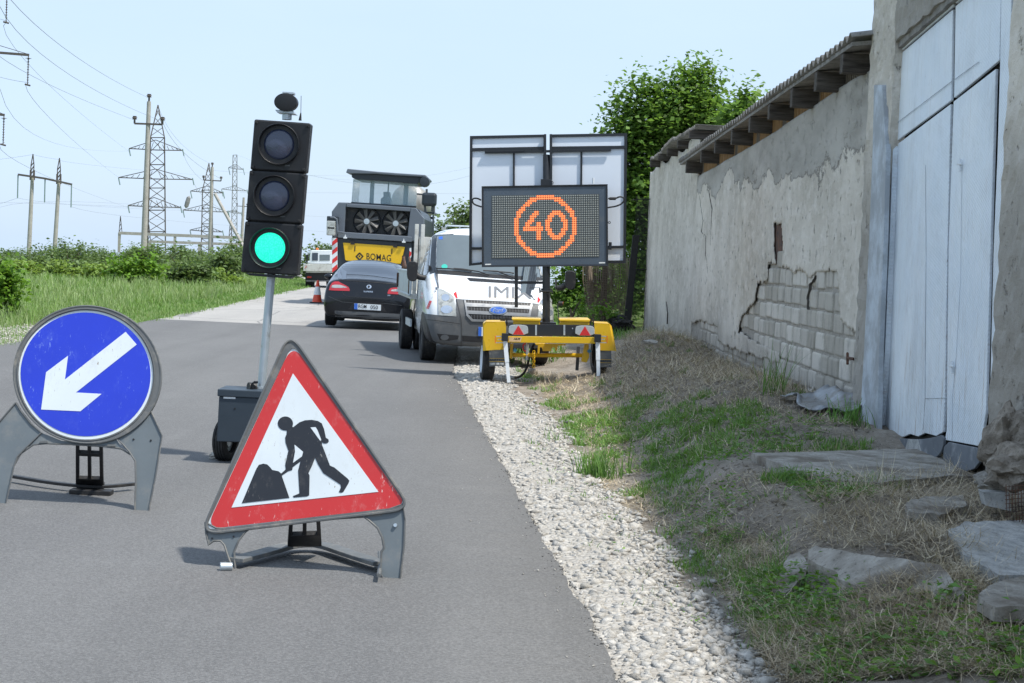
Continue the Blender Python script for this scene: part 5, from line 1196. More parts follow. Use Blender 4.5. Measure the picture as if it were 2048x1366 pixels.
mb = MB(O); mb.tube([K(580, 385, YV-.3), K(582, 470, YV-.3)], .010, 6); mb.build('lock_pin', M['black_plastic'], tr); mb = MB(O); mb.tube([K(1466, 392, YV-.3), K(1470, 470, YV-.3)], .010, 6); mb.build('lock_pin', M['black_plastic'], tr); mb = MB(O); mb.box(K(540, 405, YV-.25), (.06, .04, .035)); mb.build('catch', M['black_plastic'], tr); mb = MB(O); mb.tube([K(1118, 440, YV-.1), K(1100, 250, YV), K(1125, 235, YV)], .007, 6); mb.build('crank_handle', M['black_plastic'], tr)
# ------------------------------------------------------------------ vehicles
def loft(stations, name, mat, parent, sub=2, closed=True):
    V, Fc = [], []; 
    for y, half in stations:
        ring_ = [(x, y, z) for x, z in half]+[(-x, y, z) for x, z in half[-2:0:-1]]
        V += ring_
    n = len(ring_)
    for j in range(len(stations)-1):
        for i in range(n): Fc.append((j*n+i, j*n+(i+1) % n, (j+1)*n+(i+1) % n, (j+1)*n+i))
    h = n//2
    for e in (0, (len(stations)-1)*n):              # end caps as quads joining left and right
        for i in range(h-0):
            a, b = i, i+1; c, d = (n-i-1) % n, (n-i) % n
            if i == 0: Fc.append((e+0, e+1, e+n-1))
            elif i == h-1: Fc.append((e+a, e+b, e+d))
            else: Fc.append((e+a, e+b, e+c, e+d))
    mb = MB(); mb.add(V, Fc); return mb.build(name, mat, parent, True, 0, sub)
def frame_at(o, a, tilt=0):                            # yaw a (rear axis turned left), tilt about the length
    return Matrix.Translation(o) @ Matrix.Rotation(a, 4, 'Z') @ Matrix.Rotation(tilt, 4, 'Y')
SPLIT = ('pillar_trim', 'bumper_seam', 'boot_seam', 'reflector', 'red_sticker', 'fog_lamp_recess', 'grille_bar')
class Veh:
    def __init__(s, name, label, cat, M_): s.e = thing(name, label, cat); s.e.matrix_world = M_; s.M = M_; s.I = M_.inverted(); bpy.context.view_layer.update()
    def dec(s, name, mat, polys, hit, parent=None, step=4, off=.006, cc=None, th=0):
        if name in SPLIT and len(polys) > 1:
            for pl in polys: r_ = s.dec(name, mat, [pl], hit, parent, step, off, cc, th)
            return r_
        mb = MB()
        for pl in polys:
            pl = [cc(*p) for p in pl] if cc else pl
            decal(mb, pl, lambda x, y: s.I @ hit(x, y, off), step)
        return mb.build(name, M[mat] if isinstance(mat, str) else mat, parent or s.e, False, norm=False, solid=th)
    def mb(s): return MBL(s.I)
class MBL(MB):                                         # takes world points, stores thing-local ones
    def __init__(s, I): MB.__init__(s); s.I = I
    def build(s, *a, **k):
        s.v = [s.I @ Vector(v) for v in s.v]; return MB.build(s, *a, **k)
# ---- black saloon
car = Veh('saloon_car', 'black saloon car parked with its back to us between the cone and the van', 'car', frame_at(G(730, 660), R(1.8), R(1.6)))
P_ = lambda *a: list(a)
low = lambda w_: [(0, .20), (w_*.80, .20), (w_*.955, .27), (w_*.985, .42)]
st = [(0.0, [(0, .30), (.60, .30), (.70, .34), (.75, .42), (.76, .52), (.74, .60), (.66, .645), (.55, .655), (.4, .66), (.2, .665), (0, .665)]),
      (.03, [(0, .24), (.68, .24), (.80, .30), (.84, .42), (.85, .55), (.82, .66), (.72, .71), (.58, .725), (.42, .73), (.2, .735), (0, .735)]),
      (.09, [(0, .21), (.74, .21), (.86, .28), (.89, .42), (.895, .58), (.87, .74), (.80, .84), (.68, .90), (.5, .93), (.25, .945), (0, .95)]),
      (.14, low(.91)+[(.905, .60), (.885, .78), (.84, .90), (.74, .985), (.52, 1.02), (.26, 1.04), (0, 1.045)]),
      (.22, low(.915)+[(.91, .60), (.89, .80), (.855, .92), (.77, .995), (.54, 1.035), (.27, 1.055), (0, 1.06)]),
      (.60, low(.915)+[(.912, .62), (.90, .82), (.87, .94), (.78, 1.04), (.60, 1.09), (.3, 1.115), (0, 1.12)]),
      (.95, low(.915)+[(.912, .62), (.90, .84), (.875, .96), (.76, 1.14), (.62, 1.24), (.3, 1.275), (0, 1.285)]),
      (1.35, low(.915)+[(.912, .62), (.90, .85), (.875, .97), (.72, 1.25), (.60, 1.365), (.3, 1.405), (0, 1.415)]),
      (2.1, low(.915)+[(.912, .62), (.90, .85), (.875, .97), (.71, 1.28), (.60, 1.41), (.3, 1.46), (0, 1.47)]),
      (3.0, low(.915)+[(.912, .62), (.90, .84), (.87, .95), (.70, 1.24), (.58, 1.36), (.3, 1.41), (0, 1.42)]),
      (3.7, low(.91)+[(.90, .6), (.89, .80), (.86, .90), (.75, .96), (.55, .98), (.3, 1.0), (0, 1.0)]),
      (4.55, low(.87)+[(.86, .5), (.84, .66), (.80, .74), (.7, .78), (.5, .81), (.25, .83), (0, .83)]),
      (4.84, [(0, .28), (.4, .28), (.5, .32), (.6, .42), (.62, .5), (.6, .58), (.55, .6), (.45, .62), (.35, .63), (.2, .64), (0, .64)])]
body = loft(st, 'body', M['car_black'], car.e)
hit = surface(body)
cv = lambda x, y: (630+x/7.59, 500+y/7.59)
D_ = lambda *a, **k: car.dec(*a, cc=cv, **k)
wn = D_('rear_window', 'glass_dark', [((425, 200), (560, 185), (760, 183), (1000, 200), (1190, 232), (1260, 300), (1270, 440), (1215, 440), (900, 395), (700, 378), (500, 370), (365, 375), (375, 300), (400, 235))], hit, off=.004)
D_('side_window', 'glass_dark', [((300, 370), (345, 290), (405, 185), (418, 190), (385, 260), (352, 365), (300, 385))], hit, off=.004)
for pts, nm in ((((212, 612), (232, 545), (262, 500), (300, 482), (360, 482), (400, 505), (470, 540), (510, 565), (528, 600), (525, 625), (420, 622), (300, 618)), 0), (((1098, 660), (1115, 610), (1150, 580), (1200, 572), (1290, 575), (1340, 590), (1360, 640), (1340, 680), (1200, 672), (1110, 668)), 1)):
    tlm = D_('tail_lamp', 'tail_red', [pts], hit, off=.012, step=2)
    inn = ((245, 570), (262, 540), (300, 530), (380, 532), (440, 550), (490, 572), (440, 577), (300, 578)) if nm == 0 else ((1150, 625), (1165, 605), (1210, 598), (1290, 600), (1330, 620), (1320, 635), (1200, 632))
    D_('reversing_lamp', 'lamp_clear', [inn], hit, tlm, off=.015, step=2)
def stroke(pts, w_): # ribbon polygon round a polyline
    P = [Vector((*p, 0)) for p in pts]; L = []; Rr = []
    for i, p in enumerate(P):
        d = (P[min(i+1, len(P)-1)]-P[max(i-1, 0)]).normalized(); n_ = Vector((-d.y, d.x, 0))*w_/2; L.append(tuple((p+n_).xy)); Rr.append(tuple((p-n_).xy))
    return L+Rr[::-1]
lid = D_('boot_seam', 'ink', [stroke(((415, 625), (430, 670), (460, 700), (560, 712), (800, 728), (1000, 738), (1170, 748), (1195, 720), (1205, 690)), 7), stroke(((380, 440), (420, 462), (600, 470), (800, 486), (1000, 502), (1210, 520)), 5), stroke(((362, 380), (362, 440), (400, 470)), 4)], hit, off=.008, step=3)
D_('bumper_crease', 'bumper', [stroke(((200, 700), (300, 745), (420, 790), (560, 800), (1100, 815), (1320, 840)), 4)], hit, off=.002, step=3)
D_('plate_recess', 'ink', [((595, 790), (1010, 805), (1085, 938), (505, 900))], hit, off=.005, step=3)
pl = D_('number_plate', 'plate_white', [((597, 808), (1003, 832), (1000, 920), (593, 898))], hit, off=.018, step=60, th=.004)
D_('blue_band', 'plate_blue', [((599, 809), (648, 812), (645, 901), (595, 898))], hit, pl, off=.023, step=60)
mb = MB(); text_on(mb, 'RGM', lambda x, y: car.I @ hit(*cv(722+x*122, 854-y*56+x*7), .0235), bold=.004); mb.build('plate_letters', M['ink'], pl, norm=False); mb = MB(); text_on(mb, '050', lambda x, y: car.I @ hit(*cv(900+x*112, 868-y*56+x*6), .0235), bold=.004); mb.build('plate_number', M['ink'], pl, norm=False)
bd = D_('badge', 'chrome', [circ(820, 560, 38, 30, 20)], hit, off=.012, step=20, th=.004)
D_('badge_mark', 'ink', [((800, 552), (815, 540), (835, 548), (832, 568), (815, 582), (800, 572)), ], hit, bd, off=.018, step=20)
mb = MB(); text_on(mb, 'SUPERB', lambda x, y: car.I @ hit(*cv(808+x*140, 634-y*22+x*6), .012), spacing=1.1, bold=.02); text_on(mb, 'TDI', lambda x, y: car.I @ hit(*cv(1120+x*42, 692-y*18), .012), bold=.02); mb.build('boot_lettering', M['chrome'], car.e, norm=False)
lip = D_('lower_bumper', 'bumper', [((300, 920), (600, 935), (1200, 965), (1300, 975), (1290, 1090), (1180, 1080), (900, 1100), (500, 1070), (420, 1030), (300, 1040))], hit, off=.003, step=4)
mb = MB()
for x in (-.60, -.52): mb.lathe([(.036, 0), (.036, .12), (.030, .12), (.030, 0), (.036, 0)], (x, -.005, .32), (0, 1, 0), 16)
ex = mb.build('exhaust_pipe', M['bumper'], car.e, 40)
mb = MB(); mb.box((-.56, .03, .32), (.22, .03, .11)); mb.build('exhaust_recess', M['ink'], car.e, bevel=.02)
for x in (-.79, .79):
    for y in (1.0, 3.78):
        mb = MB(); tyre(mb, Vector((x, y, .325)), (1, 0, 0), .325, .225, .21, 32, 5); wh = mb.build('wheel', M['rubber'], car.e, 35)
        mb = MB(); s_ = 1 if x > 0 else -1; mb.lathe([(.215, .08*s_), (.20, .10*s_), (.12, .07*s_), (1e-4, .08*s_)], (x, y, .325), (1, 0, 0), 20); mb.build('rim', M['grille_bar'], wh, 40)
mb = MB(); mb.box((0, 2.3, .30), (1.5, 3.6, .16)); mb.box((0, .75, .26), (.9, .5, .10)); mb.build('underbody', M['ink'], car.e)
mc = car.I @ T(*cv(212, 402), car.M.translation.y+2.7)
mb = MB(); bm_ = 14
mb.lathe([(1e-4, -.05), (.07, -.045), (.105, -.01), (.105, .02), (.08, .07), (1e-4, .09)], mc, (0, 1, 0), 20)
for v in mb.v: v.z = mc.z+(v.z-mc.z)*.62
mr = mb.build('wing_mirror', M['car_black'], car.e, True)
mb = MB(); mb.tube([mc+Vector((.06, 0, -.03)), mc+Vector((.18, .02, -.05))], .025, 8); mb.build('mirror_stalk', M['car_black'], mr)

# ---- white dropside van
vo = T(982, 700, 26.0); vo.z = 0
van = Veh('dropside_van', 'white dropside van with grey bumper facing us behind the display trailer', 'van', frame_at(vo, R(7.5)))
lw = lambda a: [(0, .26), (a*.84, .26), (a*.955, .34)]
st = [(0.0, [(0, .34), (.58, .34), (.72, .38), (.78, .50), (.77, .60), (.72, .66), (.62, .69), (.5, .705), (.36, .71), (.2, .715), (0, .715)]),
      (.05, [(0, .29), (.72, .29), (.85, .36), (.895, .50), (.89, .64), (.85, .75), (.76, .82), (.62, .85), (.44, .865), (.22, .87), (0, .87)]),
      (.13, [(0, .27), (.80, .27), (.92, .36), (.955, .52), (.95, .72), (.92, .85), (.84, .93), (.68, .965), (.48, .975), (.24, .98), (0, .98)]),
      (.38, lw(.98)+[(.975, .55), (.975, .80), (.955, .98), (.88, 1.09), (.70, 1.12), (.48, 1.135), (.24, 1.14), (0, 1.145)]),
      (.80, lw(.985)+[(.985, .6), (.985, .90), (.965, 1.12), (.90, 1.24), (.74, 1.28), (.5, 1.30), (.25, 1.315), (0, 1.32)]),
      (.92, lw(.985)+[(.985, .6), (.985, .92), (.965, 1.16), (.91, 1.29), (.79, 1.36), (.52, 1.39), (.26, 1.40), (0, 1.405)]),
      (1.42, lw(.985)+[(.985, .6), (.985, .95), (.965, 1.2), (.91, 1.42), (.86, 1.66), (.74, 1.82), (.38, 1.86), (0, 1.87)]),
      (1.58, lw(.985)+[(.985, .6), (.985, .95), (.965, 1.2), (.91, 1.45), (.85, 1.75), (.75, 1.95), (.40, 2.01), (0, 2.02)]),
      (1.80, lw(.985)+[(.985, .6), (.985, .95), (.965, 1.2), (.91, 1.45), (.85, 1.77), (.75, 1.99), (.40, 2.055), (0, 2.07)]),
      (2.25, lw(.985)+[(.985, .6), (.985, .95), (.965, 1.2), (.91, 1.45), (.85, 1.77), (.75, 2.0), (.40, 2.065), (0, 2.08)]),
      (2.32, lw(.97)+[(.97, .6), (.97, .95), (.95, 1.2), (.90, 1.45), (.83, 1.77), (.72, 1.96), (.38, 2.03), (0, 2.05)])]
cab = loft(st, 'cab_body', M['van_white'], van.e)
hit = surface(cab)
cv5 = lambda x, y: (780+x/4.4075, 430+y/4.4075)
D_ = lambda *a, **k: van.dec(*a, cc=cv5, **k)
ws = D_('windscreen', 'glass_van', [((420, 186), (560, 176), (900, 190), (1180, 205), (1255, 218), (1300, 400), (1322, 550), (1200, 546), (900, 525), (600, 500), (408, 492), (410, 400), (414, 280))], hit, off=.006, step=3)
D_('pillar_trim', 'planer_dark', [((372, 180), (405, 176), (416, 182), (408, 300), (404, 500), (385, 512), (352, 520), (352, 480), (362, 330)), ((410, 176), (560, 168), (560, 176), (416, 186)), ((1255, 218), (1272, 225), (1350, 560), (1345, 575), (1322, 555))], hit, off=.004, step=3)
D_('scuttle_panel', 'black_plastic', [((404, 490), (600, 500), (900, 526), (1340, 556), (1340, 580), (1200, 575), (900, 556), (640, 536), (404, 516))], hit, off=.010, step=3)
D_('side_window', 'glass_dark', [((345, 215), (362, 200), (350, 330), (340, 470), (330, 520), (300, 540), (310, 420), (325, 300))], hit, off=.006, step=3)
D_('side_window_strip', 'glass_dark', [((335, 190), (350, 185), (325, 300), (300, 450), (288, 530), (280, 525), (292, 400), (315, 260))], hit, off=.005, step=3)
D_('door_seam', 'bumper', [stroke(((272, 130), (270, 200), (262, 300), (252, 460), (248, 600), (238, 760), (236, 900)), 5)], hit, off=.004, step=3)
bp = D_('bumper', 'bumper', [((300, 868), (425, 884), (585, 895), (582, 742), (650, 748), (960, 762), (1250, 780), (1310, 788), (1298, 915), (1445, 932), (1475, 940), (1470, 1010), (1440, 1160), (1000, 1175), (640, 1165), (420, 1152), (375, 1100), (345, 1000), (318, 940))], hit, off=.010, step=3, th=.004)
D_('bumper_seam', 'ink', [stroke(((310, 920), (420, 932), (620, 960)), 4), stroke(((585, 745), (622, 900), (632, 1000), (625, 1160)), 4), stroke(((410, 1150), (640, 1166)), 5)], hit, bp, off=.018, step=3)
for pts in (((422, 650), (470, 668), (530, 700), (562, 728), (575, 800), (585, 892), (500, 890), (430, 884), (425, 780)), ((1312, 800), (1330, 755), (1380, 725), (1436, 708), (1446, 800), (1445, 930), (1370, 922), (1300, 914))):
    hl = D_('headlight', 'lamp_clear', [pts], hit, off=.016, step=3)
    cx_ = sum(p[0] for p in pts)/len(pts); D_('reflector', 'chrome', [circ(cx_-10, 735 if cx_ < 900 else 775, 36, 30, 18), circ(cx_, 835 if cx_ < 900 else 865, 52, 34, 18)], hit, hl, off=.019, step=3)
gr = D_('grille', 'ink', [((655, 752), (1243, 782), (1232, 850), (1212, 905), (1180, 935), (950, 935), (730, 925), (692, 895), (672, 830))], hit, off=.017, step=3)
D_('grille_bar', 'grille_bar', [((655, 780), (1245, 810), (1240, 838), (880, 820), (670, 812)), ((675, 845), (1225, 872), (1215, 898), (900, 884), (685, 874)), ((650, 752), (664, 752), (690, 880), (730, 918), (1180, 932), (1215, 890), (1240, 782), (1255, 784), (1235, 900), (1190, 950), (720, 938), (672, 890))], hit, gr, off=.026, step=3, th=.006)
D_('grille_mesh', 'grille_bar', [stroke(((x, y0), (x+2, y1)), 1.6) for x in range(690, 1235, 26) for y0, y1 in ((757+(x-655)*.05, 778+(x-655)*.05), (815+(x-655)*.045, 843+(x-655)*.045), (880+(x-655)*.03, 915+(x-655)*.02))], hit, gr, off=.021, step=12)
em = D_('maker_badge', 'chrome', [circ(950, 848, 80, 36, 28, .04)], hit, off=.036, step=40, th=.01)
D_('badge_field', 'plate_blue', [circ(950, 848, 68, 27, 28, .04)], hit, em, off=.040, step=40)
mb = MB(); text_on(mb, 'Ford', lambda x, y: van.I @ hit(*cv5(950+x*96, 848-y*34), .042), shear=.35, bold=.01); mb.build('badge_lettering', M['chrome'], em, norm=False)
D_('bonnet_vent', 'ink', [((678, 558), (700, 556), (1180, 588), (1192, 596), (1185, 612), (705, 584))], hit, off=.006, step=3)
mb = MB(); text_decal(mb, 'IMIX', lambda x, y: cv5(1060+x*380, 685-y*96+x*14), lambda a, b: van.I @ hit(a, b, .008), 2.5); mb.build('bonnet_lettering', M['ink_grey'], van.e, norm=False)
D_('bonnet_outline', 'ink_beige', [stroke(p, 4) for p in (((640, 625), (640, 700), (690, 705)), ((640, 625), (735, 600), (738, 645)), ((655, 640), (735, 620)), ((690, 650), (690, 720), (835, 722), (835, 655), (740, 640), (690, 650)), ((740, 645), (742, 720)), ((690, 668), (742, 664)), ((870, 732), (1150, 738)))], hit, off=.005, step=6)
D_('red_sticker', 'red_mark', [((560, 695), (583, 675), (597, 735), (582, 733)), ((1302, 720), (1327, 748), (1310, 775), (1299, 770))], hit, off=.006, step=4)
D_('screen_sticker', 'teal', [circ(481, 458, 27, 21, 18)], hit, ws, off=.010, step=10)
D_('toll_sticker', 'plate_blue', [((432, 196), (465, 192), (465, 218), (432, 218))], hit, ws, off=.010, step=10)
D_('side_lettering', 'red_mark', [((350, 755), (370, 760), (340, 830), (320, 825))], hit, off=.006, step=4)

D_('wheel_arch', 'ink', [((282, 880), (292, 850), (305, 868), (330, 940), (362, 1050), (400, 1150), (300, 1160), (280, 1000))], hit, off=.012, step=3)
fg = D_('fog_lamp_recess', 'ink', [((415, 1045), (520, 1055), (605, 1062), (600, 1095), (520, 1105), (440, 1100)), ((632, 1062), (780, 1072), (1100, 1080), (1090, 1125), (780, 1122), (636, 1112))], hit, bp, off=.016, step=3)
D_('fog_lamp', 'bumper', [circ(482, 1078, 36, 24, 16)], hit, fg, off=.020, step=10)
npl = D_('number_plate', 'plate_white', [((778, 985), (1020, 998), (1018, 1078), (777, 1065))], hit, bp, off=.022, step=60, th=.004)
D_('blue_band', 'plate_blue', [((778, 985), (806, 987), (804, 1067), (777, 1065))], hit, bp, off=.028, step=60)
D_('washer_strip', 'bumper', [stroke(((408, 520), (420, 650)), 3)], hit, off=.004, step=4)
for pts in (((1130, 590), (1060, 560), (940, 510), (820, 506)), ((870, 548), (780, 515), (640, 492), (560, 486)), ((412, 488), (520, 488), (640, 500), (720, 512)), ((820, 504), (940, 514), (1050, 522), (1090, 530))):
    mb = van.mb(); mb.tube([hit(*cv5(*p), .035) for p in pts], .010, 6); mb.build('wiper', M['black_plastic'], van.e)
Yv = 26.9
W = lambda x, y, Y=Yv: T(*cv5(x, y), Y)
for pts, arm, base in ((((165, 408), (225, 410), (243, 428), (240, 480), (242, 540), (232, 575), (205, 588), (170, 578), (148, 552), (150, 430)), ((222, 525), (262, 548), (310, 555), (340, 570)), ((340, 440), (356, 450), (352, 600), (345, 670), (328, 676), (325, 600), (335, 560))),
                       (((1560, 488), (1625, 492), (1638, 520), (1636, 630), (1610, 662), (1570, 655), (1540, 630), (1545, 510)), ((1545, 618), (1510, 640), (1470, 645)), ((1455, 560), (1470, 570), (1475, 650), (1458, 660)))):
    mb = van.mb(); mb.prism(smoothpoly([W(*p) for p in pts], 1), (0, .16, 0)); m_ = mb.build('wing_mirror', M['black_plastic'], van.e, bevel=.02)
    mb = van.mb(); mb.tube([W(*p, Yv+.06) for p in arm], [.05, .045, .042, .05][:len(arm)], 10); mb.build('mirror_arm', M['black_plastic'], m_, 50)
    mb = van.mb(); mb.prism([W(*p, Yv+.04) for p in base], (0, .10, 0)); mb.build('mirror_base', M['black_plastic'], van.e, bevel=.01)
for c_ in ((325, 715, 355, 718, Yv-.05), (1510, 780, 1485, 780, Yv-.05)):
    mb = van.mb(); mb.tube([W(c_[0]-12, c_[1]), W(c_[0]+16, c_[1]+2)], .030, 8); si = mb.build('side_indicator', M['orange'], van.e, 50)
    mb = van.mb(); mb.tube([W(c_[0]+14, c_[1]+2), W(c_[2], c_[3])], .034, 8); mb.build('indicator_housing', M['black_plastic'], van.e, 50)
mb = van.mb(); mb.prism([W(455, 108, 27.6), W(495, 110, 27.6), W(496, 132, 27.6), W(452, 130, 27.6)], (0, .08, 0)); mb.build('roof_lamp', M['lamp_clear'], van.e)
mb = van.mb(); mb.tube([W(488, 118, 27.9), W(490, 92, 27.9), W(560, 95, 27.9), W(900, 110, 27.9), W(1200, 122, 27.9)], .014, 6); mb.tube([W(615, 98, 27.9), W(615, 122, 27.9)], .012, 6); mb.build('roof_rail', M['galv'], van.e)
for x, y in ((-.87, .95), (.87, .95)):
    mb = MB(); tyre(mb, Vector((x, y, .34)), Vector((1, -.02, 0)), .34, .22, .21, 36, 5); wh = mb.build('wheel', M['rubber'], van.e, 35)
    mb = MB(); s_ = 1 if x > 0 else -1; mb.lathe([(.215, .07*s_), (.20, .09*s_), (.10, .03*s_), (1e-4, .04*s_)], (x, y, .34), (1, 0, 0), 20); mb.build('rim', M['bumper'], wh, 40)
for x in (-1.0, -.76, .76, 1.0):
    mb = MB(); tyre(mb, Vector((x, 3.95, .34)), (1, 0, 0), .34, .20, .21, 36, 5); wh = mb.build('wheel', M['rubber'], van.e, 35)
    mb = MB(); s_ = 1 if x > 0 else -1; mb.lathe([(.215, .06*s_), (.20, .08*s_), (.10, .0*s_), (1e-4, .02*s_)], (x, 3.95, .34), (1, 0, 0), 20); mb.build('rim', M['bumper'], wh, 40)
mb = MB(); mb.box((0, 3.5, .5), (.8, 4.6, .18)); mb.box((0, 1.0, .42), (1.5, 1.6, .26)); mb.box((-.75, 2.7, .55), (.35, .7, .3)); mb.build('underframe', M['ink'], van.e)
mb = MB(); mb.box((0, 3.95, .93), (2.12, 3.1, .08)); mb.build('bed_floor', M['dirty_white'], van.e, bevel=.005)
for x in (-1.06, 1.06):
    mb = MB(); mb.box((x, 3.95, 1.14), (.035, 3.1, .40)); mb.box((x*1.01, 3.95, 1.335), (.05, 3.1, .03)); mb.box((x*1.01, 3.95, .955), (.05, 3.1, .03)); sbx = mb.build('drop_side', M['galv'], van.e, bevel=.004)
    mb = MB(); mb.box((x*1.02, 2.55, 1.1), (.02, .05, .30)); mb.build('side_catch', M['rust'], sbx); mb = MB(); mb.box((x*1.03, 5.3, 1.15), (.03, .10, .25)); mb.build('side_catch', M['rust'], sbx)
mb = MB(); mb.box((0, 5.5, 1.14), (2.1, .035, .40)); mb.build('tail_board', M['dirty_white'], van.e)
mb = MB()
for x in (-1.0, -.90, .90, 1.0): mb.box((x, 2.44, 1.50), (.06, .05, 1.2))
mb.box((0, 2.44, 1.45), (1.9, .03, .9)); mb.build('headboard', M['dirty_white'], van.e, bevel=.004)
mb = MB(); mb.box((-1.03, 3.0, .50), (.03, 1.05, .12)); mb.build('side_guard', M['galv'], van.e)
mb = MB(); mb.tube([(-1.0, 5.3, 1.35), (-1.0, 5.3, 1.58)], .03, 8); mb.tube([(-1.0, 5.25, 1.55), (-1.0, 4.6, 1.38)], .02, 6); mb.tube([(-.9, 5.3, 1.55), (-.9, 4.7, 1.38)], .02, 6); mb.build('bed_stanchion', M['rust'], van.e)

# ---- cold planer behind
cp = lambda x, y: (640+x/6.208, 320+y/6.208)
YP = 52.0; po = T(745, 600, YP); po.z = 0
pm_ = thing('road_milling_machine', 'grey and yellow milling machine with two fans and a glazed cab behind the black car', 'road machine', po); O = po.copy()
Q = lambda x, y, Y=YP: T(*cp(x, y), Y)
def pr(name, pts, dep, mat, par=None, Y=YP, bev=.02, sm=0):
    mb = MB(O); P = [Q(*p, Y) for p in pts]
    if sm: P = smoothpoly(P, sm)
    mb.prism(P, (0, dep, 0)); return mb.build(name, M[mat], par or pm_, bevel=bev)
pr('rear_body', ((145, 640), (232, 525), (330, 528), (1190, 595), (1235, 620), (1290, 730), (1290, 900), (1180, 1850), (170, 1850), (150, 1000)), 5.5, 'planer_dark', None, YP+.25)
pr('side_column', ((145, 645), (232, 525), (335, 530), (320, 590), (300, 890), (295, 960), (150, 955)), .35, 'planer_grey')
pr('side_column', ((1125, 592), (1190, 597), (1290, 720), (1290, 960), (1150, 1010), (1075, 1000), (1085, 950)), .35, 'planer_grey')
pr('top_beam', ((330, 540), (700, 560), (1125, 590), (1120, 640), (700, 610), (325, 583)), .35, 'planer_grey', None, YP-.02)
pr('mid_beam', ((220, 895), (300, 893), (1080, 945), (1140, 955), (1135, 1020), (700, 990), (220, 965)), .40, 'planer_grey', None, YP-.06)
pr('lower_frame', ((145, 960), (700, 995), (1140, 1025), (1120, 1500), (1000, 1850), (330, 1850), (150, 1350)), .3, 'planer_dark', None, YP+.05)
fg_ = pr('fan_guard', ((322, 585), (700, 612), (1118, 640), (1085, 948), (700, 920), (300, 893)), .05, 'mesh_black', None, YP+.22)
for cx, cy in ((580, 762), (940, 788)):
    c = Q(cx, cy, YP+.08); mb = MB(O); rr = 150/6.208/F*YP
    for k in range(9):
        a = 2*math.pi*k/9+.3; d = Vector((math.cos(a), 0, math.sin(a))); e = Vector((-math.sin(a), 0, math.cos(a)))
        i0 = c+d*rr*.22; o0 = c+d*rr
        mb.prism([i0-e*.03, i0+e*.04, o0+e*.20*rr+Vector((0, .05, 0)), o0-e*.14*rr+Vector((0, -.03, 0))], (0, .008, 0))
    fn = mb.build('fan', M['fan'], pm_)
    mb = MB(O); mb.cyl(c+Vector((0, -.03, 0)), c+Vector((0, .06, 0)), .085, .085, 16); mb.lathe([(1e-4, -.035), (.04, -.035), (.04, -.03)], c, (0, 1, 0), 12); mb.build('hub', M['galv'], fn)
    mb = MB(O); mb.lathe([(rr*1.12, .06), (rr*1.16, .10), (rr*1.16, .14), (rr*1.1, .12), (rr*1.12, .06)], c, (0, 1, 0), 36); mb.build('fan_shroud', M['planer_dark'], pm_)
yp = pr('yellow_flap', ((285, 1025), (400, 1032), (930, 1068), (1055, 1080), (1000, 1290), (330, 1250), (312, 1240)), .04, 'yellow', None, YP+.0, .01)
pr('flap_foot', ((330, 1250), (1000, 1290), (980, 1500), (360, 1480)), .04, 'planer_dark', yp, YP+.01, .01)
mb = MB(O); text_on(mb, 'BOMAG', lambda x, y: Q(730+x*305, 1207-y*80+x*26, YP-.004), bold=.006, spacing=1.06); mb.build('lettering', M['ink'], yp, norm=False)
mb = MB(O)
for p in (((438, 1198), (485, 1148), (500, 1160), (462, 1198), (500, 1235), (485, 1248)), ((495, 1145), (542, 1196), (500, 1245), (488, 1232), (520, 1196), (484, 1160)), ((480, 1185), (500, 1185), (500, 1205), (480, 1205))):
    mb.prism([Q(*q, YP-.004) for q in p], (0, .003, 0))
mb.build('emblem', M['ink'], yp)
mb = MB(O)
for a, b in ((434, 1100), (893, 1135)): mb = MB(O); mb.prism([Q(a-5, b-35, YP-.01), Q(a+6, b-35, YP-.01), Q(a+4, b+32, YP-.01), Q(a-8, b+32, YP-.01)], (0, .01, 0)); mb.build('handle', M['ink'], yp)
for a, b in ((405, 1028), (935, 1065)): mb = MB(O); mb.box(Q(a, b, YP-.02), (.12, .04, .10)); mb.build('hinge', M['ink'], yp)
mb = MB(O)
for a, b in ((313, 945), (1040, 998)): mb.prism([Q(a-22, b+28, YP-.09), Q(a+22, b+30, YP-.09), Q(a+22, b+12, YP-.09), Q(a+10, b+10, YP-.09), Q(a, b-25, YP-.09), Q(a-10, b+8, YP-.09), Q(a-22, b+10, YP-.09)], (0, .03, 0))
mb.build('work_lamp', M['white_part'], pm_)
ch = pr('warning_board', ((150, 965), (215, 968), (218, 1330), (165, 1370), (148, 1340)), .03, 'white_part', None, YP-.03, 0)
mb = MB(O)
for b in (1010, 1120, 1232, 1340): mb.prism([Q(152, b+5, YP-.035), Q(215, b-48, YP-.035), Q(216, b+8, YP-.035), Q(150, b+58, YP-.035)], (0, .003, 0))
mb.build('red_stripe', M['red_mark'], ch)
c_2 = pr('warning_board', ((1112, 1095), (1132, 1090), (1135, 1190), (1108, 1260)), .03, 'white_part', None, YP-.03, 0)
mb = MB(O); mb.prism([Q(1112, 1130, YP-.035), Q(1134, 1145, YP-.035), Q(1132, 1185, YP-.035), Q(1108, 1205, YP-.035)], (0, .003, 0)); mb.build('red_stripe', M['red_mark'], c_2)
mb = MB(O)
for b in (810, 880): mb.box(Q(140, b, YP-.1), (.27, .15, .27))
lp = mb.build('rear_lamp', M['lamp_clear'], pm_, bevel=.03)
mb = MB(O); mb.tube([Q(*p, YP-.15) for p in ((128, 712), (175, 714), (210, 735), (218, 890), (290, 900))], .03, 8); mb.build('lamp_guard', M['planer_grey'], pm_)
mb = MB(O); mb.box(Q(160, 745, YP-.1), (.35, .12, .22)); mb.build('lamp_box', M['planer_dark'], pm_, bevel=.02)
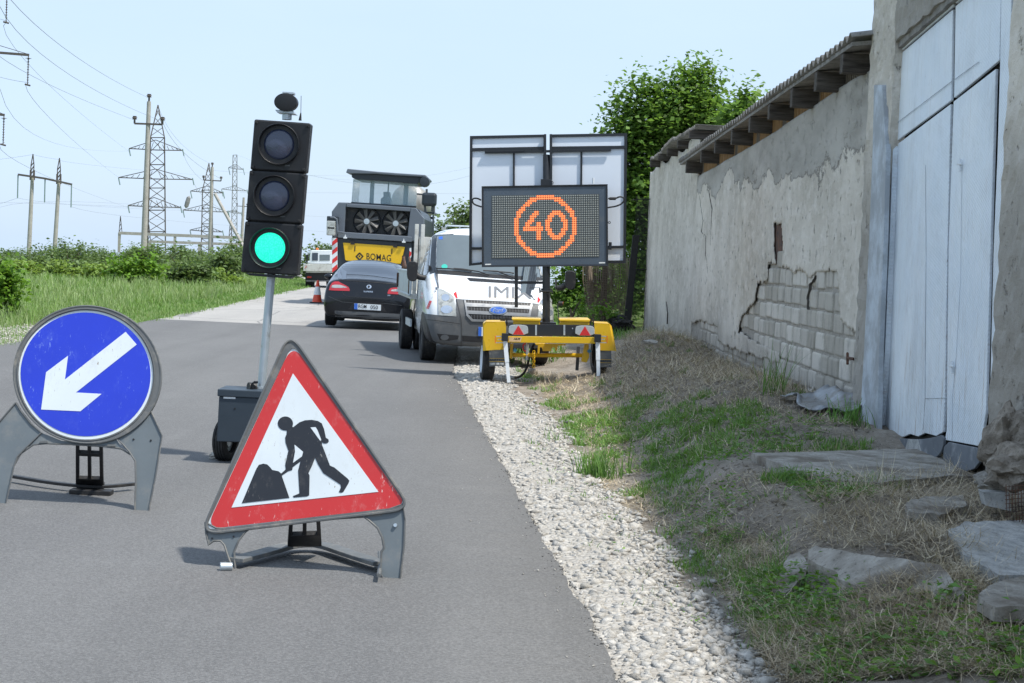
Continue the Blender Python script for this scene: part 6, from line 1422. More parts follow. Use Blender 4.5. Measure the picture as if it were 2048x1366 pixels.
# cab
cabm = pr('cab_glass', ((412, 235), (1210, 300), (1192, 572), (390, 535)), .03, 'glass_cab', None, YP+.6, 0)
pr('cab_side_glass', ((412, 235), (424, 236), (402, 535), (390, 535)), 2.0, 'glass_cab', None, YP+.64, 0)
pr('cab_sill', ((385, 520), (1195, 572), (1192, 590), (385, 542)), .2, 'planer_dark', None, YP+.55, .01)
rf = pr('cab_roof', ((340, 108), (720, 145), (910, 158), (930, 160), (1310, 185), (1340, 215), (1325, 240), (1280, 210), (930, 190), (700, 172), (390, 168), (322, 158)), 2.6, 'planer_grey', None, YP+.3, .02)
pr('roof_underside', ((392, 165), (700, 175), (1275, 212), (1255, 270), (1210, 295), (820, 262), (432, 236), (395, 215)), 2.4, 'planer_dark', rf, YP+.42, .01)
for x0, x1 in ((622, 670), (1040, 1095)): pr('cab_pillar', ((x0+6, 250), (x1+6, 254), (x1-8, 560), (x0-12, 556)), .12, 'planer_dark', None, YP+1.6, .01)
pr('cab_rail', ((845, 260), (862, 262), (852, 400), (836, 400)), .06, 'planer_dark', None, YP+1.5, .01)
pr('operator_seat', ((782, 395), (862, 392), (868, 440), (862, 460), (880, 480), (876, 560), (752, 552), (752, 480), (790, 455)), .5, 'planer_dark', None, YP+1.0, .04)
mb = MB(O); q = Q(1300, 272, YP+.3); mb.lathe([(1e-4, -.08), (.14, -.07), (.16, 0), (.16, .12), (1e-4, .14)], q, (0, 1, 0), 16); mb.tube([Q(1250, 278, YP+.4), Q(1290, 272, YP+.35)], .05, 6); mb.build('roof_lamp', M['planer_dark'], pm_, 50)
for x in (-.95, .95):
    for y in (.8, 5.2):
        mb = MB(O); c = O+Vector((x, y, .5)); mb.box(c, (.35, 1.4, .7)); mb.box(c+Vector((0, 0, -.35)), (.38, 1.1, .28)); mb.build('track_unit', M['rubber'], pm_, bevel=.12)
# tanker and ladder behind the machine
tk = thing('tank_lorry', 'dull metal tank with ladders half hidden behind the milling machine', 'tank lorry', T(850, 590, 66)); O = tk.location.copy(); O.z = 0; tk.location = O
c = Q(1110, 525, 66); rr = .70
mb = MB(O); mb.lathe([(1e-4, -.25), (rr*.5, -.2), (rr*.85, -.08), (rr, .08), (rr, 5), (rr*.8, 5.3), (1e-4, 5.4)], c, (0, 1, 0), 40); mb.build('tank', M['tank'], tk, True)
mb = MB(O)
for a, b in (((1390, 640), (1413, 420)), ((1415, 650), (1416, 520)), ((1300, 500), (1310, 800)), ((1325, 360), (1325, 490))): mb.tube([Q(*a, 65), Q(*b, 65)], .045, 6)
for a, b in (((1310, 505), (1400, 512)), ((1310, 540), (1395, 545)), ((1390, 575), (1416, 575)), ((1200, 420), (1305, 432))): mb.tube([Q(*a, 65), Q(*b, 65)], .035, 6)
mb.build('ladder', M['bumper'], tk)
mb = MB(O); mb.box(Q(1358, 490, 65), (.55, .4, .5)); mb.build('filler_cap', M['planer_dark'], tk, bevel=.1)
mb = MB(O); mb.prism([Q(*p, 65) for p in ((1290, 640), (1420, 645), (1420, 665), (1290, 660))], (0, 2, 0)); mb.prism([Q(*p, 65) for p in ((1300, 660), (1325, 662), (1315, 1700), (1290, 1700))], (0, .5, 0)); mb.prism([Q(*p, 65) for p in ((1395, 660), (1412, 662), (1402, 1700), (1385, 1700))], (0, .5, 0)); mb.prism([Q(*p, 65.2) for p in ((1300, 700), (1400, 705), (1395, 735), (1300, 730))], (0, .3, 0)); mb.prism([Q(*p, 65.2) for p in ((1300, 800), (1400, 830), (1395, 1700), (1300, 1700))], (0, .3, 0)); mb.build('rear_frame', M['planer_dark'], tk)
mb = MB(O)
for x in (-.9, .9): mb.cyl(O+Vector((x-.2, 2.0, .5)), O+Vector((x+.2, 2.0, .5)), .5, .5, 24)
mb.build('wheel', M['rubber'], tk)

# ---- far white truck
ct = lambda x, y: (590+x/9.11, 470+y/9.11)
YK = G(655, 576).y; to = T(650, 576, YK); to.z = 0
tt = thing('flatbed_truck', 'far white flatbed truck with an orange beacon on its cab, beyond the cone', 'truck', to); O = to.copy()
Kt = lambda x, y, Y=YK: T(*ct(x, y), Y)
def pt(name, pts, dep, mat, par=None, Y=YK, bev=.02):
    mb = MB(O); mb.prism([Kt(*p, Y) for p in pts], (0, dep, 0)); return mb.build(name, M[mat], par or tt, bevel=bev)
cb = pt('cab', ((275, 290), (300, 275), (840, 272), (860, 290), (865, 530), (225, 528), (228, 480), (262, 470)), 1.7, 'white_part', None, YK+3.2, .08)
pt('rear_window', ((312, 325), (418, 325), (418, 468), (310, 468)), .03, 'glass_dark', cb, YK+3.18, .01); pt('rear_window', ((448, 358), (636, 358), (634, 468), (448, 468)), .03, 'glass_van', cb, YK+3.18, .01)
pt('tail_board', ((155, 530), (420, 533), (880, 540), (880, 660), (400, 662), (150, 655)), .06, 'dirty_white', None, YK, .01)
pt('bed', ((160, 600), (880, 605), (880, 690), (205, 688), (200, 660), (160, 655)), 3.1, 'dirty_white', None, YK+.07, .01)
pt('drop_side', ((155, 530), (168, 530), (165, 655), (150, 655)), 3.0, 'dirty_white', None, YK+.07, .005)
pt('red_board_mark', ((175, 605), (212, 558), (216, 565), (195, 600)), .01, 'red_mark', None, YK-.012, 0)
pt('chassis', ((200, 690), (880, 700), (880, 820), (200, 830)), 4.5, 'ink', None, YK+.2, .02)
pt('rear_bumper', ((200, 822), (640, 825), (880, 830), (880, 846), (200, 850)), .08, 'bumper', None, YK+.1, .01)
pt('tail_lamp', ((218, 750), (300, 752), (300, 785), (218, 785)), .06, 'tail_red', None, YK+.08, .01)
mb = MB(O)
for a, b in ((205, 340), (580, 720)): mb.cyl(Kt(a, 850, YK+.8)*1, Kt(b, 850, YK+.8), .42, .42, 24)
for v in mb.v: v.z += .42-(Kt(272, 850, YK+.8).z)
mb.build('wheel', M['rubber'], tt, 50)
pt('beacon', ((375, 270), (380, 238), (415, 232), (428, 270)), .2, 'orange', None, YK+3.6, .02)
pt('wing_mirror', ((200, 360), (232, 350), (242, 400), (235, 440), (215, 500), (205, 500)), .1, 'ink', None, YK+4.8, .01)
# ------------------------------------------------------------------ trees, hedge, vines, left verge
def tree(name, label, base, hgt_, blobs, mat, n, lsz, group=None, trunk=.12, seed=0, limbs=True, flat=.8, sparse=.35):
    t = thing(name, label, 'tree' if 'tree' in name else 'bush', base, group=group); r = np.random.default_rng(seed)
    B = np.array([[b[0], b[1], b[2]] for b in blobs], float); S_ = np.array([b[3:6] for b in blobs], float)
    vol = S_.prod(1)**.75; k = r.choice(len(blobs), n*2, p=vol/vol.sum()); d = r.normal(0, 1, (n*2, 3)); d /= np.linalg.norm(d, axis=1)[:, None]
    rad = r.random(n*2)**.42; P = B[k]+d*rad[:, None]*S_[k]
    # clump: keep the leaves near random twig centres
    tw = P[r.choice(len(P), max(20, n//38), replace=False)]; q = tw[r.integers(0, len(tw), n)]+r.normal(0, 1, (n, 3))*lsz*(1.6 if sparse > .12 else 1.9)
    m_ = r.random(n) < sparse; q[m_] = P[:n][m_]
    C_ = q; V, Fq = leaves(C_, lsz*r.uniform(.6, 1.35, n), flat, .8)
    npmesh('crown', V, Fq, mat, t)
    mb = MB(); top = B[:, 2].max()
    if trunk:
        mb.tube([(0, 0, -.1), (.05, 0, hgt_*.2), (0, .05, hgt_*.45)], [trunk*1.3, trunk, trunk*.7], 8)
        for b in blobs[:10]:
            mb.tube([(0, 0, hgt_*.15+.1*b[2]), (b[0]*.45, b[1]*.45, b[2]*.55+hgt_*.1), (b[0], b[1], b[2])], [trunk*.6, trunk*.4, trunk*.12], 6)
        mb.build('trunk', M['bark'], t)
    return t
def pxblobs(base, lst, Y):              # (px, py, radius px) -> blobs relative to the base
    o = []
    for px, py, rp in lst:
        p = T(px, py, Y)-base; rr = rp*Y/F; o.append((p.x, rng.uniform(-.5, .5)*rr, p.z, rr, rr, rr*.85))
    return o
Yh = 43.5; b = T(1300, 640, Yh); b.z = 0
tree('hazel_tree', 'large leafy green tree rising behind the two sheds', b, 6.4, pxblobs(b, [(1392, 165, 26), (1412, 142, 14), (1350, 188, 30), (1298, 185, 22), (1255, 205, 22), (1220, 222, 17), (1432, 178, 12), (1330, 240, 52), (1270, 260, 45), (1390, 220, 40), (1415, 195, 24), (1440, 212, 12), (1240, 290, 36), (1300, 310, 60), (1370, 270, 45), (1260, 370, 45), (1320, 400, 60), (1265, 450, 40), (1300, 520, 50), (1270, 580, 35), (1420, 240, 30)], Yh), M['leaf_hazel'], 26000, .125, trunk=.14, seed=3, sparse=.10)
Yh = 41; b = T(1500, 640, Yh); b.z = 0
tree('hazel_tree', 'small leafy tree top showing between the rear shed and the main roof', b, 6, pxblobs(b, [(1492, 200, 20), (1480, 225, 24), (1465, 250, 26), (1510, 225, 14), (1500, 270, 40), (1450, 262, 14)], Yh), M['leaf_hazel'], 2300, .14, trunk=.10, seed=5)
Yh = 48; b = T(1190, 620, Yh); b.z = 0
tree('shaded_tree', 'dark bushy tree low behind the display trailer and van', b, 3, pxblobs(b, [(1150, 560, 40), (1190, 520, 45), (1240, 470, 40), (1250, 540, 45), (1210, 590, 40), (1150, 600, 34), (1265, 610, 30), (1120, 590, 30), (1255, 410, 35)], Yh), M['leaf_hazel'], 9000, .12, trunk=.1, seed=6)
Yh = 62; b = T(925, 560, Yh); b.z = 0
tree('walnut_tree', 'bright green tree top above the roof of the white van', b, 4, pxblobs(b, [(925, 425, 14), (945, 440, 22), (905, 428, 10), (935, 460, 24), (965, 440, 30), (1000, 460, 40), (1060, 470, 40), (1040, 440, 26), (1096, 345, 10), (1096, 362, 12)], Yh), M['leaf_hedge'], 4200, .15, trunk=.1, seed=8)
Yh = 75; b = T(900, 560, Yh); b.z = 0
tree('roadside_tree', 'pale bushy tree in the distance between milling machine and van roof', b, 3, pxblobs(b, [(880, 455, 16), (905, 460, 20), (935, 462, 22), (870, 480, 24), (920, 490, 30), (980, 480, 30)], Yh), M['leaf_hedge'], 3600, .16, trunk=.1, seed=9)
Yh = 105; b = T(640, 560, Yh); b.z = 0
tree('roadside_tree', 'round green tree standing beyond the far white truck', b, 4, pxblobs(b, [(640, 505, 20), (625, 520, 18), (610, 540, 16), (655, 510, 18), (670, 520, 20), (605, 560, 12), (640, 540, 24), (690, 520, 22)], Yh), M['leaf_hedge'], 3600, .18, trunk=.12, seed=10)
# hedge of separate bushes
protos_b = []
for i in range(4):
    r = random.Random(i+40); bl = [(r.uniform(-.9, .9), r.uniform(-.6, .6), r.uniform(.3, 1.1), r.uniform(.4, .7), r.uniform(.4, .6), r.uniform(.3, .55)) for _ in range(7)]+[(r.uniform(-.8, .8), 0, r.uniform(1.1, 1.6), .22, .2, .3) for _ in range(4)]
    protos_b.append(tree('scrub_bush', 'pale green scrub bush in the hedge beyond the field', (0, 0, 0), 1.4, bl, M['leaf_hedge'], 1500, .13, 'scrub bushes in the far hedge', .05, 60+i, sparse=.5))
used = set()
xs_b = [-14+i*18.5+random.uniform(-5, 5) for i in range(30)]
ords = sorted(xs_b)
for i, px in enumerate(ords):
    Yb = random.uniform(96, 112) if i % 2 else random.uniform(82, 92); k = random.randrange(4)
    c = protos_b[k] if k not in used else copy_tree(protos_b[k]); used.add(k)
    p = T(px, 600, Yb); top = 497+9*math.sin(px*.035)+5*math.sin(px*.11)
    zt_ = T(px, top, Yb).z; s_ = max(.6, zt_/1.55)
    c.location = (p.x, p.y, -.05); c.scale = (s_*random.uniform(1.25, 1.6), s_, s_); c.rotation_euler = (0, 0, random.uniform(0, 6.28))
# vineyard rows
def vine_row(px0, px1, ybase, ytop, n, label, mat, lsz, nm='vine_row', cat='vines'):
    a, b_ = G(px0, ybase), G(px1, ybase+(px1-px0)*.044); t = thing(nm, label, cat, a)
    L = (b_-a); h = T(px0, ytop, a.y).z
    u = rng.random(n); ph = .75+.25*np.sin(u*37)+.2*np.sin(u*91+1)
    C_ = np.stack([u*L.x+rng.normal(0, .2, n), u*L.y+rng.normal(0, .35, n), rng.random(n)**.7*h*ph*1.05], -1)
    V, Fq = leaves(C_, lsz*rng.uniform(.6, 1.4, n), .7); npmesh('foliage', V, Fq, mat, t)
    mb = MB()
    for i in range(int(L.length/1.2)):
        q = L*(i*1.2/L.length); mb.tube([q, q+Vector((.05*math.sin(i*3), 0, h*.8))], .02, 5)
    mb.build('stem', M['bark'], t); return t
vine_row(20, 480, 556, 523, 9000, 'long row of light green grape vines across the field', M['leaf_vine'], .15)
vine_row(-20, 470, 546, 515, 7000, 'second row of grape vines just in front of the hedge', M['leaf_hedge'], .15)
st_proto = None
for i, (px, y0, y1, lean, l) in enumerate(((236, 566, 516, 0, 'grey vine post left of the tall utility pole'), (46, 560, 537, 0, 'short grey vine post at the far left of the field'), (412, 570, 528, -4, 'grey vine post beside the second utility pole'), (385, 568, 548, -22, 'fallen vine post leaning in the undergrowth'), (368, 566, 552, 26, 'fallen vine post lying beside another in the undergrowth'), (462, 566, 532, 0, 'vine post seen just left of the traffic light head'))):
    a = G(px, y0); mb = MB(a); mb.prism([T(px-2.5, y0, a.y), T(px+2.5, y0, a.y), T(px+2.5-lean, y1, a.y), T(px-2.5-lean, y1, a.y)], (0, .12, 0)); tag(mb.build('vine_post', M['concrete']), l, 'post', 'concrete posts in the vineyard')
def bush(px, py, Y, lst, label, mat, n, lsz, seed):
    b_ = T(px, py, Y); b_.z = H(b_.x, b_.y); return tree('roadside_bush', label, b_, 1.2, pxblobs(b_, lst, Y), mat, n, lsz, None, .03, seed)
bush(265, 570, 62, [(235, 545, 16), (255, 540, 18), (280, 535, 16), (295, 530, 14), (270, 550, 20), (235, 570, 12), (310, 540, 14), (225, 555, 12), (250, 560, 18)], 'bright green leafy bush at the edge of the vineyard', M['leaf_bright'], 2600, .15, 21)
bush(375, 565, 64, [(355, 548, 14), (375, 545, 14), (395, 545, 16), (412, 542, 14), (380, 556, 14), (350, 556, 12)], 'dark green bush around the fallen vine posts', M['leaf_hedge'], 2200, .14, 22)
bush(430, 545, 70, [(430, 525, 16), (450, 520, 16), (440, 540, 18), (470, 530, 14)], 'dull green bush at the foot of the strutted pole', M['leaf_hedge'], 1800, .14, 23)
bush(8, 630, 33, [(5, 545, 20), (-10, 560, 26), (15, 570, 24), (20, 600, 20), (0, 600, 30), (28, 560, 14), (-15, 620, 30), (22, 620, 16)], 'broad leaved green shrub at the left border of the photo', M['leaf_bright'], 2400, .10, 24)
bush(1140, 640, 37, [(1163, 600, 8), (1160, 615, 9), (1170, 625, 8), (1165, 592, 5)], 'small bright yellow green sapling beside the van mirror', M['leaf_bright'], 260, .06, 25)
bush(1205, 650, 38, [(1190, 620, 8), (1200, 615, 8), (1215, 625, 9), (1225, 635, 9), (1195, 635, 9)], 'light green shoots at the foot of the netting fence', M['leaf_bright'], 420, .06, 26)
# left verge grasses
def field_grass(name, n, yr, off, L, W_, mats, label, tufts=14, sp=.12):
    A = Acc(); nc = n//tufts; cy = yr[0]+(yr[1]-yr[0])*rng.random(nc)**1.3; ll = road_l(cy)
    cx = ll-off[0]-rng.random(nc)**1.2*(off[1](cy) if callable(off[1]) else off[1])
    k = vnoise(cx, cy, 1.1) > -.75; cx, cy = cx[k], cy[k]
    x, y = clumps(cx, cy, tufts, sp); m_ = len(x); sc = np.repeat(U(.5, 1.3, len(cx))*(1+.35*vnoise(cx, cy, .8, 3)), tufts)
    ii_ = rng.integers(0, len(mats), len(cx)).repeat(tufts)
    A.add(blades(np.stack([x, y, hgt(x, y)-.02], -1), L*sc*U(.5, 1.3, m_), W_*np.clip(y/30, .8, 3)*U(.7, 1.3, m_), U(0, 6.28, m_), U(.0, .35, m_), U(.1, 1.1, m_)), np.tile(ii_, 3))
    return tag(A.build(name, mats), label, kind='stuff')
field_grass('tall_grass', 90000, (24, 88), (1.2, lambda y: 3+y*.22), .29, .014, [M['grass_pale'], M['grass'], M['grass_pale']], 'tall pale meadow grass on the left of the road')
field_grass('short_grass', 80000, (17, 95), (-.05, 2.6), .11, .012, [M['grass'], M['grass_pale'], M['grass_shade']], 'shorter green grass along the left road edge')
A = Acc(); n = 9000; x = U(-1.2, 2.9, n); y = U(27, 48, n); k = x > np.maximum(grav_o(y)-.2, -.9+(y-27)*.0); x, y = x[k], y[k]; k = (y > 33) | (x < .9); x, y = x[k], y[k]; m_ = len(x)
A.add(blades(np.stack([x, y, hgt(x, y)-.01], -1), U(.06, .28, m_), U(.010, .02, m_), U(0, 6.28, m_), U(0, .4, m_), U(.1, 1.2, m_)), np.tile(rng.integers(0, 2, m_), 3))
n = 500; 
tag(A.build('far_verge_grass', [M['grass'], M['grass_shade']]), 'sunlit green grass under and behind the display trailer and van', kind='stuff')
# single tall tufts
for i, (px, py, h_, nn_, l) in enumerate(((1555, 790, .5, 30, 'tall grass tuft growing against the exposed stone blocks'), (1200, 958, .26, 170, 'dense grass tuft at the edge of the gravel'), (1100, 885, .20, 14, 'lone grass sprout on the gravel strip'), (1052, 835, .14, 10, 'tiny grass sprout on the gravel below the trailer'), (1700, 880, .22, 90, 'grass tuft between the wall foot and the jamb board'), (1530, 790, .34, 14, 'thin grass stalks left of the tall tuft'))):
    p = GH(px, py); A = Acc(); m_ = nn_; x = p.x+rng.normal(0, .05+.03*(nn_ > 50), m_); y = p.y+rng.normal(0, .07, m_)
    A.add(blades(np.stack([x-p.x, y-p.y, hgt(x, y)-p.z], -1), h_*U(.5, 1.2, m_), U(.006, .012, m_), U(0, 6.28, m_), U(0, .35, m_), U(.1, .9, m_), 4))
    o = A.build('grass_tuft', [M['grass_shade']], loc=p); tag(o, l, 'grass tuft', 'single grass tufts on the right verge')

# ------------------------------------------------------------------ poles, pylons, wires
def pole(px0, py0, px1, py1, Y, r0_, label, name='utility_pole', arms=(), cap=0):
    b_ = T(px1, py1, Y); b_.z = 0; t = thing(name, label, 'utility pole', b_); top = T(px0, py0, Y); bb = T(px1, py1, Y)
    dn = bb+(bb-top)*(.0+max(0, bb.z)/(top.z-bb.z)); mb = MB(b_); mb.cyl(dn, top, r0_*1.25, r0_*.8, 10); mb.build('mast', M['concrete'], t, 50)
    for (ax0, ay0, ax1, ay1) in arms:
        mb = MB(b_); mb.tube([T(ax0, ay0, Y-.1), T(ax1, ay1, Y-.1)], .08, 4); mb.build('crossarm', M['lattice'], t)
        for a, c in ((ax0, ay0), (ax1, ay1)):
            mb = MB(b_); q = T(a, c, Y-.1); mb.lathe([(.06, 0), (.06, .25), (.17, .27), (.10, .33), (.18, .36), (.10, .42), (.14, .46), (1e-4, .48)], q, (0, 0, 1), 10); mb.build('insulator', M['lattice'], t)
    if cap:
        mb = MB(b_); mb.lathe([(.06, 0), (.06, .25), (.17, .27), (.10, .33), (.18, .36), (.10, .42), (.14, .46), (1e-4, .48)], top, (0, 0, 1), 10); mb.build('insulator', M['lattice'], t)
    return t
pole(298, 203, 286, 545, 110, .16, 'nearest concrete utility pole with a short crossarm and three insulators', arms=((269, 247, 325, 249),), cap=1)
t = pole(424.5, 334, 419, 545, 185, .20, 'concrete utility pole with a slanting strut on its right side', arms=((407, 360, 442, 362),), cap=1)
O = t.location; mb = MB(O); mb.tube([T(430, 388, 185), T(484, 488, 183), T(500, 520, 182)], .17, 8); mb.build('strut', M['concrete'], t)
pole(487.5, 395, 482, 520, 300, .24, 'slim distant utility pole just left of the traffic light', arms=((474, 412, 494, 413),))
# double pole with lattice caps
def lattice(name, label, base, Y, legs, levels, arms, mat, peak=None, w_=.05, col='lattice'):
    b_ = T(*base, Y); b_.z = 0; t = thing(name, label, 'pylon', b_); mb = MB(b_); P = lambda x, y, dy=0: T(x, y, Y+dy)
    (xl0, yt), (xr0, _), (xr1, yb), (xl1, _) = legs     # tl tr br bl
    dd0 = (xr0-xl0)*Y/F/2; dd1 = (xr1-xl1)*Y/F/2
    def cor(t_, sx, sy):
        xl = xl0+(xl1-xl0)*t_; xr = xr0+(xr1-xr0)*t_; y_ = yt+(yb-yt)*t_; hw = dd0+(dd1-dd0)*t_
        return P(xl if sx < 0 else xr, y_, sy*hw)
    for sx in (-1, 1):
        for sy in (-1, 1): mb.tube([cor(0, sx, sy), cor(1, sx, sy)], w_*1.5, 4)
    for i in range(levels):
        a, b2 = (i/levels)**.9, ((i+1)/levels)**.9
        for s in (-1, 1):
            mb.tube([cor(a, -1, s), cor(b2, 1, s)], w_*.8, 3); mb.tube([cor(a, 1, s), cor(b2, -1, s)], w_*.8, 3)
            mb.tube([cor(a, s, -1), cor(b2, s, 1)], w_*.8, 3)
        if i % 2 == 0: mb.tube([cor(a, -1, -1), cor(a, 1, -1)], w_*1.1, 3)
    mb.build('mast', M[col], t)
    for (x0, x1, y0, hh) in arms:
        mb = MB(b_); xc = (x0+x1)/2
        for s in (-.4, .4):
            mb.tube([P(x0, y0-1), P(xc, y0+2, s), P(x1, y0+3)], w_*1.3, 4); mb.tube([P(x0, y0-1), P(xc, y0-hh, s), P(x1, y0+3)], w_*1.0, 4)
        for k in range(1, 6):
            f = k/6
            for side in (x0, x1):
                xx = side+(xc-side)*f; yy0 = y0+(2 if side == x1 else 0); mb.tube([P(xx, yy0), P(xx+(xc-side)*.08, yy0-hh*f*.9)], w_*.6, 3)
        mb.build('crossarm', M[col], t)
        for a in (x0, x1):
            mb = MB(b_); mb.tube([P(a, y0), P(a+3, y0+14)], w_*1.3, 5); mb.build('insulator', M['insul'], t)
    if peak:
        mb = MB(b_); pk = P(*peak)
        for sx in (-1, 1):
            for sy in (-1, 1): mb.tube([cor(0, sx, sy), pk], w_*1.3, 4)
        for f in (.3, .6, .85):
            mb.tube([cor(0, -1, -1).lerp(pk, f), cor(0, 1, -1).lerp(pk, max(0, f-.25))], w_*.7, 3); mb.tube([cor(0, 1, -1).lerp(pk, f), cor(0, -1, -1).lerp(pk, max(0, f-.25))], w_*.7, 3)
        mb.build('peak', M[col], t)
    return t
lattice('lattice_pylon', 'nearest dark steel lattice pylon with three pairs of arms behind the tall pole', (315, 500), 255, ((301, 275), (329, 275), (331, 505), (295, 505)), 10, ((258, 365, 298, 18), (237, 385, 356, 18), (256, 361, 412, 17)), 'lattice', (316, 210), .075)
lattice('lattice_pylon', 'second dark lattice pylon behind the strutted pole', (410, 510), 420, ((405, 380), (424, 380), (426, 520), (402, 520)), 9, ((381, 446, 383, 11), (366, 456, 421, 12), (380, 445, 461, 9)), 'lattice', (418, 326), .10)
lattice('lattice_pylon', 'slim pale lattice tower farthest away, just left of the traffic light', (468, 520), 480, ((466, 310), (474, 310), (474, 520), (462, 520)), 16, ((457, 486, 336, 8), (443, 494, 379, 7), (455, 482, 424, 4)), 'lattice', None, .085, 'lattice_far')
pp = thing('twin_pole_pylon', 'twin concrete pole power line support with one slanting crossarm in the field', 'pylon', (T(90, 520, 150).x, 150, 0)); O = pp.location.copy()
for (a, b, c, d) in ((65, 352, 57, 520), (118, 360, 108, 522)):
    mb = MB(O); mb.cyl(T(c, d, 150), T(a, b, 150), .20, .15, 10); mb.build('mast', M['concrete'], pp, 50)
    mb = MB(O)
    for s in (-3, 3): mb.tube([T(a+s-1, b+5, 150), T(a+s, b-22, 150), T(a+1, b-44, 150)], .05, 4)
    for k in range(4): mb.tube([T(a-3, b-20+k*8, 150), T(a+3, b-28+k*8, 150)], .05, 3)
    mb.tube([T(a-4, b+8, 150), T(a-3.5, b-12, 150)], .1, 4); mb.tube([T(a+3, b+8, 150), T(a+3, b-12, 150)], .1, 4); mb.build('peak', M['lattice'], pp)
mb = MB(O); mb.tube([T(36, 349, 149.7), T(90, 357, 149.7), T(144, 369, 149.7)], .12, 4); mb.build('crossarm', M['lattice'], pp)
for a, b in ((36, 350), (90, 359), (143, 369)):
    mb = MB(O); mb.tube([T(a, b, 149.7), T(a-1, b+46, 149.7)], .06, 5); mb.build('insulator', M['insul'], pp)
# switchyard gantry
gy = thing('switchyard_gantry', 'low concrete portal frame of a switchyard with long horizontal beams', 'gantry', (T(350, 500, 210).x, 210, 0)); O = gy.location.copy()
for (a, b, c, d, w_) in ((238, 466, 463, 475, .25), (298, 483, 482, 489, .22)):
    mb = MB(O); mb.tube([T(a, b, 210), T(c, d, 210)], w_, 4); mb.build('beam', M['concrete'], gy)
for a, b, c in ((239, 465, 505), (350, 473, 505), (300, 484, 505), (462, 474, 512), (399, 487, 508)):
    mb = MB(O); mb.tube([T(a, b, 210), T(a-1, c, 210)], .2, 4); mb.build('column', M['concrete'], gy)
for a, b in ((241, 464), (298, 481), (461, 473)):
    mb = MB(O)
    for s in (-3, 3): mb.tube([T(a+s, b, 210), T(a, b-32, 210)], .05, 3)
    for k in range(3): mb.tube([T(a-3+k*.5, b-k*9, 210), T(a+2-k*.5, b-9-k*9, 210)], .04, 3)
    mb.build('peak', M['lattice'], gy)
# large pole outside the left border, its arms reach into the picture
bp_ = thing('power_mast', 'crossarms with hanging insulators of a power mast just outside the left border', 'pylon', (T(-90, 600, 58).x, 58, 0)); O = bp_.location.copy()
mb = MB(O); mb.cyl(T(-88, 520, 58)-Vector((0, 0, .7)), T(-66, -60, 58), .26, .2, 12); mb.build('mast', M['concrete'], bp_, 50)
for a, b, c, d in ((-70, 100, 58, 110), (-75, 222, 9, 230), (-66, -22, 15, -15)):
    mb = MB(O); mb.tube([T(a, b, 58), T(c, d, 58)], .055, 4); mb.tube([T(a, b-30, 58), T(c-3, d-2, 58)], .014, 4); mb.build('crossarm', M['lattice'], bp_)
    mb = MB(O); p0 = T(c-1, d, 58); mb.tube([p0, p0+Vector((0, 0, -.95))], .018, 6)
    for k in range(9): mb.lathe([(.018, 0), (.045, .01), (.018, .03)], p0+Vector((0, 0, -.15-.085*k)), (0, 0, 1), 8)
    mb.lathe([(.02, 0), (.11, .01), (.02, .03)], p0+Vector((0, 0, -.12)), (0, 0, 1), 10); mb.tube([p0+Vector((-.09, 0, -.96)), p0+Vector((.09, 0, -1.0))], .03, 6); mb.build('insulator', M['lattice'], bp_)
def wire(p0, p1, mid, label, rr=.012, n=14):         # photo points with distances; mid = lowest middle point
    a, b_ = T(*p0), T(*p1); m_ = T(*mid); c = m_*2-(a+b_)*.5; pts = []
    for i in range(n+1):
        t = i/n; pts.append(a*(1-t)**2+c*2*t*(1-t)+b_*t*t)
    mb = MB(a); mb.tube(pts, rr, 4); return tag(mb.build('power_cable', M['wire']), label, 'cable', 'overhead cables of the power lines')
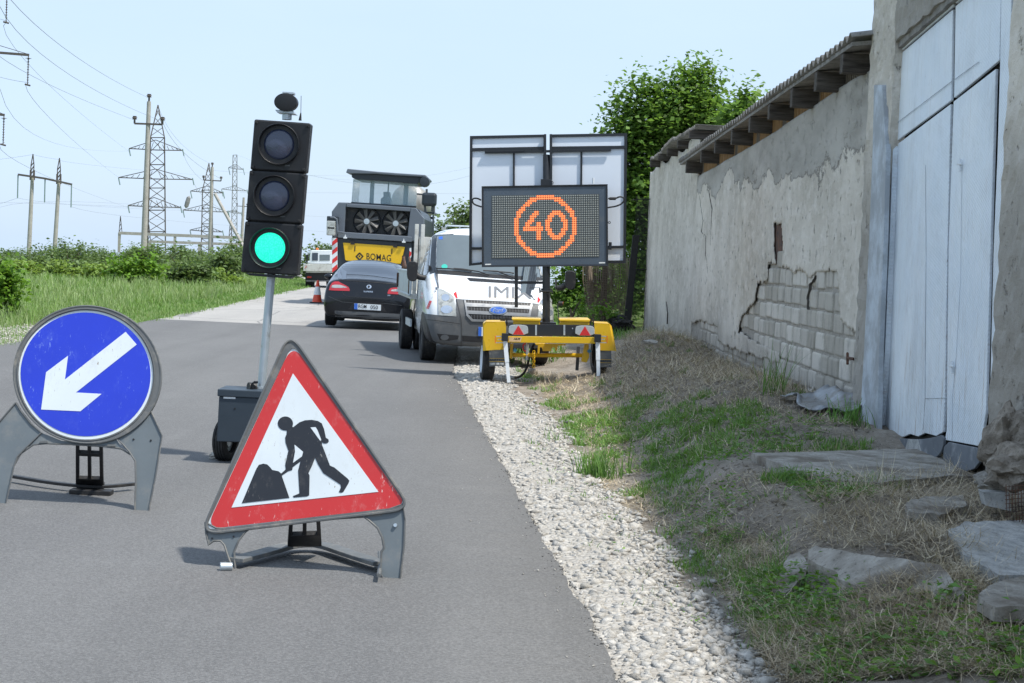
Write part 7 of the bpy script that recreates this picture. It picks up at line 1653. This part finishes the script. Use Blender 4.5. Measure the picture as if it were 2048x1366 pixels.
W_ = [((-20, -60, 40), (298, 196, 110), (150, 112, 62), 'thin cable falling from the top edge to the top of the nearest pole'), ((-10, -15, 45), (325, 243, 110), (140, 150, 66), 'cable from the top left corner to the right insulator of the nearest pole'),
      ((-40, 70, 45), (269, 240, 110), (90, 165, 68), 'cable running under the upper mast arm to the left insulator of the nearest pole'), ((14, 42, 58), (258, 303, 255), (125, 195, 115), 'cable from the top insulator string to the nearest lattice pylon'),
      ((57, 165, 58), (237, 355, 255), (140, 275, 112), 'cable from the middle insulator string to the nearest lattice pylon'), ((9, 285, 58), (256, 415, 255), (115, 362, 115), 'cable from the lowest insulator string to the nearest lattice pylon'),
      ((-30, 145, 58), (57, 165, 58), (15, 158, 58), 'short cable left of the middle insulator string'), ((-30, 30, 58), (14, 42, 58), (-8, 36, 58), 'short cable left of the top insulator string'),
      ((0, 178, 60), (258, 302, 255), (130, 292, 140), 'sagging cable crossing the sky above the twin poles'), ((-20, 405, 140), (700, 437, 300), (360, 418, 200), 'long low cable over the hedge, upper one'), ((-20, 435, 150), (560, 440, 320), (200, 405, 200), 'low cable running to the twin pole insulators'),
      ((-30, 418, 150), (36, 396, 150), (5, 406, 150), 'short cable left of the twin poles'), ((36, 396, 150), (480, 425, 300), (230, 415, 210), 'cable leaving the twin poles towards the switchyard'), ((66, 309, 150), (-30, 322, 150), (20, 316, 150), 'earth wire left of the twin poles'),
      ((66, 309, 150), (118, 319, 150), (92, 315, 150), 'short earth wire between the twin pole tops'), ((118, 319, 150), (420, 352, 420), (240, 336, 240), 'earth wire leaving the twin pole tops to the right'), ((316, 210, 255), (418, 326, 420), (360, 285, 330), 'earth wire between the two dark lattice pylons'),
      ((365, 302, 255), (446, 385, 420), (398, 355, 330), 'cable between the upper arms of the two dark lattice pylons'), ((385, 360, 255), (456, 424, 420), (415, 400, 330), 'cable between the middle arms of the two dark lattice pylons'), ((325, 243, 110), (442, 358, 185), (375, 312, 142), 'cable between the nearest pole and the strutted pole'),
      ((144, 414, 150), (760, 470, 420), (420, 448, 260), 'lowest long cable towards the milling machine'), ((420, 340, 185), (760, 352, 300), (590, 350, 240), 'faint cable passing behind the traffic light heads'), ((470, 308, 480), (960, 330, 480), (700, 360, 480), 'faint cable passing behind the cab of the milling machine'), ((480, 385, 400), (1000, 388, 400), (720, 386, 400), 'faint cable behind the milling machine cab glass'),
      ((600, 452, 300), (480, 446, 300), (540, 449, 300), 'short cable just right of the traffic light'), ((620, 350, 300), (960, 345, 300), (800, 372, 300), 'faint cable above the roof of the white van')]
for a, b_, c, l in W_: wire(a, b_, c, l, rr=.008 if a[2] < 70 else .012 if a[2] < 200 else .018)
mb = MB(T(371, 404, 300)); mb.lathe([(.02, -1.1), (.36, -.8), (.40, 0), (.34, .8), (.02, 1.1)], T(375, 404, 300), (.25, 0, 1), 10); tag(mb.build('line_trap', M['lattice_far']), 'pale wave trap hanging between the two dark pylons', 'line trap')
